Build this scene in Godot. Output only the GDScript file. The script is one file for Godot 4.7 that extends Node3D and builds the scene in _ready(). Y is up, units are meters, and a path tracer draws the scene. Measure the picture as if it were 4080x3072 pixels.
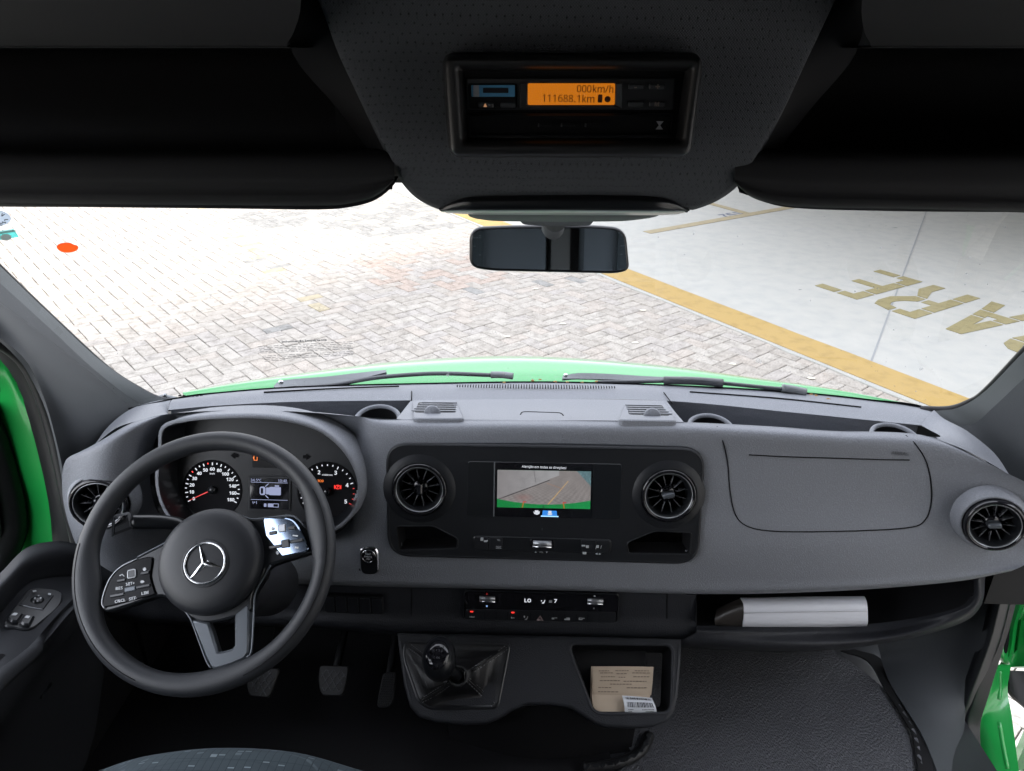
extends Node3D
# A van cab seen from between the front seats. Metres, y up, the bonnet points to -z, the ground is y = 0.

var used := {}
var font_plain: SystemFont
var font_bold: SystemFont
var rng := RandomNumberGenerator.new()
var M := {}

func _ready() -> void:
	# ---------- camera, sky, sun, exposure ----------
	var cam := Camera3D.new()
	cam.name = "camera"
	cam.fov = 55.0052
	cam.near = 0.02
	cam.far = 400.0
	add_child(cam)
	cam.position = Vector3(-0.042,1.93,0)
	cam.rotation_order = EULER_ORDER_YXZ
	cam.rotation_degrees = Vector3(-25.0, 0.9, 1.0)
	var sky_mat := ProceduralSkyMaterial.new()
	sky_mat.sky_top_color = Color(0.88, 0.90, 0.945)
	sky_mat.sky_horizon_color = Color(0.95, 0.955, 0.96)
	sky_mat.sky_curve = 0.2
	sky_mat.ground_bottom_color = Color(0.5, 0.5, 0.48)
	sky_mat.ground_horizon_color = Color(0.75, 0.75, 0.74)
	sky_mat.sun_angle_max = 0.1
	var sky := Sky.new()
	sky.sky_material = sky_mat
	var env := Environment.new()
	env.background_mode = Environment.BG_SKY
	env.sky = sky
	env.background_energy_multiplier = 1.0
	env.tonemap_mode = Environment.TONE_MAPPER_LINEAR
	env.tonemap_exposure = 7.6
	env.sdfgi_enabled = true
	env.ssao_enabled = true
	env.ssil_enabled = true
	var we := WorldEnvironment.new()
	we.name = "environment"
	we.environment = env
	add_child(we)
	var sun := DirectionalLight3D.new()
	sun.name = "sun"
	sun.light_energy = 0.6
	sun.light_angular_distance = 3.0
	sun.light_color = Color(1.0, 0.97, 0.92)
	sun.shadow_enabled = true
	add_child(sun)
	sun.look_at_from_position(Vector3(7.45, 6.5, 6.67), Vector3.ZERO)

	rng.seed = 7
	font_plain = SystemFont.new()
	font_plain.font_names = PackedStringArray(["Droid Sans"])
	font_bold = SystemFont.new()
	font_bold.font_names = PackedStringArray(["Droid Sans"])
	font_bold.font_weight = 700
	make_materials()
	build_ground()
	build_body()
	build_dashboard()
	build_panel()
	build_cluster()
	build_climate()
	build_wheel()
	build_console()
	build_overhead()
	build_doors()
	build_floor_things()
	build_outside_glass()

func make_materials() -> void:
	var leather := noise_tex(0.09, FastNoiseLite.TYPE_CELLULAR, 512, 1, 3.0, null, 3)
	var fine := noise_tex(0.2, FastNoiseLite.TYPE_SIMPLEX, 256, 2, 2.0, null, 4)
	M.dash = grain(mat(0.212, 0.222, 0.247, 0.55, 0.4), leather, 9.0, 0.9)
	var leather_tone := noise_tex(0.09, FastNoiseLite.TYPE_CELLULAR, 512, 1, 0.0, ramp2(Color(0.87, 0.87, 0.87), Color(1, 1, 1)), 3)
	M.dash.albedo_texture = leather_tone
	M.dark = grain(mat(0.019, 0.020, 0.024, 0.5, 0.4), leather, 9.0, 0.5)
	M.panel = grain(mat(0.011, 0.012, 0.0145, 0.42, 0.4), fine, 12.0, 0.25)
	M.trim = grain(mat(0.095, 0.103, 0.106, 0.62, 0.4), fine, 14.0, 0.4)
	M.trimdark = grain(mat(0.040, 0.044, 0.049, 0.65, 0.4), fine, 14.0, 0.4)
	M.black = mat(0.008, 0.008, 0.009, 0.55, 0.3)
	M.hole = mat(0.006, 0.006, 0.007, 0.8, 0.2)
	M.gloss = mat(0.008, 0.008, 0.010, 0.08, 0.5)
	M.satin = mat(0.009, 0.010, 0.012, 0.28, 0.5)
	M.chrome = mat(0.72, 0.73, 0.75, 0.14, 0.5, 1.0)
	M.silver = mat(0.30, 0.31, 0.33, 0.35, 0.5, 0.7)
	M.spoke = mat(0.085, 0.095, 0.108, 0.38, 0.5, 0.35)
	M.surround = mat(0.018, 0.018, 0.019, 0.4, 0.5)
	M.unit = mat(0.022, 0.023, 0.026, 0.4, 0.5)
	M.vane = mat(0.05, 0.052, 0.058, 0.2, 0.6)
	M.door = grain(mat(0.016, 0.017, 0.020, 0.75, 0.3), fine, 14.0, 0.4)
	M.pad = mat(0.006, 0.006, 0.007, 0.22, 0.22)
	M.rubber = mat(0.012, 0.012, 0.013, 0.45, 0.4)
	M.seam = mat(0.012, 0.012, 0.013, 0.8, 0.2)
	M.rim = grain(mat(0.013, 0.0145, 0.018, 0.55, 0.5), leather, 16.0, 0.4)
	M.hub = grain(mat(0.011, 0.012, 0.015, 0.5, 0.45), leather, 20.0, 0.25)
	M.leather = grain(mat(0.008, 0.008, 0.009, 0.45, 0.5), leather, 14.0, 0.5)
	M.header = mat(0.026, 0.026, 0.028, 0.75, 0.3)
	M.white = mat(0.55, 0.56, 0.58, 0.6)
	M.print = mat(0.42, 0.43, 0.45, 0.6)
	M.dim = mat(0.05, 0.05, 0.055, 0.6)
	M.paper = mat(0.47, 0.38, 0.29, 0.85, 0.3)
	M.label = mat(0.66, 0.68, 0.72, 0.7, 0.3)
	M.ink = mat(0.03, 0.03, 0.035, 0.8, 0.2)
	M.fadedink = mat(0.20, 0.16, 0.13, 0.8, 0.2)
	M.wrap = mat(0.62, 0.63, 0.68, 0.35, 0.5)
	M.green = mat(0.010, 0.27, 0.05, 0.28, 0.5)
	M.green.clearcoat_enabled = true
	M.green.clearcoat = 0.8
	M.green.clearcoat_roughness = 0.08
	M.greendeep = M.green
	M.glass = mat(0.75, 0.8, 0.78, 0.02, 0.5)
	M.glass.albedo_color = Color(0.10, 0.12, 0.12, 0.50)
	M.glass.transparency = BaseMaterial3D.TRANSPARENCY_ALPHA
	M.mirror = mat(0.80, 0.82, 0.85, 0.02, 0.5, 1.0)
	M.metal = mat(0.30, 0.31, 0.32, 0.4, 0.5, 0.8)
	M.wiper = mat(0.055, 0.058, 0.065, 0.35, 0.5)
	M.wiperarm = mat(0.16, 0.17, 0.18, 0.35, 0.5)
	M.leaf = mat(0.5, 0.3, 0.14, 0.8, 0.2)
	M.red_mark = lit(1.0, 0.04, 0.03, 0.18)
	M.orange_mark = lit(1.0, 0.22, 0.03, 0.14)
	M.white_mark = lit(0.75, 0.78, 0.85, 0.13)
	M.lcd = lit(0.36, 0.40, 0.62, 0.11)
	M.blue_mark = lit(0.1, 0.35, 1.0, 0.8)
	M.needle = lit(1.0, 0.03, 0.03, 0.1)
	M.amber = lit(0.80, 0.225, 0.009, 0.085)
	M.amber_ink = mat(0.10, 0.03, 0.01, 0.7)
	M.sky_label = mat(0.10, 0.36, 0.62, 0.5)
	# ceiling cloth: dark weave with rows of small darker dimples
	var im := Image.create(128, 128, false, Image.FORMAT_RGB8)
	var hm := Image.create(128, 128, false, Image.FORMAT_RGB8)
	for y in 128:
		for x in 128:
			var wv := 0.5 + 0.25 * sin(x * TAU / 5.333) * sin(y * TAU / 5.333)
			im.set_pixel(x, y, Color(0.36, 0.37, 0.387) * (0.72 + 0.4 * wv))
			hm.set_pixel(x, y, Color.WHITE * wv)
	for k in 64:
		var q := Vector2i((k % 8) * 16 + (4 if int(k / 8.0) % 2 == 0 else 12) + (k * 5) % 3, int(k / 8.0) * 16 + 6 + (k * 7) % 4)
		for dy in 3:
			for dx in 3:
				im.set_pixel((q.x + dx) % 128, (q.y + dy) % 128, Color(0.16, 0.165, 0.175))
				hm.set_pixel((q.x + dx) % 128, (q.y + dy) % 128, Color(0.05, 0.05, 0.05))
	M.cloth = mat(1, 1, 1, 0.85, 0.25)
	M.cloth.albedo_texture = ImageTexture.create_from_image(im)
	hm.bump_map_to_normal_map(3.0)
	M.cloth.normal_enabled = true
	M.cloth.normal_texture = ImageTexture.create_from_image(hm)
	M.cloth.uv1_triplanar = true
	M.cloth.uv1_scale = Vector3.ONE * 18.0
	# seat cloth: dark squares with short light dashes
	var se := Image.create(256, 256, false, Image.FORMAT_RGB8)
	for y in 256:
		for x in 256:
			var edge := x % 16 == 0 or (y % 32 == 0)
			se.set_pixel(x, y, Color(0.13, 0.16, 0.18) if edge else Color(0.215, 0.25, 0.27) * (0.94 + 0.06 * rng.randf()))
	for k in 40:
		var q := Vector2i(rng.randi_range(0, 15) * 16 + 2, rng.randi_range(0, 15) * 16 + rng.randi_range(0, 8))
		for dx in 13:
			for dy in 3:
				se.set_pixel((q.x + dx) % 256, (q.y + dy) % 256, Color(0.44, 0.48, 0.50))
	M.seat = mat(1, 1, 1, 0.85, 0.3)
	M.seat.albedo_texture = ImageTexture.create_from_image(se)
	M.seat.uv1_triplanar = true
	M.seat.uv1_scale = Vector3.ONE * 6.5
	M.seatside = grain(mat(0.075, 0.092, 0.108, 0.8, 0.3), fine, 30.0, 0.4)
	# rubber floor mat with a wrinkled relief
	M.mat = grain(mat(0.060, 0.061, 0.068, 0.5, 0.4), null, 5.0, 1.3)
	var fnm := FastNoiseLite.new()
	fnm.seed = 11
	fnm.noise_type = FastNoiseLite.TYPE_CELLULAR
	fnm.frequency = 0.045
	fnm.fractal_octaves = 2
	fnm.cellular_return_type = FastNoiseLite.RETURN_DISTANCE2_SUB
	var mt := NoiseTexture2D.new()
	mt.width = 512
	mt.height = 512
	mt.seamless = true
	mt.noise = fnm
	mt.as_normal_map = true
	mt.bump_strength = 7.0
	M.mat.normal_texture = mt
	M.mat.uv1_scale = Vector3(11.0, 11.0, 5.0)
	# outdoors
	var speck := noise_tex(0.12, FastNoiseLite.TYPE_SIMPLEX, 512, 4, 0.0, ramp2(Color(0.80, 0.80, 0.80), Color(1, 1, 1)), 21)
	var rough := noise_tex(0.25, FastNoiseLite.TYPE_SIMPLEX, 256, 3, 4.0, null, 22)
	var sg := Gradient.new()
	sg.offsets = PackedFloat32Array([0.0, 0.25, 0.5, 1.0])
	sg.colors = PackedColorArray([Color(0.76, 0.755, 0.75), Color(0.88, 0.877, 0.87), Color(0.95, 0.95, 0.945), Color(1, 1, 1)])
	var stains := noise_tex(0.014, FastNoiseLite.TYPE_SIMPLEX, 1024, 7, 0.0, sg, 27)
	M.paver = []
	for c in [Vector3(0.40, 0.366, 0.325), Vector3(0.375, 0.34, 0.30), Vector3(0.415, 0.382, 0.34), Vector3(0.385, 0.352, 0.32), Vector3(0.405, 0.36, 0.315),
			Vector3(0.42, 0.36, 0.25), Vector3(0.47, 0.46, 0.43), Vector3(0.27, 0.26, 0.245), Vector3(0.40, 0.325, 0.275)]:
		var m: StandardMaterial3D = grain(mat(c.x, c.y, c.z, 0.8, 0.4), rough, 0.6, 0.4)
		m.albedo_texture = stains
		m.uv1_world_triplanar = true
		M.paver.append(m)
	M.joint = tone(mat(0.20, 0.175, 0.145, 0.95, 0.2), speck, 2.0)
	var patches := noise_tex(0.02, FastNoiseLite.TYPE_SIMPLEX, 1024, 6, 0.0, null, 31)
	var cg := Gradient.new()
	cg.offsets = PackedFloat32Array([0.0, 0.35, 0.55, 0.8, 1.0])
	cg.colors = PackedColorArray([Color(0.625, 0.632, 0.63), Color(0.650, 0.655, 0.65), Color(0.660, 0.663, 0.655), Color(0.668, 0.67, 0.662), Color(0.685, 0.686, 0.675)])
	patches.color_ramp = cg
	M.slab = mat(1, 1, 1, 0.8, 0.3)
	M.slab.albedo_color = Color(0.97, 0.96, 0.935)
	tone(M.slab, patches, 0.22)
	M.slab.detail_enabled = true
	M.slab.detail_blend_mode = BaseMaterial3D.BLEND_MODE_MUL
	var wear := noise_tex(0.02, FastNoiseLite.TYPE_SIMPLEX, 512, 5, 0.0, null, 33)
	var wg := Gradient.new()
	wg.offsets = PackedFloat32Array([0.0, 0.28, 0.45, 1.0])
	wg.colors = PackedColorArray([Color(0.90, 0.90, 0.90), Color(0.96, 0.96, 0.96), Color(1, 1, 1), Color(1, 1, 1)])
	wear.color_ramp = wg
	M.slab.detail_enabled = false
	M.yellow = tone(mat(0.36, 0.245, 0.085, 0.75, 0.35), wear, 0.6)
	M.stencil = tone(mat(0.235, 0.20, 0.10, 0.75, 0.35), wear, 0.9)
	M.oldyellow = tone(mat(0.30, 0.25, 0.155, 0.8, 0.3), wear, 0.8)

# ---------- outdoors ----------
func build_ground() -> void:
	structure("ground", box(Vector3(-150, -0.4, -200), Vector3(150, -0.022, 150)), M.joint)
	var pave := structure("brick_pavement", box(Vector3(-9, -0.05, -16), Vector3(9, -0.019, 6)), M.joint)
	var a := Vector3(cos(deg_to_rad(3.2)), 0, sin(deg_to_rad(3.2)))
	var b := Vector3(-a.z, 0, a.x)
	var w := 0.102
	var e1 := (a + b) / sqrt(2.0)
	var e2 := (a - b) / sqrt(2.0)
	var o := Vector3(0.0727, 0, -4.8816) - e1 * 2.0 * w
	var shapes := []
	for k in 3:
		var ol := rect(2 * w - 0.0045, w - 0.0045, 0.004, Vector2.ZERO, 1)
		var wob := PackedVector2Array()
		for i in ol.size():
			wob.append(ol[i] + Vector2(rng.randf_range(-0.0015, 0.0015), rng.randf_range(-0.0015, 0.0015)))
		shapes.append(plate(ccw(wob), -0.05, 0.0, 0.004))
	var ln0 := Vector2(1.027, -5.952)
	var ld := (Vector2(2.343, -3.941) - ln0).normalized()
	var ln := Vector2(-ld.y, ld.x)      # points away from the slab
	var eye := Vector3(0, 0, -1.2)
	var all := []
	for i in range(-90, 95):
		for j in range(-95, 90):
			var s := posmod(i + j, 4)
			if s != 0 and s != 2:
				continue
			var c: Vector3 = o + e1 * w * (i + 1.0) + e2 * w * (j + 0.5) if s == 0 else o + e1 * w * (i + 0.5) + e2 * w * (j + 1.0)
			if c.z > 1.5 or c.z < -12.5 or absf(c.x) > 8.0:
				continue
			if (Vector2(c.x, c.z) - ln0).dot(ln) < -0.12:
				continue
			var kind := rng.randi_range(0, 4)
			var p := Vector2(c.x, c.z)
			var d_y := near_line(p, Vector2(-4.6, -9.8), Vector2(-1.3, -5.1))
			var d_w := near_line(p, Vector2(-3.6, -4.55), Vector2(-1.9, -6.3))
			if d_y < 0.06 and rng.randf() < 0.3:
				kind = 5
			elif d_w < 0.06 and rng.randf() < 0.0:
				kind = 6
			elif (p - Vector2(-3.0, -8.6)).length() < 0.45 and rng.randf() < 0.6 or (p - Vector2(-1.6, -8.8)).length() < 0.9 and rng.randf() < 0.5:
				kind = 7
			elif (p - Vector2(-0.9, -6.7)).length() < 0.7 and rng.randf() < 0.5:
				kind = 8
			elif rng.randf() < 0.006:
				kind = 7
			var seen_now := c.z < -2.6 and absf(c.x) < -c.z * 0.75
			all.append([(c - eye).length() + (0.0 if seen_now else 100.0), c, s == 0, kind])
	all.sort_custom(func(x, y): return x[0] < y[0])
	var rest := []
	for k in 9:
		rest.append([])
	for n in all.size():
		var it: Array = all[n]
		var ba := Basis(e1, Vector3.UP, e1.cross(Vector3.UP)) if it[2] else Basis(e2, Vector3.UP, e2.cross(Vector3.UP))
		# plates lie in x-y and face +z: turn them to face up
		var xf := Transform3D(Basis(ba.x, -ba.z, ba.y), it[1] + Vector3(0, rng.randf_range(-0.002, 0.002), 0))
		if rng.randf() < 0.5:
			xf = xf * Transform3D(Basis(Vector3.BACK, PI), Vector3.ZERO)
		xf = xf * Transform3D(Basis(Vector3(1, 0, 0), rng.randf_range(-0.006, 0.006)) * Basis(Vector3(0, 0, 1), rng.randf_range(-0.008, 0.008)), Vector3.ZERO)
		if n < 300:
			part(pave, "brick", shapes[n % 3], M.paver[it[3]], xf)
		else:
			rest[it[3]].append(xf)
	for k in 9:
		if rest[k].is_empty():
			continue
		var mm := MultiMesh.new()
		mm.transform_format = MultiMesh.TRANSFORM_3D
		mm.mesh = shapes[k % 3]
		mm.instance_count = rest[k].size()
		for i in rest[k].size():
			mm.set_instance_transform(i, rest[k][i])
		var mi := MultiMeshInstance3D.new()
		mi.name = "distant_bricks"
		mi.multimesh = mm
		mi.material_override = M.paver[k]
		pave.add_child(mi, true)
		mi.set_meta("kind", "stuff")
	# concrete apron with its yellow edge, bay lines and lettering
	var far := ln0 - ld * 16.0
	var near := ln0 + ld * 8.0
	var out := -ln
	var fwd := -ld
	var slab_xf := Transform3D(Basis(Vector3(fwd.x, 0, fwd.y), Vector3(-out.x, 0, -out.y), Vector3.UP), Vector3(ln0.x, 0, ln0.y))
	# local x runs away along the edge, local -y runs into the slab
	var edge := PackedVector2Array()
	edge.append(Vector2(-8, -18))
	edge.append(Vector2(16, -18))
	edge.append(Vector2(16, 0))
	for i in range(119, 0, -1):
		edge.append(Vector2(-8 + i * 0.2, rng.randf_range(-0.012, 0.012)))
	edge.append(Vector2(-8, 0))
	var slab := structure("concrete_apron", plate(ccw(edge), -0.12, 0.012, 0.006), M.slab, slab_xf)
	var strip := PackedVector2Array()
	strip.append(Vector2(-8, -0.03))
	for i in range(0, 32):
		strip.append(Vector2(-8 + i * 0.4, -0.335 + rng.randf_range(-0.004, 0.004)))
	strip.append(Vector2(4.5, -0.03))
	part(slab, "painted_edge_line", plate(ccw(strip), 0.013, 0.016, 0.0), M.yellow, slab_xf)
	var flat := Transform3D(Basis(Vector3(1, 0, 0), Vector3(0, 0, -1), Vector3.UP), Vector3(0, 0.0, 0))   # local x, y = world x, -z
	var bay := func(p: Vector2, q: Vector2, wd: float) -> PackedVector2Array:
		var d: Vector2 = (q - p).normalized()
		var n: Vector2 = Vector2(-d.y, d.x) * wd / 2.0
		return ccw(PackedVector2Array([p + n, p - n, q - n, q + n]))
	part(slab, "painted_bay_line", plate(bay.call(Vector2(1.30, 8.22), Vector2(6.2, 11.95), 0.12), 0.013, 0.0165, 0.0), M.oldyellow, flat)
	part(slab, "painted_bay_line", plate(bay.call(Vector2(2.72, 9.34), Vector2(-0.4, 15.0), 0.11), 0.013, 0.0175, 0.0), M.oldyellow, flat)
	part(slab, "expansion_joint", plate(bay.call(Vector2(5.4, 10.25), Vector2(2.2, 4.46), 0.012), 0.0125, 0.0142, 0.0), mat(0.235, 0.24, 0.242, 0.9), flat)
	words(slab, "152", 0.17, mat(0.10, 0.11, 0.15, 0.8), Transform3D(Basis(Vector3(-0.80, 0, 0.6), Vector3(0.6, 0, 0.8), Vector3.UP), Vector3(2.50, 0.0145, -9.28)), true, "painted_number")
	# PARE, four stencilled letters a metre tall
	var rd := Vector3(-0.5106, 0, -0.8598)
	var ud := Vector3(-0.8216, 0, 0.57)
	var lw := 0.43
	var tl := Vector3(2.73, 0.0, -5.97)
	var letters := {
		"P": [[0, 0, 0.11, 0, 0.11, 0.30, 0, 0.30], [0, 0.33, 0.11, 0.33, 0.11, 0.50, 0.11, 0.89, 0.20, 0.89, 0.20, 1.0, 0, 1.0], [0.23, 1.0, 0.23, 0.89, 0.30, 0.87, 0.33, 0.80, 0.33, 0.76, 0.44, 0.76, 0.42, 0.90, 0.35, 0.98], [0.44, 0.73, 0.33, 0.73, 0.30, 0.60, 0.24, 0.57, 0.14, 0.57, 0.14, 0.46, 0.30, 0.46, 0.40, 0.53]],
		"A": [[0, 0, 0.11, 0, 0.155, 0.27, 0.055, 0.27], [0.43, 0, 0.32, 0, 0.275, 0.27, 0.375, 0.27], [0.062, 0.30, 0.37, 0.30, 0.345, 0.47, 0.248, 0.47, 0.256, 0.41, 0.174, 0.41, 0.182, 0.47, 0.085, 0.47], [0.09, 0.50, 0.19, 0.50, 0.215, 0.72, 0.24, 0.50, 0.34, 0.50, 0.275, 1.0, 0.155, 1.0]],
		"R": [[0, 0, 0.11, 0, 0.11, 0.24, 0, 0.24], [0, 0.27, 0.11, 0.27, 0.11, 0.46, 0.20, 0.46, 0.20, 0.57, 0.11, 0.57, 0.11, 0.72, 0, 0.72], [0, 0.75, 0.11, 0.75, 0.11, 0.89, 0.20, 0.89, 0.20, 1.0, 0, 1.0], [0.23, 1.0, 0.23, 0.89, 0.30, 0.87, 0.33, 0.80, 0.33, 0.74, 0.30, 0.66, 0.23, 0.57, 0.23, 0.46, 0.32, 0.46, 0.35, 0.52, 0.43, 0.66, 0.43, 0.84, 0.39, 0.95], [0.23, 0.43, 0.32, 0.43, 0.42, 0.24, 0.42, 0, 0.31, 0, 0.31, 0.22]],
		"E": [[0.22, 0, 0.43, 0, 0.43, 0.11, 0.22, 0.11], [0, 0, 0.19, 0, 0.19, 0.11, 0.11, 0.11, 0.11, 0.25, 0, 0.25], [0, 0.28, 0.11, 0.28, 0.11, 0.46, 0.35, 0.46, 0.35, 0.57, 0.11, 0.57, 0.11, 0.72, 0, 0.72], [0, 0.75, 0.11, 0.75, 0.11, 0.89, 0.20, 0.89, 0.20, 1.0, 0, 1.0], [0.23, 0.89, 0.43, 0.89, 0.43, 1.0, 0.23, 1.0]],
	}
	var at := 3
	for ch in ["P", "A", "R", "E"]:
		var org := tl - rd * 0.527 * at - ud * 0.985
		var lx := Transform3D(Basis(rd, ud, Vector3.UP), org)
		var pieces := []
		for pc in letters[ch]:
			var q := line2(pc)
			for i in q.size():
				q[i].y *= 0.985
			pieces.append(q)
		part(slab, "painted_letter", plates(pieces, 0.013, 0.0165, 0.0), M.stencil, lx)
		at -= 1
	# pale scuffs on the apron
	for k in 16:
		var c := Vector2(rng.randf_range(1.8, 7.0), rng.randf_range(5.0, 10.0))
		if (Vector2(c.x, -c.y) - ln0).dot(ln) > -0.6:
			continue
		var bl := PackedVector2Array()
		var r0 := rng.randf_range(0.008, 0.04)
		for i in 9:
			var an := TAU * i / 9.0
			bl.append(c + Vector2(cos(an), sin(an) * 0.5) * r0 * rng.randf_range(0.4, 1.0))
		part(slab, "scuff", plate(ccw(bl), 0.0125, 0.0135, 0.0), mat(0.34, 0.35, 0.355, 0.9) if k % 3 else mat(0.16, 0.16, 0.16, 0.9), flat)
	# small fallen leaves and bits on the pavement
	for k in 9:
		var c: Vector2 = [Vector2(-0.16, 4.96), Vector2(0.25, 5.25), Vector2(0.9, 5.6), Vector2(0.35, 4.3), Vector2(1.35, 4.55), Vector2(-0.4, 4.25), Vector2(0.75, 4.9), Vector2(1.8, 4.35), Vector2(0.05, 6.1)][k]
		var bl := PackedVector2Array()
		for i in 8:
			var an := TAU * i / 8.0
			bl.append(c + Vector2(cos(an) * 0.03, sin(an) * 0.017) * rng.randf_range(0.7, 1.0))
		var lf := part(self, numbered("fallen_leaf"), plate(ccw(bl), 0.004, 0.007, 0.001), mat(0.66, 0.62, 0.52, 0.8), flat)
		tag(lf, ["pale dry leaf on the bricks, just below the rear-view mirror", "pale dry leaf on the bricks, right of the one below the mirror", "pale dry leaf on the bricks close to the yellow edge's far end", "pale dry leaf on the bricks just ahead of the bonnet's right half", "pale dry leaf beside the yellow edge, nearest to the middle", "pale dry leaf on the bricks close ahead of the bonnet's left half", "pale dry leaf on the bricks halfway between bonnet and yellow edge", "pale dry leaf on the bricks nearest to the right wiper's tip", "pale dry leaf farthest out on the bricks, behind the mirror"][k], "leaf", "dry leaves on the brick pavement")
	# the building whose shade the van stands in: only the bricks out to the left lie in the sun
	var wall := Transform3D(Basis(Vector3(0.667, 0, -0.745), Vector3.UP, Vector3(0.745, 0, 0.667)), Vector3(-2.3 + 0.745 * 14.0, 0, -5.95 + 0.667 * 14.0))
	var nb := thing("building", "pale building behind the yard whose shade falls over the van", "building", wall.origin)
	part(nb, "wall", box(Vector3(-26, 0, 0), Vector3(16, 9.1, 0.4)), mat(0.62, 0.60, 0.56, 0.9), wall)
	for wx in 6:
		for wy in 2:
			part(nb, "window", box(Vector3(-20 + wx * 6, 2.5 + wy * 3.8, -0.03), Vector3(-18 + wx * 6, 4.2 + wy * 3.8, 0.02)), M.gloss, wall)
	# carport beyond the apron: its roof shades the far concrete
	var cp := thing("carport", "carport roof on a far wall shading the back of the concrete apron", "carport", Vector3(9.0, 0, -13.0))
	part(cp, "roof", box(Vector3(2.2, 2.5, -20.0), Vector3(13.0, 2.65, -6.5)), mat(0.35, 0.35, 0.36, 0.7))
	part(cp, "back_wall", box(Vector3(13.0, 0.0, -20.0), Vector3(13.2, 2.5, -6.5)), mat(0.4, 0.4, 0.4, 0.8))

func near_line(p: Vector2, a: Vector2, b: Vector2) -> float:
	return p.distance_to(Geometry2D.get_closest_point_to_segment(p, a, b))

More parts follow.
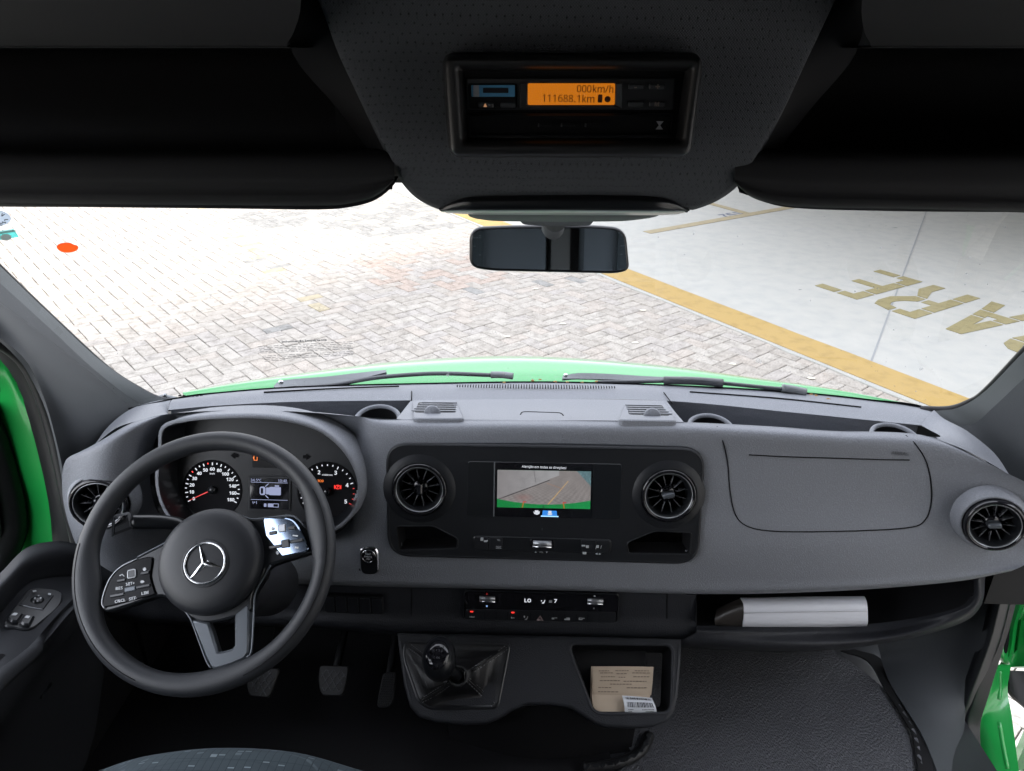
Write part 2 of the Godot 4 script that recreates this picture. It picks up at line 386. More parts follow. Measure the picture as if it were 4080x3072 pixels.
# ---------- the van's own shell ----------
func build_body() -> void:
	var v := thing("van_body", "bright green van body around the cab, with bonnet, roof, floor and windscreen", "van", Vector3(0, 0.4, -0.2))
	part(v, "bonnet", loft([p3([-0.7741,1.19,-1.4281,-0.6854,1.19,-1.4639,-0.5366,1.19,-1.4997,-0.2899,1.19,-1.5301,0.0049,1.19,-1.5564,0.2792,1.19,-1.5548,0.5411,1.19,-1.5362,0.7105,1.19,-1.5044,0.827,1.19,-1.4628]), p3([-0.7883,1.2045,-1.4564,-0.6996,1.2045,-1.499,-0.5586,1.2045,-1.5467,-0.321,1.2045,-1.6062,-0.0245,1.2045,-1.646,0.2749,1.2045,-1.6298,0.539,1.2045,-1.5825,0.6982,1.2045,-1.5437,0.8144,1.2045,-1.4956]), p3([-0.8025,1.195,-1.4847,-0.7138,1.195,-1.534,-0.5807,1.195,-1.5937,-0.3521,1.195,-1.6823,-0.054,1.195,-1.7357,0.2705,1.195,-1.7049,0.5369,1.195,-1.6289,0.6858,1.195,-1.583,0.8017,1.195,-1.5284]), p3([-0.8427,1.095,-1.6447,-0.7495,1.095,-1.694,-0.6097,1.095,-1.7537,-0.3698,1.095,-1.8423,-0.0567,1.095,-1.8957,0.2841,1.095,-1.8649,0.5638,1.095,-1.7889,0.7201,1.095,-1.743,0.8418,1.095,-1.6884]), p3([-0.8507,0.745,-1.7447,-0.7567,0.745,-1.794,-0.6155,0.745,-1.8537,-0.3733,0.745,-1.9423,-0.0572,0.745,-1.9957,0.2868,0.745,-1.9649,0.5692,0.745,-1.8889,0.727,0.745,-1.843,0.8498,0.745,-1.7884])], 48, 6, 0.004), M.green)
	var bump := []
	for q in [[-0.0105,1.215,-1.6229, 0.045], [0.0418,1.213,-1.6305, 0.03]]:
		bump.append(q)
	part(v, "bonnet_catch", box(Vector3(-0.0903,1.17,-1.7029), Vector3(-0.0441,1.206,-1.6752), 0.006), M.green)
	part(v, "bonnet_catch", box(Vector3(-0.039,1.17,-1.7059), Vector3(0.0723,1.203,-1.6776), 0.004), M.green)
	part(v, "windscreen", loft([p3([-0.95,1.235,-1.22,-0.7589,1.235,-1.3651,-0.6719,1.235,-1.4009,-0.5261,1.235,-1.4367,-0.2842,1.235,-1.4671,0.0048,1.235,-1.4934,0.2737,1.235,-1.4918,0.5305,1.235,-1.4732,0.6966,1.235,-1.4414,0.8108,1.235,-1.3998,0.98,1.235,-1.18]), p3([-0.969,1.58,-1.02,-0.7741,1.58,-1.1651,-0.6854,1.58,-1.2009,-0.5366,1.58,-1.2367,-0.2899,1.58,-1.2671,0.0049,1.58,-1.2934,0.2792,1.58,-1.2918,0.5411,1.58,-1.2732,0.7105,1.58,-1.2414,0.827,1.58,-1.1998,0.9996,1.58,-0.98]), p3([-0.988,1.93,-0.78,-0.7893,1.93,-0.9251,-0.6988,1.93,-0.9609,-0.5471,1.93,-0.9967,-0.2956,1.93,-1.0271,0.005,1.93,-1.0534,0.2847,1.93,-1.0518,0.5517,1.93,-1.0332,0.7245,1.93,-1.0014,0.8432,1.93,-0.9598,1.0192,1.93,-0.74])], 30, 6), M.glass)
	var dust := st()
	var gl := [p3([-0.95,1.235,-1.22,-0.7589,1.235,-1.3651,-0.6719,1.235,-1.4009,-0.5261,1.235,-1.4367,-0.2842,1.235,-1.4671,0.0048,1.235,-1.4934,0.2737,1.235,-1.4918,0.5305,1.235,-1.4732,0.6966,1.235,-1.4414,0.8108,1.235,-1.3998,0.98,1.235,-1.18]), p3([-0.969,1.58,-1.02,-0.7741,1.58,-1.1651,-0.6854,1.58,-1.2009,-0.5366,1.58,-1.2367,-0.2899,1.58,-1.2671,0.0049,1.58,-1.2934,0.2792,1.58,-1.2918,0.5411,1.58,-1.2732,0.7105,1.58,-1.2414,0.827,1.58,-1.1998,0.9996,1.58,-0.98]), p3([-0.988,1.93,-0.78,-0.7893,1.93,-0.9251,-0.6988,1.93,-0.9609,-0.5471,1.93,-0.9967,-0.2956,1.93,-1.0271,0.005,1.93,-1.0534,0.2847,1.93,-1.0518,0.5517,1.93,-1.0332,0.7245,1.93,-1.0014,0.8432,1.93,-0.9598,1.0192,1.93,-0.74])]
	for i in 170:
		var p := loft_at(gl, rng.randf_range(0.06, 0.94), pow(rng.randf(), 1.3) * 0.75 + 0.02) + Vector3(0, 0, 0.003)
		var r0 := rng.randf_range(0.0006, 0.0022) if i > 5 else rng.randf_range(0.005, 0.010)
		var o := PackedVector2Array()
		for n in 7:
			o.append(Vector2(cos(TAU * n / 7.0), sin(TAU * n / 7.0)) * r0 * rng.randf_range(0.5, 1.0))
		dust.append_from(plate(ccw(o), 0.0, 0.0003, 0.0), 0, Transform3D(Basis(Vector3.RIGHT, -0.55), p))
	var dm := mat(0.6, 0.62, 0.62, 0.9)
	dm.albedo_color.a = 0.34
	dm.transparency = BaseMaterial3D.TRANSPARENCY_ALPHA
	part(v, "dust_specks", dust.commit(), dm).set_meta("kind", "stuff")
	part(v, "windscreen_black_edge", loft([p3([-0.95,1.225,-1.208,-0.7589,1.225,-1.3531,-0.6719,1.225,-1.3889,-0.5261,1.225,-1.4247,-0.2842,1.225,-1.4551,0.0048,1.225,-1.4814,0.2737,1.225,-1.4798,0.5305,1.225,-1.4612,0.6966,1.225,-1.4294,0.8108,1.225,-1.3878,0.98,1.225,-1.168]),p3([-0.95,1.256,-1.198,-0.7589,1.256,-1.3431,-0.6719,1.256,-1.3789,-0.5261,1.256,-1.4147,-0.2842,1.256,-1.4451,0.0048,1.256,-1.4714,0.2737,1.256,-1.4698,0.5305,1.256,-1.4512,0.6966,1.256,-1.4194,0.8108,1.256,-1.3778,0.98,1.256,-1.158])], 40, 1), M.black)
	part(v, "cowl", loft([p3([-0.95,1.175,-1.295,-0.7589,1.175,-1.4401,-0.6719,1.175,-1.4759,-0.5261,1.175,-1.5117,-0.2842,1.175,-1.5421,0.0048,1.175,-1.5684,0.2737,1.175,-1.5668,0.5305,1.175,-1.5482,0.6966,1.175,-1.5164,0.8108,1.175,-1.4748,0.98,1.175,-1.255]),p3([-0.95,1.205,-1.27,-0.7589,1.205,-1.4151,-0.6719,1.205,-1.4509,-0.5261,1.205,-1.4867,-0.2842,1.205,-1.5171,0.0048,1.205,-1.5434,0.2737,1.205,-1.5418,0.5305,1.205,-1.5232,0.6966,1.205,-1.4914,0.8108,1.205,-1.4498,0.98,1.205,-1.23]),p3([-0.95,1.213,-1.23,-0.7589,1.213,-1.3751,-0.6719,1.213,-1.4109,-0.5261,1.213,-1.4467,-0.2842,1.213,-1.4771,0.0048,1.213,-1.5034,0.2737,1.213,-1.5018,0.5305,1.213,-1.4832,0.6966,1.213,-1.4514,0.8108,1.213,-1.4098,0.98,1.213,-1.19]),p3([-0.95,1.223,-1.17,-0.7589,1.223,-1.3151,-0.6719,1.223,-1.3509,-0.5261,1.223,-1.3867,-0.2842,1.223,-1.4171,0.0048,1.223,-1.4434,0.2737,1.223,-1.4418,0.5305,1.223,-1.4232,0.6966,1.223,-1.3914,0.8108,1.223,-1.3498,0.98,1.223,-1.13])], 40, 2), M.rubber)
	var le: PackedVector3Array = p3([-0.9421,1.6193,-1.17,-0.9389,1.5614,-1.21,-0.9006,1.4475,-1.26,-0.8636,1.3294,-1.32,-0.834,1.2634,-1.365,-0.8084,1.2295,-1.39,-0.7681,1.2106,-1.415])
	var re: PackedVector3Array = p3([0.8287,1.5241,-1.17,0.8264,1.454,-1.21,0.8445,1.3351,-1.3,0.8434,1.2951,-1.335,0.8227,1.2665,-1.36,0.7851,1.2503,-1.39])
	part(v, "windscreen_seal", tube(le, 0.007, 8, false, 6), M.rubber)
	part(v, "windscreen_seal", tube(re, 0.007, 8, false, 6), M.rubber)
	part(v, "pillar_trim", loft([p3([-0.947,1.9,-0.969,-0.9399,1.7636,-1.0645,-0.9329,1.6272,-1.16,-0.9299,1.5701,-1.2,-0.8923,1.4576,-1.25,-0.8558,1.3409,-1.31,-0.81,1.25,-1.37,-0.775,1.2201,-1.4]), p3([-0.9646,1.9,-0.9219,-0.9422,1.7507,-1.0259,-0.9198,1.6015,-1.13,-0.9122,1.5512,-1.165,-0.8781,1.4533,-1.21,-0.849,1.3533,-1.26,-0.8282,1.2552,-1.33,-0.8071,1.2152,-1.36])], 28, 3, 0.008), M.trim)
	part(v, "pillar_trim", loft([p3([-0.9646,1.9,-0.9219,-0.9422,1.7507,-1.0259,-0.9198,1.6015,-1.13,-0.9122,1.5512,-1.165,-0.8781,1.4533,-1.21,-0.849,1.3533,-1.26,-0.8282,1.2552,-1.33,-0.8071,1.2152,-1.36]), p3([-0.9754,1.9,-0.8586,-0.9336,1.7397,-0.9693,-0.8917,1.5794,-1.08,-0.8804,1.5359,-1.11,-0.8467,1.4447,-1.14,-0.8224,1.3487,-1.17,-0.8175,1.2724,-1.2,-0.8314,1.2251,-1.25]), p3([-0.952,1.9,-0.7782,-0.9064,1.7335,-0.9041,-0.8609,1.567,-1.03,-0.85,1.5273,-1.06,-0.8246,1.4496,-1.08,-0.8064,1.3616,-1.09,-0.8112,1.2884,-1.11,-0.8305,1.2232,-1.14]), p3([-1.0396,1.9,-0.8252,-0.9505,1.7207,-0.9226,-0.8615,1.5415,-1.02,-0.8432,1.5046,-1.04,-0.8186,1.4586,-1.05,-0.8149,1.3807,-1.06,-0.8306,1.2775,-1.08,-0.8491,1.2085,-1.1])], 28, 6, 0.008), M.trimdark)
	part(v, "pillar_trim", loft([p3([0.8133,1.9,-0.9374,0.8167,1.7097,-1.0487,0.8201,1.5195,-1.16,0.8213,1.4511,-1.2,0.8391,1.3349,-1.29,0.8277,1.2788,-1.34,0.7935,1.2543,-1.37]), p3([0.8653,1.9,-0.8788,0.8497,1.6915,-1.0094,0.8341,1.483,-1.14,0.8294,1.4191,-1.18,0.8407,1.3264,-1.25,0.8462,1.2661,-1.3,0.8239,1.2391,-1.33])], 28, 3, 0.008), M.trim)
	part(v, "pillar_trim", loft([p3([0.8653,1.9,-0.8788,0.8497,1.6915,-1.0094,0.8341,1.483,-1.14,0.8294,1.4191,-1.18,0.8407,1.3264,-1.25,0.8462,1.2661,-1.3,0.8239,1.2391,-1.33]), p3([0.8966,1.9,-0.9012,0.8646,1.6681,-0.9906,0.8327,1.4363,-1.08,0.8255,1.3844,-1.1,0.8372,1.3088,-1.15,0.8485,1.249,-1.18,0.8503,1.22,-1.22]), p3([1.0436,1.9,-0.8739,0.9446,1.6417,-0.957,0.8455,1.3833,-1.04,0.8336,1.3522,-1.05,0.8319,1.3056,-1.07,0.8415,1.2663,-1.09,0.8479,1.2285,-1.12])], 28, 6, 0.008), M.trimdark)
	part(v, "door_jamb", loft([p3([-0.92,1.4862,-1.103,-0.92,1.4353,-1.1275,-0.92,1.3531,-1.1553,-0.92,1.2447,-1.1569,-0.92,1.1262,-1.1459,-0.92,1.0284,-1.1198]), p3([-0.935,1.438,-1.1163,-0.935,1.3884,-1.142,-0.935,1.3086,-1.1583,-0.935,1.2112,-1.1574,-0.935,1.1122,-1.1495,-0.935,1.0219,-1.1161]), p3([-0.99,1.3898,-1.1296,-0.99,1.3415,-1.1565,-0.99,1.2642,-1.1614,-0.99,1.1777,-1.1578,-0.99,1.0981,-1.1532,-0.99,1.0154,-1.1125])], 20, 5, 0.004), M.green)
	part(v, "jamb_cover", loft([p3([-0.878,1.4985,-1.0549,-0.873,1.477,-1.1039,-0.868,1.4177,-1.1435,-0.868,1.3307,-1.1597,-0.863,1.2368,-1.1512,-0.858,1.1429,-1.1356,-0.848,1.0585,-1.1163]), p3([-0.909,1.4924,-1.073,-0.9065,1.4613,-1.1076,-0.904,1.4006,-1.1397,-0.904,1.3159,-1.1531,-0.9015,1.221,-1.147,-0.899,1.1258,-1.133,-0.894,1.0435,-1.112]), p3([-0.926,1.4862,-1.103,-0.926,1.4353,-1.1275,-0.926,1.3531,-1.1553,-0.926,1.2447,-1.1569,-0.926,1.1262,-1.1459,-0.926,1.0284,-1.1198])], 14, 3, 0.004), M.rubber)
	part(v, "door_seal", tube(p3([-0.89,1.4985,-1.0429,-0.885,1.477,-1.0919,-0.88,1.4177,-1.1315,-0.88,1.3307,-1.1477,-0.875,1.2368,-1.1392,-0.87,1.1429,-1.1236,-0.86,1.0585,-1.1043]), 0.013, 10, false, 5), M.rubber)
	part(v, "door_seal", tube(p3([-0.902,1.4945,-1.0709,-0.897,1.473,-1.1199,-0.892,1.4137,-1.1595,-0.892,1.3267,-1.1757,-0.887,1.2328,-1.1672,-0.882,1.1389,-1.1516,-0.872,1.0545,-1.1323]), 0.011, 10, false, 5), M.rubber)
	part(v, "kick_panel", loft([p3([0.76,0.732,-1.2712,0.78,0.6864,-1.2628,0.7763,0.67,-1.2057,0.7758,0.67,-1.1321,0.7744,0.67,-1.0643,0.7583,0.67,-0.9717]), p3([0.86,0.8737,-1.2206,0.87,0.7841,-1.206,0.8681,0.7315,-1.1764,0.8679,0.6905,-1.1405,0.8672,0.6552,-1.104,0.8591,0.6039,-1.0237]), p3([0.9,1.0153,-1.1701,0.9,0.8818,-1.1493,0.9,0.7929,-1.1471,0.9,0.711,-1.1489,0.9,0.6403,-1.1436,0.9,0.5377,-1.0758])], 24, 6, 0.01), M.trimdark)
	part(v, "door_seal", loft([p3([0.9,1.0153,-1.1701,0.9,0.8818,-1.1493,0.9,0.7929,-1.1471,0.9,0.711,-1.1489,0.9,0.6403,-1.1436,0.9,0.5377,-1.0758]), p3([0.893,1.023,-1.1682,0.893,0.89,-1.1476,0.893,0.8014,-1.1436,0.893,0.7144,-1.1421,0.893,0.6406,-1.1348,0.893,0.5416,-1.0691]), p3([0.915,1.0281,-1.1735,0.915,0.8955,-1.1531,0.915,0.8071,-1.1479,0.915,0.7166,-1.1443,0.915,0.6407,-1.1356,0.915,0.5442,-1.0714]), p3([0.905,1.0333,-1.1749,0.905,0.901,-1.1546,0.905,0.8128,-1.1482,0.905,0.7189,-1.1425,0.905,0.6409,-1.1324,0.905,0.5468,-1.0697]), p3([0.93,1.041,-1.1769,0.93,0.9092,-1.1569,0.93,0.8213,-1.1487,0.93,0.7222,-1.1397,0.93,0.6411,-1.1277,0.93,0.5507,-1.0671])], 30, 5, 0.01), M.satin)
	part(v, "sill", loft([p3([0.935,0.7919,-1.1507,0.935,0.6918,-1.1436,0.935,0.6294,-1.1308,0.935,0.5436,-1.0726]), p3([0.9505,0.777,-1.1663,0.9505,0.7014,-1.1546,0.9505,0.6512,-1.1295,0.9505,0.5607,-1.0607]), p3([0.99,0.7621,-1.1819,0.99,0.7109,-1.1657,0.99,0.6729,-1.1281,0.99,0.5777,-1.0489])], 24, 5, 0.004), M.green)
	part(v, "sill_pressing", tube(p3([0.963,0.7582,-1.1695,0.9728,0.7206,-1.1659,0.9716,0.6941,-1.1536]), 0.006, 8, false, 4), M.green)
	part(v, "sill_pressing", tube(p3([0.9675,0.658,-1.1262,0.9692,0.6237,-1.0982,0.9722,0.5907,-1.07]), 0.006, 8, false, 4), M.green)
	# shell panels that close the cab
	part(v, "floor", box(Vector3(-0.9, 0.56, -1.40), Vector3(0.9, 0.655, 2.35)), M.dark)
	part(v, "toe_board", loft([p3([-0.92, 0.60, -1.36, 0, 0.60, -1.36, 0.92, 0.60, -1.36]), p3([-0.92, 0.74, -1.40, 0, 0.74, -1.40, 0.92, 0.74, -1.40]), p3([-0.92, 1.2, -1.42, 0, 1.2, -1.46, 0.92, 1.2, -1.42])], 4, 4, 0.02), M.dark)
	var pale := mat(0.55, 0.55, 0.54, 0.8)
	part(v, "roof", box(Vector3(-0.95, 2.08, -0.62), Vector3(0.95, 2.12, 0.0)), M.header)
	part(v, "rear_roof", box(Vector3(-0.95, 2.08, 0.0), Vector3(0.95, 2.12, 2.4)), pale)
	part(v, "roof_front", loft([p3([-0.98,1.91,-0.83,-0.7893,1.93,-0.9151,-0.6988,1.93,-0.9509,-0.5471,1.93,-0.9867,-0.2956,1.93,-1.0171,0.005,1.93,-1.0434,0.2847,1.93,-1.0418,0.5517,1.93,-1.0232,0.7245,1.93,-0.9914,0.8432,1.93,-0.9498,1,1.91,-0.79]), p3([-0.96, 2.05, -0.78, -0.5, 2.05, -0.85, 0, 2.05, -0.88, 0.5, 2.05, -0.85, 0.96, 2.05, -0.78]), p3([-0.95, 2.12, -0.6, -0.5, 2.12, -0.6, 0, 2.12, -0.6, 0.5, 2.12, -0.6, 0.95, 2.12, -0.6])], 20, 4, 0.015), M.header)
	part(v, "rear_wall", box(Vector3(-0.95, 0.6, 2.35), Vector3(0.95, 1.22, 2.4)), pale)
	part(v, "rear_window", box(Vector3(-0.9, 1.22, 2.37), Vector3(0.9, 2.0, 2.375)), M.glass)
	for sx in [-1, 1]:
		part(v, "side_rail", box(Vector3(sx * 0.93, 1.86, -0.86), Vector3(sx * 0.99, 2.12, 2.4)), M.header)
		part(v, "centre_pillar", box(Vector3(sx * 0.87, 0.6, 0.12), Vector3(sx * 0.98, 2.1, 0.32)), M.trim)
		part(v, "side_panel", box(Vector3(sx * 0.93, 0.6, 0.32), Vector3(sx * 0.98, 1.22, 2.4)), pale)
		part(v, "side_window", box(Vector3(sx * 0.945, 1.22, 0.34), Vector3(sx * 0.95, 1.86, 2.38)), M.glass)
		part(v, "outer_sill", box(Vector3(sx * 0.90, 0.3, -1.0), Vector3(sx * 0.98, 0.60, 2.4)), M.green)
	part(v, "scuttle_side", box(Vector3(-0.99, 0.4, -1.42), Vector3(-0.85, 1.0, -1.2)), M.black)
	part(v, "scuttle_side", box(Vector3(0.82, 1.0, -1.26), Vector3(0.92, 1.16, -1.09)), M.black)
	part(v, "scuttle_side", box(Vector3(0.78, 0.86, -1.42), Vector3(0.92, 1.16, -1.24)), M.black)

# ---------- dashboard ----------
var dash: Node3D

func build_dashboard() -> void:
	dash = thing("dashboard", "wide dark grey plastic dashboard with instruments, vents, screen and open shelf", "dashboard", Vector3(0, 1.0, -1.2))
	var rim_o: PackedVector2Array = smooth2(p2([-0.1725,0.0423,-0.1632,0.0847,-0.1231,0.0999,-0.0582,0.1073,0.0102,0.1091,0.07,0.1015,0.1175,0.0836,0.1542,0.0485,0.1741,0.0048,0.1746,-0.0367,0.1546,-0.074,0.1106,-0.1019,-0.0065,-0.1142,-0.1152,-0.1155,-0.1665,-0.0788,-0.1823,-0.0223]), 4)
	var openings := [[Transform3D(Vector3(1,0,0),Vector3(0,0.9744,-0.225),Vector3(0,0.225,0.9744),Vector3(0.0016,1.1764,-1.122)), inset(rq(p2([-0.2845,0.1061,0.2819,0.1107,0.285,-0.1111,-0.2835,-0.1115]),0.0433,8), 0.014)], [Transform3D(Vector3(0.9848,0,-0.1736),Vector3(-0.0242,0.9903,-0.1371),Vector3(0.172,0.1392,0.9752),Vector3(-0.7708,1.1906,-1.062)), oval(0.088, 0.088)], [Transform3D(Vector3(0.9613,0,0.2756),Vector3(0.0384,0.9903,-0.1338),Vector3(-0.273,0.1392,0.9519),Vector3(0.7455,1.2143,-1.035)), oval(0.084, 0.084)], [Transform3D(Vector3(1,0,0),Vector3(0,0.9781,-0.2079),Vector3(0,0.2079,0.9781),Vector3(-0.5008,1.2274,-1.102)), inset(rim_o, 0.012)]]
	part(dash, "upper_shell", loft([p3([-0.778,1.2858,-1.1,-0.7094,1.3189,-1.13,-0.6178,1.3208,-1.165,-0.4431,1.3247,-1.165,-0.3415,1.3166,-1.17,-0.2665,1.307,-1.18,-0.0019,1.3098,-1.185,0.2668,1.3153,-1.18,0.5085,1.3143,-1.165,0.6654,1.3196,-1.14,0.7608,1.2963,-1.06]), p3([-0.7952,1.2802,-1.085,-0.7067,1.3196,-1.1,-0.6445,1.2975,-1.2,-0.4557,1.3018,-1.2,-0.3487,1.3056,-1.18,-0.2691,1.3051,-1.155,-0.0022,1.3063,-1.16,0.2705,1.3111,-1.155,0.5082,1.3096,-1.14,0.6703,1.3138,-1.115,0.7809,1.2898,-1.05]), p3([-0.8213,1.2642,-1.075,-0.7233,1.2914,-1.085,-0.6991,1.2032,-1.25,-0.4795,1.2147,-1.25,-0.3626,1.2419,-1.19,-0.2869,1.2632,-1.14,-0.001,1.2657,-1.15,0.2819,1.2675,-1.145,0.5206,1.2692,-1.13,0.6889,1.2739,-1.1,0.8167,1.2706,-1.04]), p3([-0.8366,1.209,-1.07,-0.7453,1.2086,-1.075,-0.7216,1.1019,-1.24,-0.488,1.1091,-1.24,-0.3658,1.1599,-1.16,-0.2929,1.1834,-1.12,0.0016,1.181,-1.13,0.2964,1.1836,-1.125,0.5359,1.1964,-1.11,0.7062,1.2091,-1.085,0.8449,1.2331,-1.03]), p3([-0.8421,1.1459,-1.07,-0.7608,1.1236,-1.07,-0.7095,1.0189,-1.2,-0.4871,1.041,-1.18,-0.3726,1.0834,-1.125,-0.3024,1.0938,-1.11,0.004,1.0987,-1.11,0.3019,1.1072,-1.105,0.541,1.1252,-1.085,0.7127,1.1461,-1.065,0.8553,1.1775,-1.03]), p3([-0.8417,1.0815,-1.075,-0.7721,1.042,-1.075,-0.6555,1.007,-1.11,-0.4784,1.0131,-1.11,-0.3802,1.0184,-1.105,-0.3048,1.024,-1.1,0.0063,1.0273,-1.1,0.3103,1.0325,-1.1,0.5496,1.0646,-1.075,0.7192,1.1023,-1.055,0.8239,1.1428,-1.03]), p3([-0.8381,1.0583,-1.085,-0.7746,1.0124,-1.085,-0.6508,0.9818,-1.11,-0.4793,0.9919,-1.105,-0.3817,0.9948,-1.103,-0.302,0.998,-1.1,0.0072,1.0001,-1.1,0.3144,1,-1.1,0.555,1.0385,-1.075,0.7254,1.0791,-1.055,0.8019,1.1254,-1.03]), p3([-0.8666,1.0223,-1.13,-0.8009,0.9722,-1.13,-0.6631,0.954,-1.14,-0.4937,0.9576,-1.14,-0.393,0.9595,-1.138,-0.3062,0.9616,-1.135,0.009,0.9648,-1.135,0.3263,0.9659,-1.135,0.5809,0.9968,-1.12,0.7587,1.0406,-1.1,0.8394,1.0841,-1.08])], 200, 12, 0.0, openings), M.dash)
	part(dash, "front_strip", loft([p3([-0.7589,1.25,-1.3531,-0.6719,1.25,-1.3889,-0.5261,1.25,-1.4247,-0.2842,1.25,-1.4551,0.0048,1.25,-1.4814,0.2737,1.25,-1.4798,0.5305,1.25,-1.4612,0.6966,1.25,-1.4294,0.8108,1.25,-1.3878]), p3([-0.7473,1.262,-1.3166,-0.6626,1.262,-1.3459,-0.5118,1.262,-1.3775,-0.2762,1.262,-1.4022,0.0038,1.262,-1.4261,0.2645,1.262,-1.428,0.5103,1.262,-1.3998,0.6581,1.262,-1.3723,0.7738,1.262,-1.341]), p3([-0.7356,1.262,-1.2801,-0.6532,1.262,-1.3029,-0.4975,1.262,-1.3302,-0.2682,1.262,-1.3493,0.0027,1.262,-1.3708,0.2553,1.262,-1.3761,0.4902,1.262,-1.3385,0.6196,1.262,-1.3153,0.7368,1.262,-1.2942])], 50, 4), M.dash)
	part(dash, "top_tray", loft([p3([-0.7356,1.259,-1.2901,-0.6532,1.259,-1.3129,-0.5646,1.259,-1.3302,-0.4716,1.259,-1.3417,-0.3687,1.259,-1.3516,-0.2569,1.259,-1.3599]), p3([-0.7356,1.247,-1.2891,-0.6532,1.247,-1.3119,-0.5646,1.247,-1.3292,-0.4716,1.247,-1.3407,-0.3687,1.247,-1.3506,-0.2569,1.247,-1.3589]), p3([-0.7356,1.184,-1.2931,-0.6532,1.184,-1.3159,-0.5646,1.184,-1.3332,-0.4716,1.184,-1.3447,-0.3687,1.184,-1.3546,-0.2569,1.184,-1.3629]), p3([-0.6584,1.18,-1.22,-0.5891,1.18,-1.228,-0.505,1.18,-1.23,-0.4203,1.18,-1.231,-0.3474,1.18,-1.235,-0.2581,1.18,-1.245]), p3([-0.6584,1.2856,-1.19,-0.5891,1.2936,-1.198,-0.505,1.2958,-1.2,-0.4203,1.2939,-1.201,-0.3474,1.2865,-1.205,-0.2581,1.2772,-1.215]), p3([-0.6584,1.3156,-1.155,-0.5891,1.3236,-1.163,-0.505,1.3258,-1.165,-0.4203,1.3239,-1.166,-0.3474,1.3165,-1.17,-0.2581,1.3072,-1.18])], 30, 5), M.dash)
	part(dash, "top_tray", loft([p3([0.2514,1.259,-1.3859,0.3381,1.259,-1.3735,0.4147,1.259,-1.3609,0.4902,1.259,-1.3485,0.6196,1.259,-1.3253,0.7368,1.259,-1.3042]), p3([0.2514,1.247,-1.3849,0.3381,1.247,-1.3725,0.4147,1.247,-1.3599,0.4902,1.247,-1.3475,0.6196,1.247,-1.3243,0.7368,1.247,-1.3032]), p3([0.2514,1.184,-1.3889,0.3381,1.184,-1.3765,0.4147,1.184,-1.3639,0.4902,1.184,-1.3515,0.6196,1.184,-1.3283,0.7368,1.184,-1.3072]), p3([0.2296,1.18,-1.245,0.3012,1.18,-1.243,0.3887,1.18,-1.238,0.4684,1.18,-1.232,0.5621,1.18,-1.223,0.6791,1.18,-1.203]), p3([0.2296,1.2861,-1.215,0.3012,1.2836,-1.213,0.3887,1.284,-1.208,0.4684,1.2849,-1.202,0.5621,1.2859,-1.193,0.6791,1.2911,-1.173]), p3([0.2296,1.3161,-1.18,0.3012,1.3136,-1.178,0.3887,1.314,-1.173,0.4684,1.3149,-1.167,0.5621,1.3159,-1.158,0.6791,1.3211,-1.138])], 30, 5), M.dash)
	part(dash, "centre_top", loft([p3([-0.2682,1.262,-1.3493,-0.1349,1.262,-1.361,0.0027,1.262,-1.3708,0.1315,1.262,-1.3757,0.2553,1.262,-1.3761]), p3([-0.2705,1.278,-1.2778,-0.1389,1.278,-1.285,0.0009,1.278,-1.2926,0.1341,1.278,-1.2978,0.2555,1.278,-1.3004]), p3([-0.2682,1.3069,-1.18,-0.1397,1.308,-1.183,-0.0019,1.3098,-1.185,0.1267,1.3135,-1.183,0.2478,1.3157,-1.18])], 24, 5), M.dash)
	part(dash, "tray_wall", loft([p3([-0.2682,1.262,-1.3493,-0.2705,1.278,-1.2778,-0.2682,1.3069,-1.18]), p3([-0.2682,1.222,-1.3493,-0.2705,1.238,-1.2778,-0.2682,1.2669,-1.18]), p3([-0.2682,1.177,-1.3493,-0.2705,1.193,-1.2778,-0.2682,1.2219,-1.18])], 6, 3), M.dash)
	part(dash, "tray_wall", loft([p3([0.2553,1.262,-1.3761,0.2555,1.278,-1.3004,0.2478,1.3157,-1.18]), p3([0.2553,1.222,-1.3761,0.2555,1.238,-1.3004,0.2478,1.2757,-1.18]), p3([0.2553,1.177,-1.3761,0.2555,1.193,-1.3004,0.2478,1.2307,-1.18])], 6, 3), M.dash)
	part(dash, "end_cap", loft([p3([-0.7758,1.234,-1.385,-0.8018,1.244,-1.35,-0.8117,1.261,-1.28,-0.8034,1.2733,-1.19,-0.778,1.2858,-1.1]), p3([-0.7557,1.256,-1.3326,-0.7698,1.2574,-1.315,-0.7599,1.2783,-1.25,-0.7531,1.2951,-1.18,-0.7437,1.3104,-1.115]), p3([-0.7356,1.262,-1.2801,-0.7378,1.2549,-1.28,-0.7082,1.2796,-1.22,-0.7029,1.301,-1.17,-0.7094,1.3189,-1.13])], 16, 6), M.dash)
	part(dash, "end_cap", loft([p3([0.7937,1.2636,-1.36,0.7939,1.2644,-1.32,0.7782,1.2912,-1.22,0.7677,1.3028,-1.12,0.7608,1.2963,-1.06]), p3([0.7653,1.2688,-1.3271,0.7651,1.2728,-1.29,0.7478,1.2974,-1.21,0.7308,1.3121,-1.14,0.7131,1.3139,-1.1]), p3([0.7368,1.262,-1.2942,0.7363,1.2693,-1.26,0.7174,1.2917,-1.2,0.6938,1.3093,-1.16,0.6654,1.3196,-1.14])], 16, 6), M.dash)
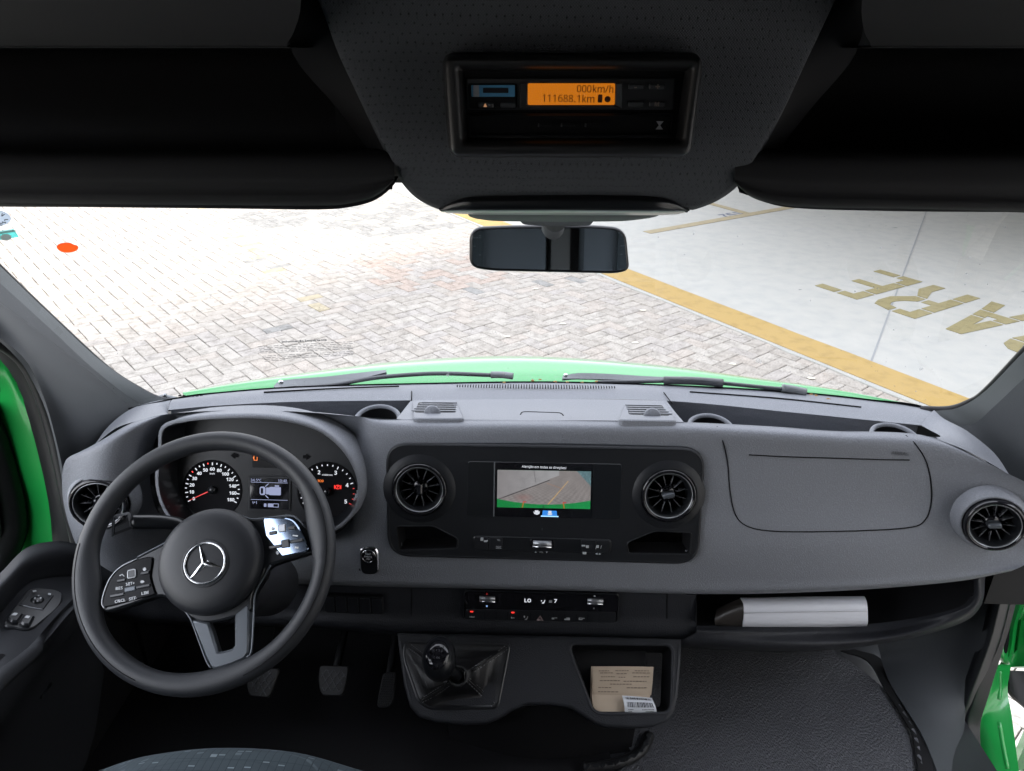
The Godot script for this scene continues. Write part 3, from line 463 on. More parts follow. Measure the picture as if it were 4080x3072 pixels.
	part(dash, "lower_panel", loft([p3([-0.8642,1.0208,-1.125,-0.6653,0.9558,-1.135,-0.4646,0.9606,-1.135,-0.252,0.9613,-1.135,0.0091,0.9626,-1.135,0.2463,0.9642,-1.135,0.3044,0.9628,-1.135]), p3([-0.8781,0.9318,-1.13,-0.6717,0.9043,-1.13,-0.469,0.9058,-1.13,-0.2531,0.9082,-1.127,0.0106,0.9143,-1.127,0.2498,0.9173,-1.127,0.3081,0.9194,-1.127]), p3([-0.8823,0.8623,-1.135,-0.6823,0.8516,-1.135,-0.4738,0.8604,-1.13,-0.2551,0.8528,-1.125,0.0126,0.8545,-1.125,0.2556,0.8577,-1.125,0.3164,0.8467,-1.125]), p3([-0.9758,0.7407,-1.26,-0.7533,0.7301,-1.26,-0.5237,0.7347,-1.26,-0.2809,0.7181,-1.26,0.0193,0.72,-1.26,0.2919,0.7236,-1.26,0.3601,0.7113,-1.26])], 40, 6), M.dark)
	part(dash, "shelf_lip", loft([p3([0.3072,0.9,-1.1201,0.4857,0.9,-1.1247,0.6694,0.905,-1.1368,0.7591,0.9836,-1.088,0.7817,1.0248,-1.078,0.7748,1.0648,-1.078]), p3([0.3033,0.896,-1.1037,0.4838,0.896,-1.1084,0.6674,0.9,-1.1215,0.7602,0.9866,-1.075,0.7841,1.0298,-1.065,0.7795,1.0737,-1.07]), p3([0.2679,0.8461,-1.125,0.4837,0.8668,-1.1,0.6554,0.8943,-1.098,0.7715,0.9603,-1.08,0.7972,1.0163,-1.07,0.795,1.0701,-1.08]), p3([0.3087,0.6982,-1.27,0.5664,0.6943,-1.27,0.7473,0.7524,-1.24,0.8351,0.8825,-1.16,0.8405,0.9715,-1.12,0.8133,1.0532,-1.1])], 40, 8), M.dark)
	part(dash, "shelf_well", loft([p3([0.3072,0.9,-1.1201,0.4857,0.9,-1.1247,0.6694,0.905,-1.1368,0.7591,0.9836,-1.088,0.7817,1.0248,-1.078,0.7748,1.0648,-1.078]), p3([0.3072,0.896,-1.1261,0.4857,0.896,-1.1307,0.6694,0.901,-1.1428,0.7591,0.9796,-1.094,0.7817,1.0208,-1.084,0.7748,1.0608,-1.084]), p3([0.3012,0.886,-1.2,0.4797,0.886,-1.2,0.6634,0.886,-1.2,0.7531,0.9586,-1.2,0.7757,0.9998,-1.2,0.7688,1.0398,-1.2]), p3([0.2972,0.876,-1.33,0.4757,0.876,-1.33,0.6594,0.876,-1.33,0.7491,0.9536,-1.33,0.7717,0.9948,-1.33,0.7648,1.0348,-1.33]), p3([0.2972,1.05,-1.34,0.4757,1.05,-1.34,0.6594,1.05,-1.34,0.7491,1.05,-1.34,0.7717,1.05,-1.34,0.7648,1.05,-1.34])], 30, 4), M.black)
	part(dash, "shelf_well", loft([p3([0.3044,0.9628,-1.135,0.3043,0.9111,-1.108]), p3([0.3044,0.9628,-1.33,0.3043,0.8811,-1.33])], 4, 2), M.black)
	# grooves and joints
	for g in [p3([-0.5753,1.2635,-1.367,-0.4377,1.2635,-1.3927,-0.3028,1.2635,-1.4118]), p3([0.3111,1.2635,-1.4191,0.4895,1.2635,-1.3978,0.649,1.2635,-1.3658])]:
		part(dash, "defrost_slot", tube(g, 0.0016, 6, false, 6), M.seam)
	part(dash, "panel_gap", tube(p3([0.3043,1.3157,-1.1672,0.3133,1.2948,-1.148,0.3248,1.2571,-1.1406,0.333,1.207,-1.1286,0.3451,1.1656,-1.1172,0.366,1.1456,-1.1097,0.4052,1.1395,-1.1045,0.4766,1.1442,-1.0985,0.5773,1.1563,-1.0905,0.6449,1.169,-1.0856,0.6659,1.1849,-1.0875,0.6713,1.2156,-1.0949,0.665,1.2528,-1.1028,0.6519,1.2884,-1.1123,0.6338,1.3132,-1.1236,0.6248,1.3194,-1.1432]), 0.0012, 6, false, 5), M.seam)
	part(dash, "panel_gap", tube(p3([0.3605,1.2731,-1.1426,0.426,1.2734,-1.1389,0.5042,1.2763,-1.1331,0.5801,1.2807,-1.1247,0.6274,1.2855,-1.1174]), 0.0012, 6, false, 5), M.seam)
	for g in [p3([-0.2484,0.9596,-1.1344,-0.2493,0.9107,-1.1269,-0.2508,0.8578,-1.1224]), p3([0.248,0.9635,-1.1345,0.2506,0.9176,-1.1267,0.2552,0.8601,-1.1238])]:
		part(dash, "panel_gap", tube(g, 0.0013, 6, false, 4), M.seam)
	part(dash, "panel_gap", tube(p3([-0.2727,1.2645,-1.3877,-0.2664,1.2635,-1.3442]), 0.001, 6, false, 1), M.seam)
	part(dash, "panel_gap", tube(p3([0.2549,1.2645,-1.4107,0.263,1.2655,-1.3566]), 0.001, 6, false, 1), M.seam)
	part(dash, "lid_slot", tube(p3([-0.0448,1.2937,-1.236,-0.0415,1.2868,-1.259,-0.0308,1.2855,-1.2643,-0.0026,1.2868,-1.2612,0.0255,1.2882,-1.258,0.033,1.2911,-1.2491,0.0355,1.2969,-1.2303]), 0.0012, 6, false, 4), M.seam)
	var gr := plates_slats(p3([-0.1825,1.262,-1.414,0.1558,1.262,-1.4263]), 60, 0.0022, 0.016)
	part(dash, "speaker_grille", gr, M.black)
	# cup holder rims in the top trays
	for q in [[-0.3142,1.2857,-1.235], [0.3136,1.2836,-1.235], [0.6426,1.2887,-1.205]]:
		var c := Vector3(q[0], q[1] - 0.006, q[2])
		var x := Transform3D(Basis(Vector3.RIGHT, -PI / 2 + 0.15), c)
		var cup := part(dash, "cup_holder", lathe([0.036, -0.06, 0.036, -0.004, 0.037, 0.001, 0.041, 0.003, 0.044, 0.0, 0.044, -0.012], 36), M.dash, x)
		part(cup, "cup_well", lathe([0.0, -0.05, 0.0355, -0.05, 0.0355, -0.003], 28), M.black, x)
	# small defroster vents on top
	for q in [[Transform3D(Vector3(0.9998,0.0173,0.0052),Vector3(0.0099,-0.2847,-0.9586),Vector3(-0.0151,0.9585,-0.2848),Vector3(-0.2041,1.2867,-1.2651)), [-0.0616,0.0781,0.0259,0.0952,0.0604,-0.0959,-0.0301,-0.1015], [-0.0461,0.0626,0.0217,0.0725,0.0401,-0.0431,-0.0361,-0.0479]], [Transform3D(Vector3(0.9999,0.0097,0.0029),Vector3(0.0057,-0.3036,-0.9528),Vector3(-0.0083,0.9527,-0.3037),Vector3(0.1928,1.2901,-1.2721)), [-0.0252,0.0947,0.0579,0.0854,0.04,-0.11,-0.0629,-0.111], [-0.0228,0.0702,0.0451,0.0657,0.036,-0.0618,-0.0374,-0.0542]]]:
		var fr: Transform3D = q[0]
		var outer := rq(ccw(line2(q[1])), 0.012, 5)
		var inner := rq(ccw(line2(q[2])), 0.008, 5)
		var dv := part(dash, "defroster_vent", plate(outer, -0.014, 0.0012, 0.002), M.dash, fr)
		part(dv, "vent_opening", plate(inner, 0.0, 0.0018, 0.0005), M.black, fr)
		var lo := inner[0]
		var hi := inner[0]
		for p in inner:
			lo = lo.min(p)
			hi = hi.max(p)
		for k in 5:
			var yv := lerpf(lo.y, hi.y, (k + 0.6) / 5.2)
			part(dv, "slat", plate(rect((hi.x - lo.x) * (0.97 - 0.035 * k), (hi.y - lo.y) * 0.05, 0.0, Vector2((lo.x + hi.x) / 2, yv)), 0.0016, 0.0036, 0.0003), M.dash, fr)
		part(dv, "thumb_wheel", lathe([0.0, -0.004, 0.014, -0.004, 0.016, 0.0, 0.014, 0.004, 0.0, 0.004], 24), M.dash, fr * Transform3D(Basis(Vector3.RIGHT, PI / 2), Vector3((lo.x + hi.x) / 2, lo.y - 0.002, 0.0)))
	# round vents in the dashboard's two ends
	round_vent(Transform3D(Vector3(0.9848,0,-0.1736),Vector3(-0.0242,0.9903,-0.1371),Vector3(0.172,0.1392,0.9752),Vector3(-0.7708,1.1906,-1.062)), 0.0455, 20.0, false, true)
	round_vent(Transform3D(Vector3(0.9613,0,0.2756),Vector3(0.0384,0.9903,-0.1338),Vector3(-0.273,0.1392,0.9519),Vector3(0.7455,1.2143,-1.035)), 0.0430, -68.0, true, true)
	# engine start button
	var sx: Transform3D = Transform3D(Vector3(0.9997,0,0.0248),Vector3(0.0036,0.9895,-0.1444),Vector3(-0.0246,0.1444,0.9892),Vector3(-0.3195,1.0504,-1.1032))
	var sb := part(dash, "start_button", plate(rq(p2([-0.0169,0.0286,0.0185,0.0303,0.0193,-0.0286,-0.0165,-0.0294]),0.0148,6), -0.004, 0.004, 0.002), M.chrome, sx)
	part(sb, "button_face", plate(inset(rq(p2([-0.0169,0.0286,0.0185,0.0303,0.0193,-0.0286,-0.0165,-0.0294]),0.0148,6), 0.0018), 0.0, 0.0045, 0.001), M.satin, sx)
	var c2: Array = [0.0006,0.0112]
	part(sb, "button_ring", lathe([0.0115, 0.004, 0.0125, 0.0062, 0.0135, 0.004], 28), M.chrome, at2(sx, c2[0], c2[1]))
	part(sb, "button_cap", lathe([0.0, 0.0062, 0.0105, 0.0058, 0.0116, 0.004], 28), M.gloss, at2(sx, c2[0], c2[1]))
	words(sb, "START", 0.0028, M.print, at2(sx, c2[0], c2[1] + 0.0052, 0.0066))
	words(sb, "ENGINE", 0.0030, M.print, at2(sx, c2[0], c2[1], 0.0068))
	words(sb, "STOP", 0.0028, M.print, at2(sx, c2[0], c2[1] - 0.0052, 0.0066))
	# blank switches in the lower panel
	var lf: Transform3D = Transform3D(Vector3(1,0,0),Vector3(0,0.9945,-0.1045),Vector3(0,0.1045,0.9945),Vector3(0.0036,0.9341,-1.124))
	var row: Array = [-0.412,-0.0052,-0.3884,-0.0055,-0.3648,-0.0058,-0.3413,-0.0061,-0.3177,-0.0064]
	var bay := part(dash, "switch_bay", plate(rect(0.112, 0.040, 0.004, Vector2(row[4] + 0.002, row[5])), -0.004, 0.0045, 0.001), M.black, lf)
	for k in 5:
		part(bay, "blank_switch", plate(rect(0.0196, 0.033, 0.0015, Vector2(row[k * 2], row[k * 2 + 1])), 0.004, 0.0062, 0.0008), M.panel, lf)
	words(dash, "AIRBAG", 0.006, mat(0.09, 0.092, 0.1, 0.6), Transform3D(Vector3(0.9875,0,0.1575),Vector3(0.0271,0.9851,-0.17),Vector3(-0.1551,0.1721,0.9728),Vector3(0.6109,1.2957,-1.1212)), false, "embossed_lettering")

func plates_slats(seg: PackedVector3Array, n: int, w: float, l: float) -> ArrayMesh:
	var s := st()
	for i in n:
		var p := seg[0].lerp(seg[1], (i + 0.5) / n)
		var h := l * (0.35 + 0.65 * sin(PI * (i + 0.5) / n))
		quad(s, p + Vector3(-w / 2, 0.006, h / 2), p + Vector3(w / 2, 0.006, h / 2), p + Vector3(w / 2, 0.006, -h / 2), p + Vector3(-w / 2, 0.006, -h / 2))
		quad(s, p + Vector3(-w / 2, 0.003, h / 2), p + Vector3(w / 2, 0.003, h / 2), p + Vector3(w / 2, 0.006, h / 2), p + Vector3(-w / 2, 0.006, h / 2))
	return done(s)

func round_vent(x: Transform3D, r: float, knob_turn: float, pale: bool, collar: bool) -> void:
	var k := r / 0.05
	var vent := part(dash, "air_vent", lathe([0.052 * k, -0.02, 0.0525 * k, 0.004, 0.051 * k, 0.009, 0.0475 * k, 0.0105, 0.045 * k, 0.006], 48), M.gloss, x)
	if collar:
		part(vent, "collar", lathe([0.067 * k, -0.030, 0.063 * k, -0.014, 0.058 * k, -0.003, 0.0545 * k, 0.0, 0.052 * k, -0.01], 48), M.dash, x)
	part(vent, "chrome_ring", lathe([0.0455 * k, 0.006, 0.0450 * k, 0.0085, 0.0438 * k, 0.0085, 0.0432 * k, 0.006], 48), M.silver, x)
	part(vent, "inner_ring", lathe([0.0435 * k, 0.007, 0.0425 * k, 0.006, 0.0375 * k, -0.006, 0.0365 * k, -0.02], 48), M.satin, x)
	part(vent, "barrel", lathe([0.0, -0.024, 0.037 * k, -0.024, 0.0385 * k, -0.004], 40), M.hole, x)
	for i in 12:
		var a := TAU * (i + 0.35) / 12.0 + deg_to_rad(knob_turn)
		var b := Transform3D(Basis(Vector3.BACK, a), Vector3.ZERO)
		part(vent, "vane", plate(ccw(PackedVector2Array([Vector2(0.0165 * k, -0.0006), Vector2(0.0375 * k, -0.0009), Vector2(0.0375 * k, 0.0009), Vector2(0.0165 * k, 0.0006)])), -0.02, -0.004, 0.0003), M.vane, x * b)
	part(vent, "hub_cone", lathe([0.017 * k, -0.022, 0.0165 * k, -0.010, 0.013 * k, -0.006, 0.0, -0.005], 32), M.gloss, x)
	part(vent, "knob", plate(rect(0.0235 * k, 0.0105 * k, 0.005 * k), -0.006, 0.009, 0.0022), M.spoke if pale else M.gloss, x * Transform3D(Basis(Vector3.BACK, deg_to_rad(knob_turn + 90.0) if not pale else deg_to_rad(12.0)), Vector3.ZERO))

# ---------- centre control panel ----------
func build_panel() -> void:
	var x: Transform3D = Transform3D(Vector3(1,0,0),Vector3(0,0.9744,-0.225),Vector3(0,0.225,0.9744),Vector3(0.0016,1.1764,-1.122))
	var ol: PackedVector2Array = rq(p2([-0.2845,0.1061,0.2819,0.1107,0.285,-0.1111,-0.2835,-0.1115]),0.0433,8)
	var holes := [oval(0.0945, 0.0945, pg(908, 1053), 40), oval(0.0945, 0.0945, pg(1442, 1066), 40)]
	var pockets := [rq(p2([-0.2682,-0.0494,-0.1981,-0.0474,-0.1524,-0.0713,-0.154,-0.0931,-0.2629,-0.0999]),0.0068,4), rq(p2([0.151,-0.0697,0.2,-0.0459,0.2686,-0.0466,0.2684,-0.0916,0.154,-0.0931]),0.0067,4)]
	for o in pockets:
		holes.append(inset(o, 0.0025))
	var p := part(dash, "control_panel", holed(inset(ol, 0.0045), holes, -0.03, 0.007), M.panel, x)
	part(p, "rounded_edge", band([ol, ol, inset(ol, 0.0012), inset(ol, 0.0046)], [-0.03, 0.0025, 0.0055, 0.0069]), M.panel, x)
	part(p, "raised_border", band([inset(ol, 0.003), inset(ol, 0.0045), inset(ol, 0.006)], [0.007, 0.0085, 0.0068]), M.panel, x)
	# display glass and display
	part(p, "display_glass", plate(rq(p2([-0.1368,0.0757,0.1351,0.0778,0.1387,-0.0262,-0.1376,-0.0269]),0.005,6), 0.004, 0.0078, 0.0006), M.satin, x)
	var sc: PackedVector2Array = rq(p2([-0.0888,0.0752,0.0842,0.0764,0.0861,-0.0259,-0.0889,-0.0264]),0.0017,1)
	part(p, "display", plate(sc, 0.006, 0.0086, 0.0), M.gloss, x)
	part(p, "display_edge", plate(rq(p2([-0.0909,0.0752,-0.0888,0.0752,-0.0887,-0.0264,-0.0909,-0.0265]),0.0003,1), 0.006, 0.0092, 0.0), M.silver, x)
	var q: Array = [-0.0845,0.0619,0.0815,0.0634,0.0828,-0.0074,-0.0842,-0.0085]
	var s := st()
	var vs := []
	for i in 4:
		vs.append(Vector3(q[i * 2], q[i * 2 + 1], 0.0092))
	quad_uv(s, vs, [Vector2(0, 0), Vector2(1, 0), Vector2(1, 1), Vector2(0, 1)])
	var scr := mat(0.02, 0.02, 0.02, 0.3)
	scr.emission_enabled = true
	scr.emission_texture = ImageTexture.create_from_image(reversing_picture())
	scr.emission = Color.BLACK
	scr.emission_energy_multiplier = 0.115
	part(p, "camera_picture", done(s), scr, x)
	words(p, "Atenção em todas as direções!", 0.0042, M.white_mark, at2(x, -0.002,0.0689, 0.0092, -0.012))
	# bottom icons of the display
	part(p, "active_tab", plate(rq(p2([-0.0021,-0.0124,0.0229,-0.0126,0.0241,-0.0223,-0.0027,-0.0227]),0.0008,1), 0.008, 0.0090, 0.0), lit(0.02, 0.16, 0.5, 0.2), x)
	part(p, "active_tab_edge", plate(rq(p2([-0.0052,-0.0223,0.0266,-0.0223,0.0267,-0.0241,-0.0051,-0.0241]),0.0004,1), 0.008, 0.0094, 0.0), lit(0.35, 0.65, 0.95, 0.2), x)
	part(p, "camera_icon", plates([p2([0.0079,-0.013,0.0137,-0.0129,0.0139,-0.0173,0.008,-0.0175]), p2([0.0064,-0.0184,0.0156,-0.0181,0.014,-0.0204,0.0081,-0.0206]), p2([-0.0163,-0.0128,-0.0097,-0.0126,-0.0095,-0.0171,-0.0162,-0.0173]), p2([-0.0188,-0.0147,-0.017,-0.0191,-0.0119,-0.0207,-0.0078,-0.0188,-0.0071,-0.0144,-0.0088,-0.0144,-0.0103,-0.018,-0.0154,-0.0181])], 0.0088, 0.0097, 0.0), M.white_mark, x)
	# centre vents
	round_vent(Transform3D(Vector3(1,0,0),Vector3(0,0.9744,-0.225),Vector3(0,0.225,0.9744),Vector3(-0.2215,1.1992,-1.1211)), 0.0470, 0.0, false, false)
	round_vent(Transform3D(Vector3(1,0,0),Vector3(0,0.9744,-0.225),Vector3(0,0.225,0.9744),Vector3(0.2223,1.2,-1.1213)), 0.0470, 5.0, true, false)
	for o in [Transform3D(Vector3(1,0,0),Vector3(0,0.9744,-0.225),Vector3(0,0.225,0.9744),Vector3(-0.2215,1.1978,-1.1269)), Transform3D(Vector3(1,0,0),Vector3(0,0.9744,-0.225),Vector3(0,0.225,0.9744),Vector3(0.2223,1.1986,-1.1271))]:
		part(p, "vent_surround", lathe([0.066, 0.006, 0.062, 0.0085, 0.055, 0.012, 0.050, 0.013], 48), M.panel, o)
	# pockets
	for o in pockets:
		var pk := part(p, "pocket", band([o, inset(o, 0.0012), inset(o, 0.0026)], [0.0068, 0.0088, 0.0060]), M.panel, x)
		part(pk, "pocket_well", band([inset(o, 0.0024), inset(o, 0.005), inset(o, 0.009)], [0.0065, -0.02, -0.028], true), M.black, x)
	# key strip
	var strip := part(p, "key_strip", plate(rq(p2([-0.1263,-0.0651,0.1239,-0.0651,0.1243,-0.0913,-0.1269,-0.0932]),0.0076,4), 0.004, 0.0085, 0.001), M.satin, x)
	for o in [rq(p2([-0.1237,-0.0668,-0.0992,-0.067,-0.0997,-0.0915,-0.1243,-0.0913]),0.0025,2), rq(p2([-0.0976,-0.067,-0.0731,-0.0672,-0.0735,-0.0916,-0.0981,-0.0914]),0.0025,2), rq(p2([0.0693,-0.0667,0.0954,-0.0668,0.0956,-0.0903,0.0694,-0.0902]),0.0025,2), rq(p2([0.0971,-0.0668,0.1215,-0.067,0.1218,-0.0905,0.0973,-0.0903]),0.0025,2)]:
		part(strip, "key", plate(o, 0.008, 0.0100, 0.0006), M.panel, x)
	var roll: Transform3D = Transform3D(Vector3(1,0,0),Vector3(0,0.9744,-0.225),Vector3(0,0.225,0.9744),Vector3(0.0005,1.1044,-1.0961))
	part(strip, "volume_roller_bed", plate(rect(0.044, 0.017, 0.007), -0.003, 0.0005, 0.0004), M.gloss, roll)
	part(strip, "volume_roller", tube(p3([-0.0165, 0.0005, 0.0005, 0.0165, 0.0005, 0.0005]), 0.0058, 14, false, 1), M.silver, roll)
	part(strip, "volume_roller_edge", tube(p3([-0.0168, -0.0052, 0.003, 0.0168, -0.0052, 0.003]), 0.0018, 10, false, 1), M.chrome, roll)
	for l in [["VOL", 1172, 1187.5, 0.0030], ["TEL", 1075, 1164, 0.0030], ["RADIO", 1075, 1178, 0.0024], ["MEDIA", 1075, 1181.5, 0.0024]]:
		words(strip, l[0], l[3], M.print, panel_at(l[1], l[2]))
	part(strip, "key_symbol", plates([tri(1159.5, 1187), tri(1184.5, 1187.5, true), arrow_left(1297, 1187.8), arrow_left(1305, 1188, true), ring_arc(1295, 1174), ring_arc(1306, 1173)], 0.0098, 0.0108, 0.0), M.print, x)
	part(strip, "key_symbol", plates([sq(1037, 1163, 6, 7), sq(1045, 1167, 7, 4), sq(1049.5, 1166, 2, 3), sq(1270, 1187, 8, 5), sq(1267, 1171, 8, 3), sq(1276, 1173, 6, 6), sq(1299, 1172, 5, 6)], 0.0098, 0.0108, 0.0), M.print, x).set_meta("kind", "stuff")
	part(p, "sensor_dot", plate(rect(0.002, 0.004, 0.0, Vector2(-0.0019,-0.049)), 0.006, 0.0075, 0.0), M.dim, x)

# the panel's own ruler: 1 unit of this grid is 0.83 mm
func pg(gx: float, gy: float) -> Vector2:
	return Vector2((gx - 1175.0) * 0.0008, (1085.0 - gy) * 0.0009 + (gx - 1175.0) * 0)

func panel_at(gx: float, gy: float) -> Transform3D:
	var v := pg(gx, gy)
	return at2(Transform3D(Vector3(1,0,0),Vector3(0,0.9744,-0.225),Vector3(0,0.225,0.9744),Vector3(0.0016,1.1764,-1.122)), v.x, v.y, 0.0102, -0.01)

func sq(gx: float, gy: float, w: float, h: float) -> PackedVector2Array:
	return rect(w * 0.00083, h * 0.00083, 0.0, pg(gx, gy))

func tri(gx: float, gy: float, down := false) -> PackedVector2Array:
	var k := -0.0016 if down else 0.0016
	var c := pg(gx, gy)
	return ccw(PackedVector2Array([c + Vector2(-0.0018, -k), c + Vector2(0.0018, -k), c + Vector2(0, k)]))

func arrow_left(gx: float, gy: float, flip := false) -> PackedVector2Array:
	var k := -0.002 if flip else 0.002
	var c := pg(gx, gy)
	return ccw(PackedVector2Array([c + Vector2(k, -0.0018), c + Vector2(k, 0.0018), c + Vector2(-k, 0)]))

func ring_arc(gx: float, gy: float) -> PackedVector2Array:
	var c := pg(gx, gy)
	return ccw(PackedVector2Array([c + Vector2(-0.0004, -0.003), c + Vector2(0.0004, -0.003), c + Vector2(0.0016, 0.003), c + Vector2(0.0008, 0.003)]))

func reversing_picture() -> Image:       # what the reversing camera shows: flat print on the screen
	var w := 400
	var h := 162
	var im := Image.create(w, h, false, Image.FORMAT_RGB8)
	var nz := FastNoiseLite.new()
	nz.seed = 5
	nz.frequency = 0.02
	for y in h:
		for x in w:
			var u := float(x) / w
			var v := float(y) / h
			var c := Color(0.60, 0.575, 0.57)
			var wall := 0.78 - u * 0.98 if u < 0.56 else -1.0
			if u < 0.56 and v < wall or (u < 0.66 and v < 0.12 + (0.66 - u) * 0.9 and u >= 0.56):
				c = Color(0.56, 0.545, 0.55).lerp(Color(0.66, 0.66, 0.67), clampf(u * 1.4, 0, 1))
			elif u < 0.56 and v < wall + 0.022:
				c = Color(0.25, 0.23, 0.24)
			else:
				var d := 1.0 / maxf(v + 0.25, 0.1)
				var br := sin((u - 0.5) * d * 95.0) * sin(d * 60.0)
				c = c * (0.92 + 0.07 * br * clampf(v * 1.5, 0.0, 1.0))
				c = c.lerp(Color(0.60, 0.42, 0.40), 0.5 * clampf(1.0 - Vector2(u - 0.28, v - 0.72).length() * 8.0, 0.0, 1.0))
			if u > 0.85 and v < (u - 0.85) * 2.6:
				c = Color(0.42, 0.55, 0.58) * (0.8 + 0.5 * absf(nz.get_noise_2d(x * 3, y * 3)))
			if absf(u - (0.55 + (0.88 - v) * 0.335)) < 0.003 + v * 0.005 and v > 0.26 and v < 0.9:
				c = Color(0.80, 0.66, 0.46)
			if v > 0.33 and v < 0.47 and absf((u - 0.53) - (v - 0.33) * 1.2) < 0.008:
				c = Color(0.66, 0.52, 0.44)
			if u > 0.385 and u < 0.41 and v < 0.36 and absf(u - 0.39 - v * 0.06) < 0.003:
				c = Color(0.45, 0.44, 0.45)
			var arc := 0.90 - pow(absf(u - 0.5) * 2.0, 2.0) * 0.13
			if v > arc:
				c = Color(0.02, 0.52, 0.24).lerp(Color(0.06, 0.58, 0.29), u)
			for m in [0.27, 0.72]:
				var lean := 0.04 if m < 0.5 else -0.04
				if absf(u - m - (1.0 - v) * lean * 2.0) < 0.006 and v > 0.84:
					c = Color(0.80, 0.45, 0.12)
				if v > 0.825 and v < 0.85 and u > m - 0.005 + lean * 0.3 and u < m + 0.03 + lean * 0.3:
					c = Color(0.85, 0.22, 0.2)
			if absf(u - 0.497) < 0.008 and v > 0.93 and absf(absf(u - 0.497) - (v - 0.93) * 0.11) < 0.003:
				c = Color(0.02, 0.1, 0.05)
			c = c * (0.96 + 0.06 * nz.get_noise_2d(x, y))
			im.set_pixel(x, y, c)
	return im

# ---------- instruments ----------
func build_cluster() -> void:
	var x: Transform3D = Transform3D(Vector3(1,0,0),Vector3(0,0.9272,-0.3746),Vector3(0,0.3746,0.9272),Vector3(-0.5135,1.1871,-1.15))
	var rimx: Transform3D = Transform3D(Vector3(1,0,0),Vector3(0,0.9781,-0.2079),Vector3(0,0.2079,0.9781),Vector3(-0.5008,1.2274,-1.102))
	var rim_o: PackedVector2Array = smooth2(p2([-0.1725,0.0423,-0.1632,0.0847,-0.1231,0.0999,-0.0582,0.1073,0.0102,0.1091,0.07,0.1015,0.1175,0.0836,0.1542,0.0485,0.1741,0.0048,0.1746,-0.0367,0.1546,-0.074,0.1106,-0.1019,-0.0065,-0.1142,-0.1152,-0.1155,-0.1665,-0.0788,-0.1823,-0.0223]), 4)
	var c := part(dash, "instrument_cluster", plate(smooth2(p2([-0.2058,0.0419,-0.1929,0.0893,-0.1458,0.1118,-0.0775,0.1178,-0.0049,0.1179,0.059,0.111,0.1102,0.0927,0.1532,0.0596,0.1836,0.0134,0.1842,-0.0338,0.159,-0.0732,0.1122,-0.1047,-0.0079,-0.121,-0.1199,-0.1154,-0.1888,-0.074,-0.2103,-0.0141]), 4), -0.01, 0.0, 0.0), M.panel, x)
	# the shell's hood round the opening
	var base := PackedVector2Array()
	for i in rim_o.size():
		var p := rim_o[i]
		var k := lerpf(0.013, 0.002, clampf((p.y - 0.03) / 0.055, 0.0, 1.0))
		base.append(p + (p / Vector2(0.17, 0.10)).normalized() * k)
	var mid := PackedVector2Array()
	for i in rim_o.size():
		mid.append(rim_o[i].lerp(base[i], 0.45))
	part(c, "hood", band([base, mid, inset(rim_o, -0.004), rim_o, inset(rim_o, 0.003)], [-0.07, -0.022, -0.001, 0.0015, 0.0]), M.dash, rimx)
	part(c, "bezel", band([inset(rim_o, 0.0025), inset(rim_o, 0.006), inset(rim_o, 0.012)], [0.001, -0.02, -0.085]), M.satin, rimx)
	# speedometer
	var sp: Transform3D = Transform3D(Vector3(1,0,0),Vector3(0,0.9272,-0.3746),Vector3(0,0.3746,0.9272),Vector3(-0.6086,1.1706,-1.1428))
	part(c, "dial_face", lathe([0.0, 0.0, 0.052, 0.0, 0.054, 0.0012, 0.0555, 0.0], 56), M.hole, sp)
	var ticks := []
	var reds := []
	var names := ["0", "10", "20", "30", "40", "50", "60", "80", "100", "120", "140", "160", "180"]
	for i in 25:
		var an := deg_to_rad(207.0 - i * 234.0 / 24.0)
		var big := i % 2 == 0
		var d := Vector2(cos(an), sin(an))
		var n := Vector2(-d.y, d.x) * 0.0008
		var a := d * 0.0505
		var b := d * (0.0455 if big else 0.0475)
		var t := ccw(PackedVector2Array([a + n, a - n, b - n, b + n]))
		if i in [7, 11]:
			reds.append(t)
		else:
			ticks.append(t)
		if big:
			words(c, names[i / 2], 0.0062, M.white_mark, at2(sp, d.x * 0.0385, d.y * 0.0385, 0.001), true, "dial_number")
	part(c, "dial_ticks", plates(ticks, 0.0, 0.001, 0.0), M.white_mark, sp)
	part(c, "dial_ticks", plates(reds, 0.0, 0.001, 0.0), M.red_mark, sp)
	words(c, "km/h", 0.003, M.white_mark, at2(sp, 0.0, 0.030, 0.001), false, "dial_lettering")
	part(c, "needle", plate(ccw(PackedVector2Array([Vector2(0.0, -0.0013), Vector2(0.046, -0.0004), Vector2(0.046, 0.0004), Vector2(0.0, 0.0013)])), 0.003, 0.0045, 0.0003), M.needle, sp * Transform3D(Basis(Vector3.BACK, deg_to_rad(206.0)), Vector3.ZERO))
	part(c, "needle_hub", lathe([0.0075, 0.0, 0.0072, 0.006, 0.0, 0.0075], 28), M.satin, sp)
	# rev counter
	var rv: Transform3D = Transform3D(Vector3(1,0,0),Vector3(0,0.9272,-0.3746),Vector3(0,0.3746,0.9272),Vector3(-0.3962,1.1726,-1.1436))
	part(c, "dial_face", lathe([0.0, 0.0, 0.052, 0.0, 0.054, 0.0012, 0.0555, 0.0], 56), M.hole, rv)
	ticks = []
	reds = []
	for i in 21:
		var an := deg_to_rad(207.0 - i * 234.0 / 20.0)
		var d := Vector2(cos(an), sin(an))
		var n := Vector2(-d.y, d.x) * 0.0008
		var a := d * 0.0505
		var b := d * (0.0455 if i % 4 == 0 else 0.0475)
		var t := ccw(PackedVector2Array([a + n, a - n, b - n, b + n]))
		if i > 16:
			reds.append(t)
		else:
			ticks.append(t)
		if i % 4 == 0:
			words(c, str(i / 4), 0.0075, M.white_mark, at2(rv, d.x * 0.0385, d.y * 0.0385, 0.001), true, "dial_number")
	part(c, "dial_ticks", plates(ticks, 0.0, 0.001, 0.0), M.white_mark, rv)
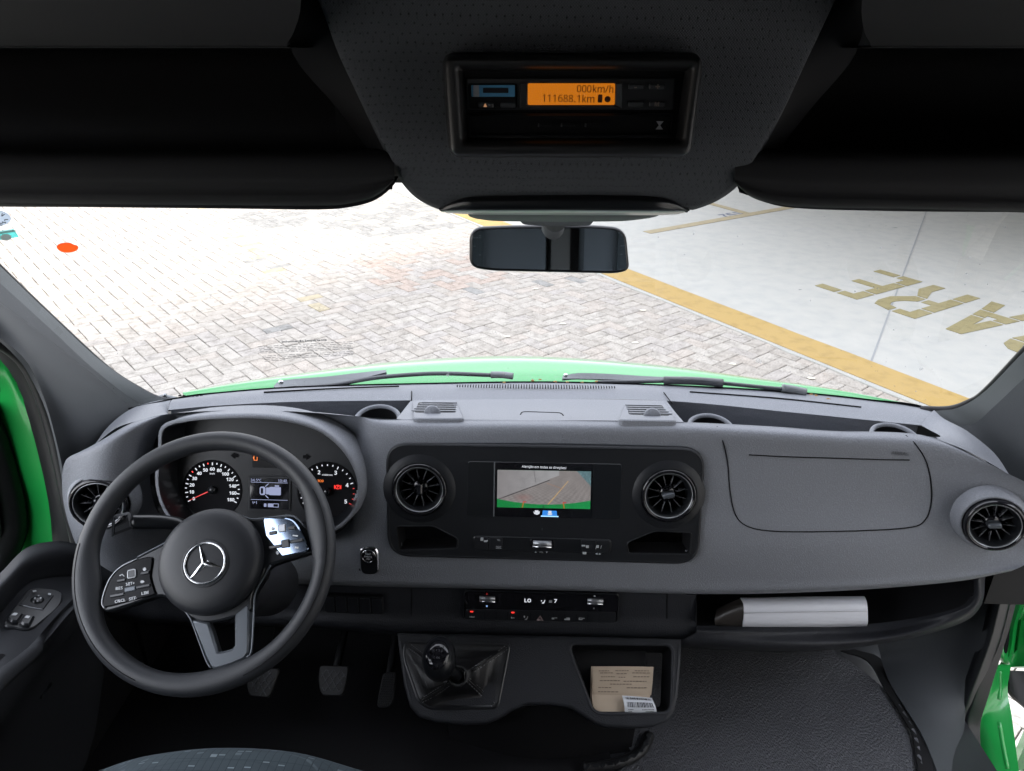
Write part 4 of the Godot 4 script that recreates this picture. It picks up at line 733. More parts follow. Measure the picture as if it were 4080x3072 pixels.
	part(c, "dial_ticks", plates(reds, 0.0, 0.001, 0.0), lit(0.7, 0.05, 0.05, 0.1), rv)
	words(c, "x1000/min", 0.003, M.white_mark, at2(rv, 0.0, 0.031, 0.001), false, "dial_lettering")
	part(c, "needle_hub", lathe([0.0075, 0.0, 0.0072, 0.006, 0.0, 0.0075], 28), M.gloss, rv)
	words(c, "TCO", 0.0045, M.orange_mark, Transform3D(Vector3(1,0,0),Vector3(0,0.9272,-0.3746),Vector3(0,0.3746,0.9272),Vector3(-0.4084,1.191,-1.15)), true, "warning_light")
	var pb: Transform3D = Transform3D(Vector3(1,0,0),Vector3(0,0.9272,-0.3746),Vector3(0,0.3746,0.9272),Vector3(-0.3767,1.1814,-1.1461))
	var ring := []
	for i in 20:
		var a0 := TAU * i / 20.0
		var a1 := TAU * (i + 1) / 20.0
		ring.append(ccw(PackedVector2Array([Vector2(cos(a0), sin(a0) * 0.8) * 0.0050, Vector2(cos(a1), sin(a1) * 0.8) * 0.0050, Vector2(cos(a1), sin(a1) * 0.8) * 0.0038, Vector2(cos(a0), sin(a0) * 0.8) * 0.0038])))
	ring.append(rect(0.0012, 0.007, 0.0, Vector2(-0.0058, 0)))
	ring.append(rect(0.0012, 0.007, 0.0, Vector2(0.0058, 0)))
	part(c, "warning_light", plates(ring, 0.0, 0.001, 0.0), M.red_mark, pb)
	words(c, "P", 0.0045, M.red_mark, pb, true, "warning_light")
	# warning window, display, turn arrows
	part(c, "warning_window", plate(rq(p2([-0.0217,0.0552,0.0466,0.0569,0.0469,0.0252,-0.0215,0.0252]),0.0017,1), 0.0, 0.0012, 0.0003), M.black, x)
	var eng: Transform3D = Transform3D(Vector3(1,0,0),Vector3(0,0.9272,-0.3746),Vector3(0,0.3746,0.9272),Vector3(-0.5283,1.228,-1.1644))
	part(c, "warning_light", plates([rect(0.001, 0.008, 0.0, Vector2(-0.0028, 0)), rect(0.001, 0.008, 0.0, Vector2(0.0028, 0)), rect(0.0066, 0.001, 0.0, Vector2(0, 0.0044)), rect(0.0066, 0.001, 0.0, Vector2(0, -0.0044)), rect(0.003, 0.001, 0.0, Vector2(0, 0.006)), rect(0.001, 0.004, 0.0, Vector2(-0.004, 0))], 0.0, 0.001, 0.0), M.orange_mark, eng)
	part(c, "display_frame", plate(rq(p2([-0.0275,0.0096,0.0513,0.0116,0.05,-0.0538,-0.028,-0.0558]),0.0026,2), 0.0, 0.0025, 0.0008), M.panel, x)
	var dd: Transform3D = Transform3D(Vector3(1,0,0),Vector3(0,0.9272,-0.3746),Vector3(0,0.3746,0.9272),Vector3(-0.5023,1.1676,-1.1393))
	part(c, "display", plate(rect(0.0715, 0.0575, 0.001), 0.0, 0.0005, 0.0), M.gloss, dd)
	words(c, "34.5°C", 0.0050, M.lcd, at2(dd, -0.0245, 0.0245, 0.0009), false, "display_lettering")
	words(c, "10:40", 0.0050, M.lcd, at2(dd, 0.024, 0.0245, 0.0009), false, "display_lettering")
	var van := [rect(0.068, 0.0007, 0.0, Vector2(0, 0.0205)), rect(0.068, 0.0007, 0.0, Vector2(0, -0.0115)), rect(0.0215, 0.0150, 0.002, Vector2(0.0105, 0.005)), rect(0.0105, 0.0155, 0.004, Vector2(-0.0125, 0.005)), rect(0.006, 0.0125, 0.001, Vector2(-0.003, 0.005)), rect(0.008, 0.0025, 0.0005, Vector2(0.014, 0.0145)),
		ccw(line2([-0.008, 0.0135, -0.0065, 0.0128, -0.001, 0.0182, -0.002, 0.0190])), ccw(line2([-0.008, -0.0035, -0.0065, -0.0028, -0.001, -0.0082, -0.002, -0.0090])),
		rect(0.009, 0.0065, 0.0008, Vector2(0.002, -0.0215)), rect(0.0045, 0.006, 0.001, Vector2(-0.0075, -0.0215)), rect(0.010, 0.001, 0.0, Vector2(0.012, -0.0185)), rect(0.010, 0.001, 0.0, Vector2(0.012, -0.0245)), rect(0.001, 0.0065, 0.0, Vector2(0.0072, -0.0215)), rect(0.001, 0.0065, 0.0, Vector2(0.0168, -0.0215))]
	part(c, "display_drawing", plates(van, 0.0005, 0.0010, 0.0), M.lcd, dd)
	part(c, "display_drawing", plates([rect(0.0042, 0.0105, 0.0018, Vector2(-0.0135, 0.005))], 0.0010, 0.0013, 0.0), M.hole, dd)
	part(c, "display_drawing", plates([ccw(line2([-0.031, -0.015, -0.030, -0.015, -0.029, -0.019, -0.030, -0.0195])), rect(0.002, 0.002, 0.0009, Vector2(-0.027, -0.0165)), rect(0.0008, 0.005, 0.0, Vector2(-0.0235, -0.017))], 0.0005, 0.0010, 0.0), M.lcd, dd)
	for k in [[Transform3D(Vector3(1,0,0),Vector3(0,0.9272,-0.3746),Vector3(0,0.3746,0.9272),Vector3(-0.5668,1.2307,-1.1665)), -1.0], [Transform3D(Vector3(1,0,0),Vector3(0,0.9272,-0.3746),Vector3(0,0.3746,0.9272),Vector3(-0.4352,1.2314,-1.1668)), 1.0]]:
		var s: float = k[1]
		part(c, "turn_arrow", plates([ccw(line2([s * 0.008, 0, 0, 0.006, 0, 0.003, s * -0.006, 0.003, s * -0.006, -0.003, 0, -0.003, 0, -0.006]))], 0.0, 0.0008, 0.0), M.hole, k[0])

# ---------- climate controls ----------
func build_climate() -> void:
	var x: Transform3D = Transform3D(Vector3(1,0,0),Vector3(0,0.9945,-0.1045),Vector3(0,0.1045,0.9945),Vector3(0.0036,0.9341,-1.124))
	var p := part(dash, "climate_panel", plate(rq(p2([-0.1467,0.033,0.1486,0.0344,0.1491,-0.0291,-0.1496,-0.0317]),0.0081,4), -0.004, 0.005, 0.001), M.gloss, x)
	part(p, "panel_frame", band([rq(p2([-0.1485,0.0351,0.1502,0.0365,0.151,-0.0312,-0.1514,-0.0339]),0.009,4), rq(p2([-0.1467,0.033,0.1486,0.0344,0.1491,-0.0291,-0.1496,-0.0317]),0.0081,4)], [0.003, 0.0055]), M.satin, x)
	var ks: PackedVector2Array = rq(p2([-0.1459,-0.007,0.1457,-0.0047,0.1463,-0.0281,-0.1468,-0.0306]),0.0054,3)
	part(p, "key_bar", plate(ks, 0.004, 0.0072, 0.001), M.panel, x)
	for i in 12:
		part(p, "key_gap", plate(rect(0.0006, 0.0165, 0.0, Vector2(-0.1305 + 0.0222 * (i + 1), -0.019 - i * 0.0000)), 0.0060, 0.0075, 0.0), M.hole, x) if i < 11 else null
	for r in [Transform3D(Vector3(1,0,0),Vector3(0,0.9945,-0.1045),Vector3(0,0.1045,0.9945),Vector3(-0.1,0.9512,-1.1208)), Transform3D(Vector3(1,0,0),Vector3(0,0.9945,-0.1045),Vector3(0,0.1045,0.9945),Vector3(0.1077,0.9528,-1.1209))]:
		part(p, "roller_bed", plate(rect(0.037, 0.016, 0.003), -0.001, 0.0006, 0.0003), M.hole, r)
		part(p, "roller", tube(p3([-0.0150, 0.0022, 0.0005, 0.0150, 0.0022, 0.0005]), 0.0048, 14, false, 1), M.silver, r)
		part(p, "roller_edge", tube(p3([-0.0152, -0.0045, 0.002, 0.0152, -0.0045, 0.002]), 0.0016, 10, false, 1), M.chrome, r)
	words(p, "LO", 0.0082, M.white_mark, Transform3D(Vector3(1,0,0),Vector3(0,0.9945,-0.1045),Vector3(0,0.1045,0.9945),Vector3(-0.022,0.9506,-1.1205)), true)
	words(p, "7", 0.0082, M.white_mark, Transform3D(Vector3(1,0,0),Vector3(0,0.9945,-0.1045),Vector3(0,0.1045,0.9945),Vector3(0.0313,0.9513,-1.1206)), true)
	words(p, "REAR", 0.0030, M.print, Transform3D(Vector3(1,0,0),Vector3(0,0.9945,-0.1045),Vector3(0,0.1045,0.9945),Vector3(-0.1296,0.9114,-1.1141)), true)
	words(p, "A/C", 0.0030, M.print, Transform3D(Vector3(1,0,0),Vector3(0,0.9945,-0.1045),Vector3(0,0.1045,0.9945),Vector3(-0.05,0.9119,-1.1141)), true)
	part(p, "indicator_light", plate(rect(0.0062, 0.0026, 0.0008), 0.0, 0.0008, 0.0), M.red_mark, Transform3D(Vector3(1,0,0),Vector3(0,0.9945,-0.1045),Vector3(0,0.1045,0.9945),Vector3(-0.1301,0.9235,-1.1158)))
	part(p, "indicator_light", plate(rect(0.0062, 0.0030, 0.0008), 0.0, 0.0008, 0.0), M.red_mark, Transform3D(Vector3(1,0,0),Vector3(0,0.9945,-0.1045),Vector3(0,0.1045,0.9945),Vector3(-0.0502,0.9241,-1.1159)))
	part(p, "mark", plates([ccw(line2([-0.002, -0.0015, 0.002, -0.0015, 0, 0.002]))], 0.0, 0.0006, 0.0), lit(0.5, 0.02, 0.02, 0.08), Transform3D(Vector3(1,0,0),Vector3(0,0.9945,-0.1045),Vector3(0,0.1045,0.9945),Vector3(-0.101,0.9632,-1.122)))
	part(p, "mark", plates([ccw(line2([-0.002, 0.0015, 0.002, 0.0015, 0, -0.002]))], 0.0, 0.0006, 0.0), lit(0.3, 0.5, 0.85, 0.15), Transform3D(Vector3(1,0,0),Vector3(0,0.9945,-0.1045),Vector3(0,0.1045,0.9945),Vector3(-0.1008,0.9349,-1.1191)))
	part(p, "mark", plates([rect(0.0032, 0.0032, 0.0008)], 0.0, 0.0006, 0.0), M.print, Transform3D(Vector3(1,0,0),Vector3(0,0.9945,-0.1045),Vector3(0,0.1045,0.9945),Vector3(0.1061,0.9647,-1.1222)))
	part(p, "mark", plates([rect(0.0026, 0.0026, 0.0008)], 0.0, 0.0006, 0.0), M.print, Transform3D(Vector3(1,0,0),Vector3(0,0.9945,-0.1045),Vector3(0,0.1045,0.9945),Vector3(0.1063,0.937,-1.1193)))
	# symbols: seat figure, fan, hazard triangle, windows
	var fig := [oval(0.0022, 0.0022, Vector2(-0.003, 0.0012), 10), ccw(line2([-0.002, -0.003, 0.001, -0.002, 0.0032, 0.0035, 0.0042, 0.003, 0.002, -0.0045, -0.002, -0.0045]))]
	part(p, "mark", plates(fig, 0.0, 0.0006, 0.0), M.white_mark, Transform3D(Vector3(1,0,0),Vector3(0,0.9945,-0.1045),Vector3(0,0.1045,0.9945),Vector3(0.0076,0.9495,-1.1206)))
	part(p, "mark", plates([rect(0.0016, 0.005, 0.0, Vector2(-0.002, 0)), rect(0.0016, 0.005, 0.0), rect(0.0016, 0.005, 0.0, Vector2(0.002, 0))], 0.0, 0.0006, 0.0), M.print, Transform3D(Vector3(1,0,0),Vector3(0,0.9945,-0.1045),Vector3(0,0.1045,0.9945),Vector3(0.0219,0.95,-1.1206)))
	part(p, "mark", plates(fig + [rect(0.003, 0.0012, 0.0, Vector2(-0.003, 0.0036))], 0.0, 0.0006, 0.0), M.print, Transform3D(Vector3(1,0,0),Vector3(0,0.9945,-0.1045),Vector3(0,0.1045,0.9945),Vector3(-0.0247,0.9128,-1.1145)))
	var haz := []
	for ring in [[0.0075, 0.0062], [0.0042, 0.0032]]:
		for i in 3:
			var a0 := PI / 2 + TAU * i / 3.0
			var a1 := PI / 2 + TAU * (i + 1) / 3.0
			haz.append(ccw(PackedVector2Array([Vector2(cos(a0), sin(a0)) * ring[0], Vector2(cos(a1), sin(a1)) * ring[0], Vector2(cos(a1), sin(a1)) * ring[1], Vector2(cos(a0), sin(a0)) * ring[1]])))
	part(p, "hazard_mark", plates(haz, 0.0, 0.0006, 0.0), mat(0.45, 0.33, 0.33, 0.6), Transform3D(Vector3(1,0,0),Vector3(0,0.9945,-0.1045),Vector3(0,0.1045,0.9945),Vector3(0.0029,0.9115,-1.1144)))
	part(p, "mark", plates([rect(0.006, 0.0008, 0.0, Vector2(-0.001, 0.001)), rect(0.005, 0.0025, 0.0012, Vector2(-0.0015, -0.001)), rect(0.004, 0.0012, 0.0, Vector2(0.0045, 0.0012))], 0.0, 0.0006, 0.0), M.print, Transform3D(Vector3(1,0,0),Vector3(0,0.9945,-0.1045),Vector3(0,0.1045,0.9945),Vector3(0.0295,0.9135,-1.1146)))
	part(p, "mark", plates([rect(0.0105, 0.0012, 0.0, Vector2(0, -0.002)), rect(0.007, 0.0035, 0.001, Vector2(0.0015, 0.0006)), rect(0.003, 0.002, 0.0, Vector2(-0.0038, -0.001))], 0.0, 0.0006, 0.0), M.print, Transform3D(Vector3(1,0,0),Vector3(0,0.9945,-0.1045),Vector3(0,0.1045,0.9945),Vector3(0.0557,0.9133,-1.1146)))
	part(p, "mark", plates([rect(0.0065, 0.0010, 0.0, Vector2(-0.001, 0.0016)), rect(0.0065, 0.0010, 0.0, Vector2(-0.001, -0.0018)), rect(0.001, 0.004, 0.0, Vector2(-0.0042, 0)), rect(0.001, 0.004, 0.0, Vector2(0.0022, 0)), rect(0.004, 0.0012, 0.0, Vector2(0.0045, 0.0014))], 0.0, 0.0006, 0.0), M.print, Transform3D(Vector3(1,0,0),Vector3(0,0.9945,-0.1045),Vector3(0,0.1045,0.9945),Vector3(0.0827,0.9142,-1.1147)))

# ---------- steering wheel ----------
func build_wheel() -> void:
	var x: Transform3D = Transform3D(Vector3(1,0,0),Vector3(0,0.7071,-0.7071),Vector3(0,0.7071,0.7071),Vector3(-0.5065,1.2274,-0.8789))
	var w := thing("steering_wheel", "black leather steering wheel turned slightly left, star emblem on its hub", "steering wheel", x.origin)
	var big := 0.1782
	var grid := []
	for i in 97:
		var a := -TAU * i / 96.0
		var deg := rad_to_deg(a)
		var bulge := 0.0
		for s in [196.0, 16.0]:
			var d := absf(wrapf(deg - s, -180.0, 180.0))
			bulge = maxf(bulge, clampf(1.0 - d / 26.0, 0.0, 1.0))
		var low := clampf(1.0 - absf(wrapf(deg + 75.0, -180.0, 180.0)) / 28.0, 0.0, 1.0)
		bulge = bulge * bulge * (3.0 - 2.0 * bulge)
		var l := PackedVector3Array()
		for k in 20:
			var t := TAU * k / 20.0
			var inner := 1.0 if cos(t) < 0.0 else 0.0
			var rr := 0.0148 + inner * absf(cos(t)) * (0.011 * bulge + 0.005 * low)
			var rad := big + cos(t) * rr
			l.append(Vector3(cos(a) * rad, sin(a) * rad, sin(t) * 0.0165))
		grid.append(l)
	part(w, "rim", sheet(grid, 0.0, true), M.rim, x)
	# stitched joint lines of the grips
	for arc in [[176.0, 250.0], [-62.0, 34.0]]:
		var path := PackedVector3Array()
		for i in 25:
			var a := deg_to_rad(lerpf(arc[0], arc[1], i / 24.0))
			path.append(Vector3(cos(a) * (big + 0.005), sin(a) * (big + 0.005), 0.0156))
		part(w, "rim_seam", tube(path, 0.0007, 5, false, 1), M.seam, x)
	# spoke carrier
	var carrier: PackedVector2Array = p2([-0.0954,-0.0012,-0.0561,0.0223,-0.0385,0.0407,-0.0242,0.0553,-0.0094,0.0638,0.006,0.0684,0.0223,0.0681,0.0482,0.0604,0.0635,0.0566,0.0897,0.0601,0.1188,0.0637,0.1322,0.0578,0.1506,0.0388,0.1629,0.0234,0.1625,0.0152,0.1543,0.0089,0.0995,-0.0101,0.0923,-0.0269,0.0798,-0.0536,0.0813,-0.0729,0.0651,-0.0817,0.0232,-0.0931,-0.006,-0.0875,-0.0231,-0.0713,-0.0418,-0.0614,-0.06,-0.0587,-0.0968,-0.072,-0.1266,-0.0818,-0.1347,-0.0788,-0.1393,-0.0699,-0.1361,-0.0503,-0.1308,-0.0303,-0.1193,-0.016])
	part(w, "spoke_carrier", plate(smooth2(carrier, 3), -0.018, 0.004, 0.003), M.satin, x)
	for run in [p3([-0.0991,-0.0033,0.0035,-0.0773,0.0094,0.0035,-0.0561,0.0223,0.0035,-0.0385,0.0407,0.0035,-0.0242,0.0553,0.0035,-0.0094,0.0638,0.0035,0.006,0.0684,0.0035,0.0223,0.0681,0.0035,0.0482,0.0604,0.0035,0.0635,0.0566,0.0035,0.0897,0.0601,0.0035,0.1188,0.0637,0.0035,0.1322,0.0578,0.0035,0.1434,0.0469,0.0035]), p3([-0.0231,-0.0713,0.0035,-0.006,-0.0875,0.0035,0.0102,-0.1149,0.0035,0.0272,-0.1443,0.0035,0.0353,-0.1533,0.0035]), p3([0.0995,-0.0101,0.0035,0.0923,-0.0269,0.0035,0.0828,-0.0509,0.0035,0.0852,-0.0812,0.0035,0.0888,-0.1284,0.0035,0.0836,-0.1378,0.0035])]:
		part(w, "carrier_edge", tube(run, 0.0014, 8, false, 4), M.spoke, x)
	part(w, "lower_spoke", plate(p2([-0.0045,-0.09,0.0217,-0.0919,0.0306,-0.1093,0.0416,-0.1315,0.0462,-0.1314,0.0615,-0.1273,0.0641,-0.1228,0.0574,-0.0797,0.0763,-0.0621,0.0857,-0.1316,0.0807,-0.1404,0.0622,-0.1489,0.0428,-0.1549,0.0353,-0.1533,0.0269,-0.1425]), -0.012, 0.005, 0.003), M.spoke, x)
	var hc: Array = [0.0136,-0.007]
	var hub := x * Transform3D(Basis.IDENTITY, Vector3(hc[0], hc[1], 0.0))
	part(w, "airbag_cover", lathe([0.0755, 0.0, 0.0755, 0.012, 0.073, 0.020, 0.066, 0.0265, 0.052, 0.031, 0.035, 0.033, 0.0, 0.0335], 64, 1.0, 1.02), M.hub, hub)
	var em: Array = [0.0146,-0.0128]
	var ex := x * Transform3D(Basis.IDENTITY, Vector3(em[0], em[1], 0.0335))
	var emb := part(w, "emblem", lathe([0.0345, -0.006, 0.034, 0.0005, 0.031, 0.0, 0.0295, -0.001, 0.0, -0.001], 48), M.hub, ex)
	part(emb, "emblem_ring", lathe([0.0300, -0.001, 0.0300, 0.0018, 0.0288, 0.0030, 0.0272, 0.0018, 0.0272, -0.001], 56), M.chrome, ex)
	var sv := st()
	var tips := [-0.0125,0.0256,0.0246,-0.0052,-0.0176,-0.0216]
	var top := Vector3(-0.0008, 0.0, 0.0050)
	for i in 3:
		var tip := Vector3(tips[i * 2], tips[i * 2 + 1], 0.0012)
		var side := Vector3(-tip.y, tip.x, 0).normalized() * 0.0048
		for s in [1.0, -1.0]:
			var b: Vector3 = top * 0.3 + side * s - tip.normalized() * 0.0012
			b.z = 0.0
			var tri_ := [top, tip, b] if s < 0 else [top, b, tip]
			for v in tri_:
				sv.add_vertex(v)
			var nxt := Vector3(tips[((i + 1) % 3) * 2], tips[((i + 1) % 3) * 2 + 1], 0.0)
	part(emb, "emblem_star", done(sv), M.chrome, ex)
	words(w, "AIRBAG", 0.0058, M.black, x * Transform3D(Basis(Vector3.BACK, 0.27), Vector3(0.0293,-0.0558, 0.0285)), false, "embossed_lettering")
	for h in [[-0.0368,-0.0088], [0.0476,0.021]]:
		part(w, "horn_mark", plates([ccw(line2([-0.006, -0.001, 0.002, -0.0005, 0.006, 0.0025, 0.006, -0.003, 0.002, -0.002]))], 0.0, 0.0008, 0.0), M.black, x * Transform3D(Basis(Vector3.BACK, 0.3), Vector3(h[0], h[1], 0.0262)))
	# left keys
	var lp: PackedVector2Array = smooth2(p2([-0.0777,-0.0028,-0.0988,-0.0081,-0.1186,-0.0193,-0.1301,-0.0336,-0.1346,-0.0509,-0.1355,-0.0685,-0.1305,-0.0761,-0.0978,-0.0668,-0.0631,-0.0568,-0.0637,-0.0503,-0.0728,-0.0314,-0.074,-0.0148]), 3)
	var lk := part(w, "key_pad", plate(lp, 0.0, 0.0075, 0.0015), M.pad, x)
	part(lk, "pad_edge", tube(p3([-0.0984,-0.0067,0.0065,-0.1189,-0.018,0.0065,-0.1309,-0.033,0.0065,-0.136,-0.0509,0.0065,-0.1366,-0.0698,0.0065,-0.1309,-0.0774,0.0065]), 0.0011, 6, false, 4), M.silver, x)
	for t in [["RES", -0.1152,-0.049], ["SET+", -0.1003,-0.0421], ["CNCL", -0.1102,-0.0664], ["SET-", -0.0921,-0.0627], ["LIM", -0.0761,-0.0545]]:
		words(lk, t[0], 0.0044, M.print, at2(x, t[1], t[2], 0.0078, 0.20), true)
	for t in [["touch_key", -0.1004,-0.0283, 0.0125, 0.0125, 0.003], ["rocker_key", -0.1141,-0.0379, 0.013, 0.005, 0.002], ["rocker_key", -0.0817,-0.0265, 0.013, 0.005, 0.002], ["roller_key", -0.0987,-0.0499, 0.016, 0.007, 0.002], ["rocker_key", -0.0806,-0.0455, 0.021, 0.005, 0.002], ["rocker_key", -0.1159,-0.0588, 0.021, 0.005, 0.002]]:
		var kx := at2(x, t[1], t[2], 0.007, 0.22)
		part(lk, t[0], plate(rect(t[3], t[4], t[5]), 0.0, 0.0025, 0.0012), M.spoke if t[0] == "roller_key" else M.satin, kx)
		if t[0] == "touch_key":
			part(lk, "key_rim", band([rect(t[3], t[4], t[5]), inset(rect(t[3], t[4], t[5]), 0.0012)], [0.0028, 0.0032]), M.print, kx)
	part(lk, "key_symbol", plates([shift(ccw(line2([-0.004, 0.0012, 0.0, 0.0032, 0.004, 0.0, 0.0028, 0.0, 0.0, 0.002, -0.003, 0.0]))  , Vector2(-0.1147,-0.032)), oval(0.005, 0.005, Vector2(-0.0834,-0.0212), 10), oval(0.006, 0.004, Vector2(-0.0833,-0.039), 10)], 0.0076, 0.0082, 0.0), M.print, x)
	# right keys: bright polished pad
	var rp: PackedVector2Array = smooth2(p2([0.0778,0.05,0.0819,0.0557,0.0999,0.0576,0.1152,0.0587,0.127,0.0548,0.1413,0.0406,0.1548,0.0218,0.1529,0.0143,0.1343,0.0083,0.1138,0.0017,0.0997,-0.0014,0.0957,0.0026,0.0886,0.0234]), 3)
	var rc: Vector3 = x * Vector3(0.1191,0.029, 0.004)
	var rkb := Basis(Vector3.UP, -0.16) * Basis(Vector3.RIGHT, 0.13)
	var rkx := Transform3D(rkb, rc - rkb * rc) * x
	var rk := part(w, "key_pad", plate(rp, 0.0, 0.0075, 0.0015), mat(0.25, 0.31, 0.41, 0.07, 0.5, 1.0), rkx)
	for t in [["touch_key", 0.1099,0.0434, 0.0115, 0.0115, 0.002], ["rocker_key", 0.0972,0.0348, 0.012, 0.0055, 0.002], ["rocker_key", 0.1249,0.0451, 0.012, 0.0055, 0.002], ["roller_key", 0.1197,0.0218, 0.013, 0.012, 0.002], ["rocker_key", 0.1047,0.0153, 0.020, 0.0050, 0.002], ["rocker_key", 0.1361,0.0277, 0.020, 0.0050, 0.002]]:
		part(rk, t[0], plate(rect(t[3], t[4], t[5]), 0.0, 0.0028, 0.0012), M.satin if t[0] != "touch_key" else M.silver, at2(rkx, t[1], t[2], 0.007, 0.28))
	part(rk, "key_symbol", plates([oval(0.005, 0.005, Vector2(0.0956,0.0409), 10), rect(0.008, 0.002, 0.0, Vector2(0.1324,0.0351)), oval(0.006, 0.006, Vector2(0.1099,0.0073), 5), rect(0.006, 0.003, 0.0, Vector2(0.138,0.0182))], 0.0076, 0.0084, 0.0), M.white, rkx)
	# column with its stalk
	var col := thing("steering_column", "dark steering column with multi-function stalk sticking out to the left", "steering column", x.origin - x.basis.z * 0.12)
	part(col, "shroud", lathe([0.0, -0.26, 0.055, -0.26, 0.062, -0.10, 0.060, -0.035, 0.0, -0.035], 32), M.dark, x * Transform3D(Basis.IDENTITY, Vector3(hc[0], hc[1] - 0.01, 0)))
	part(col, "stalk", tube(p3([-0.5828,1.1696,-0.9997,-0.5819,1.1988,-0.9802,-0.5884,1.218,-0.9696,-0.6107,1.23,-0.958,-0.6466,1.2394,-0.9432]), 0.0112, 14, false, 6), M.satin)
	var tipx: Transform3D = Transform3D(Vector3(0.8554,0,-0.5179),Vector3(-0.2749,0.8476,-0.454),Vector3(0.439,0.5307,0.725),Vector3(-0.6586,1.242,-0.9378))
	part(col, "stalk_tip", plate(rq(PackedVector2Array([Vector2(-0.017, -0.017), Vector2(0.014, -0.013), Vector2(0.014, 0.013), Vector2(-0.010, 0.0145)]), 0.003, 3), -0.012, 0.012, 0.004), M.wiper, tipx)
	part(col, "stalk_end", plate(rq(PackedVector2Array([Vector2(-0.0175, -0.018), Vector2(-0.014, -0.017), Vector2(-0.008, 0.013), Vector2(-0.0108, 0.0125)]), 0.001, 2), -0.010, 0.0125, 0.001), M.spoke, tipx)
	part(col, "stalk_mark", plates([oval(0.006, 0.004, Vector2(0.002, 0.006), 10), rect(0.003, 0.001, 0.0, Vector2(-0.004, 0.007))], 0.012, 0.0126, 0.0), M.dim, tipx)
	words(col, "= ID   O", 0.0035, M.dim, tipx * Transform3D(Basis.IDENTITY, Vector3(0.062, 0.006, 0.0105)), false, "stalk_lettering")

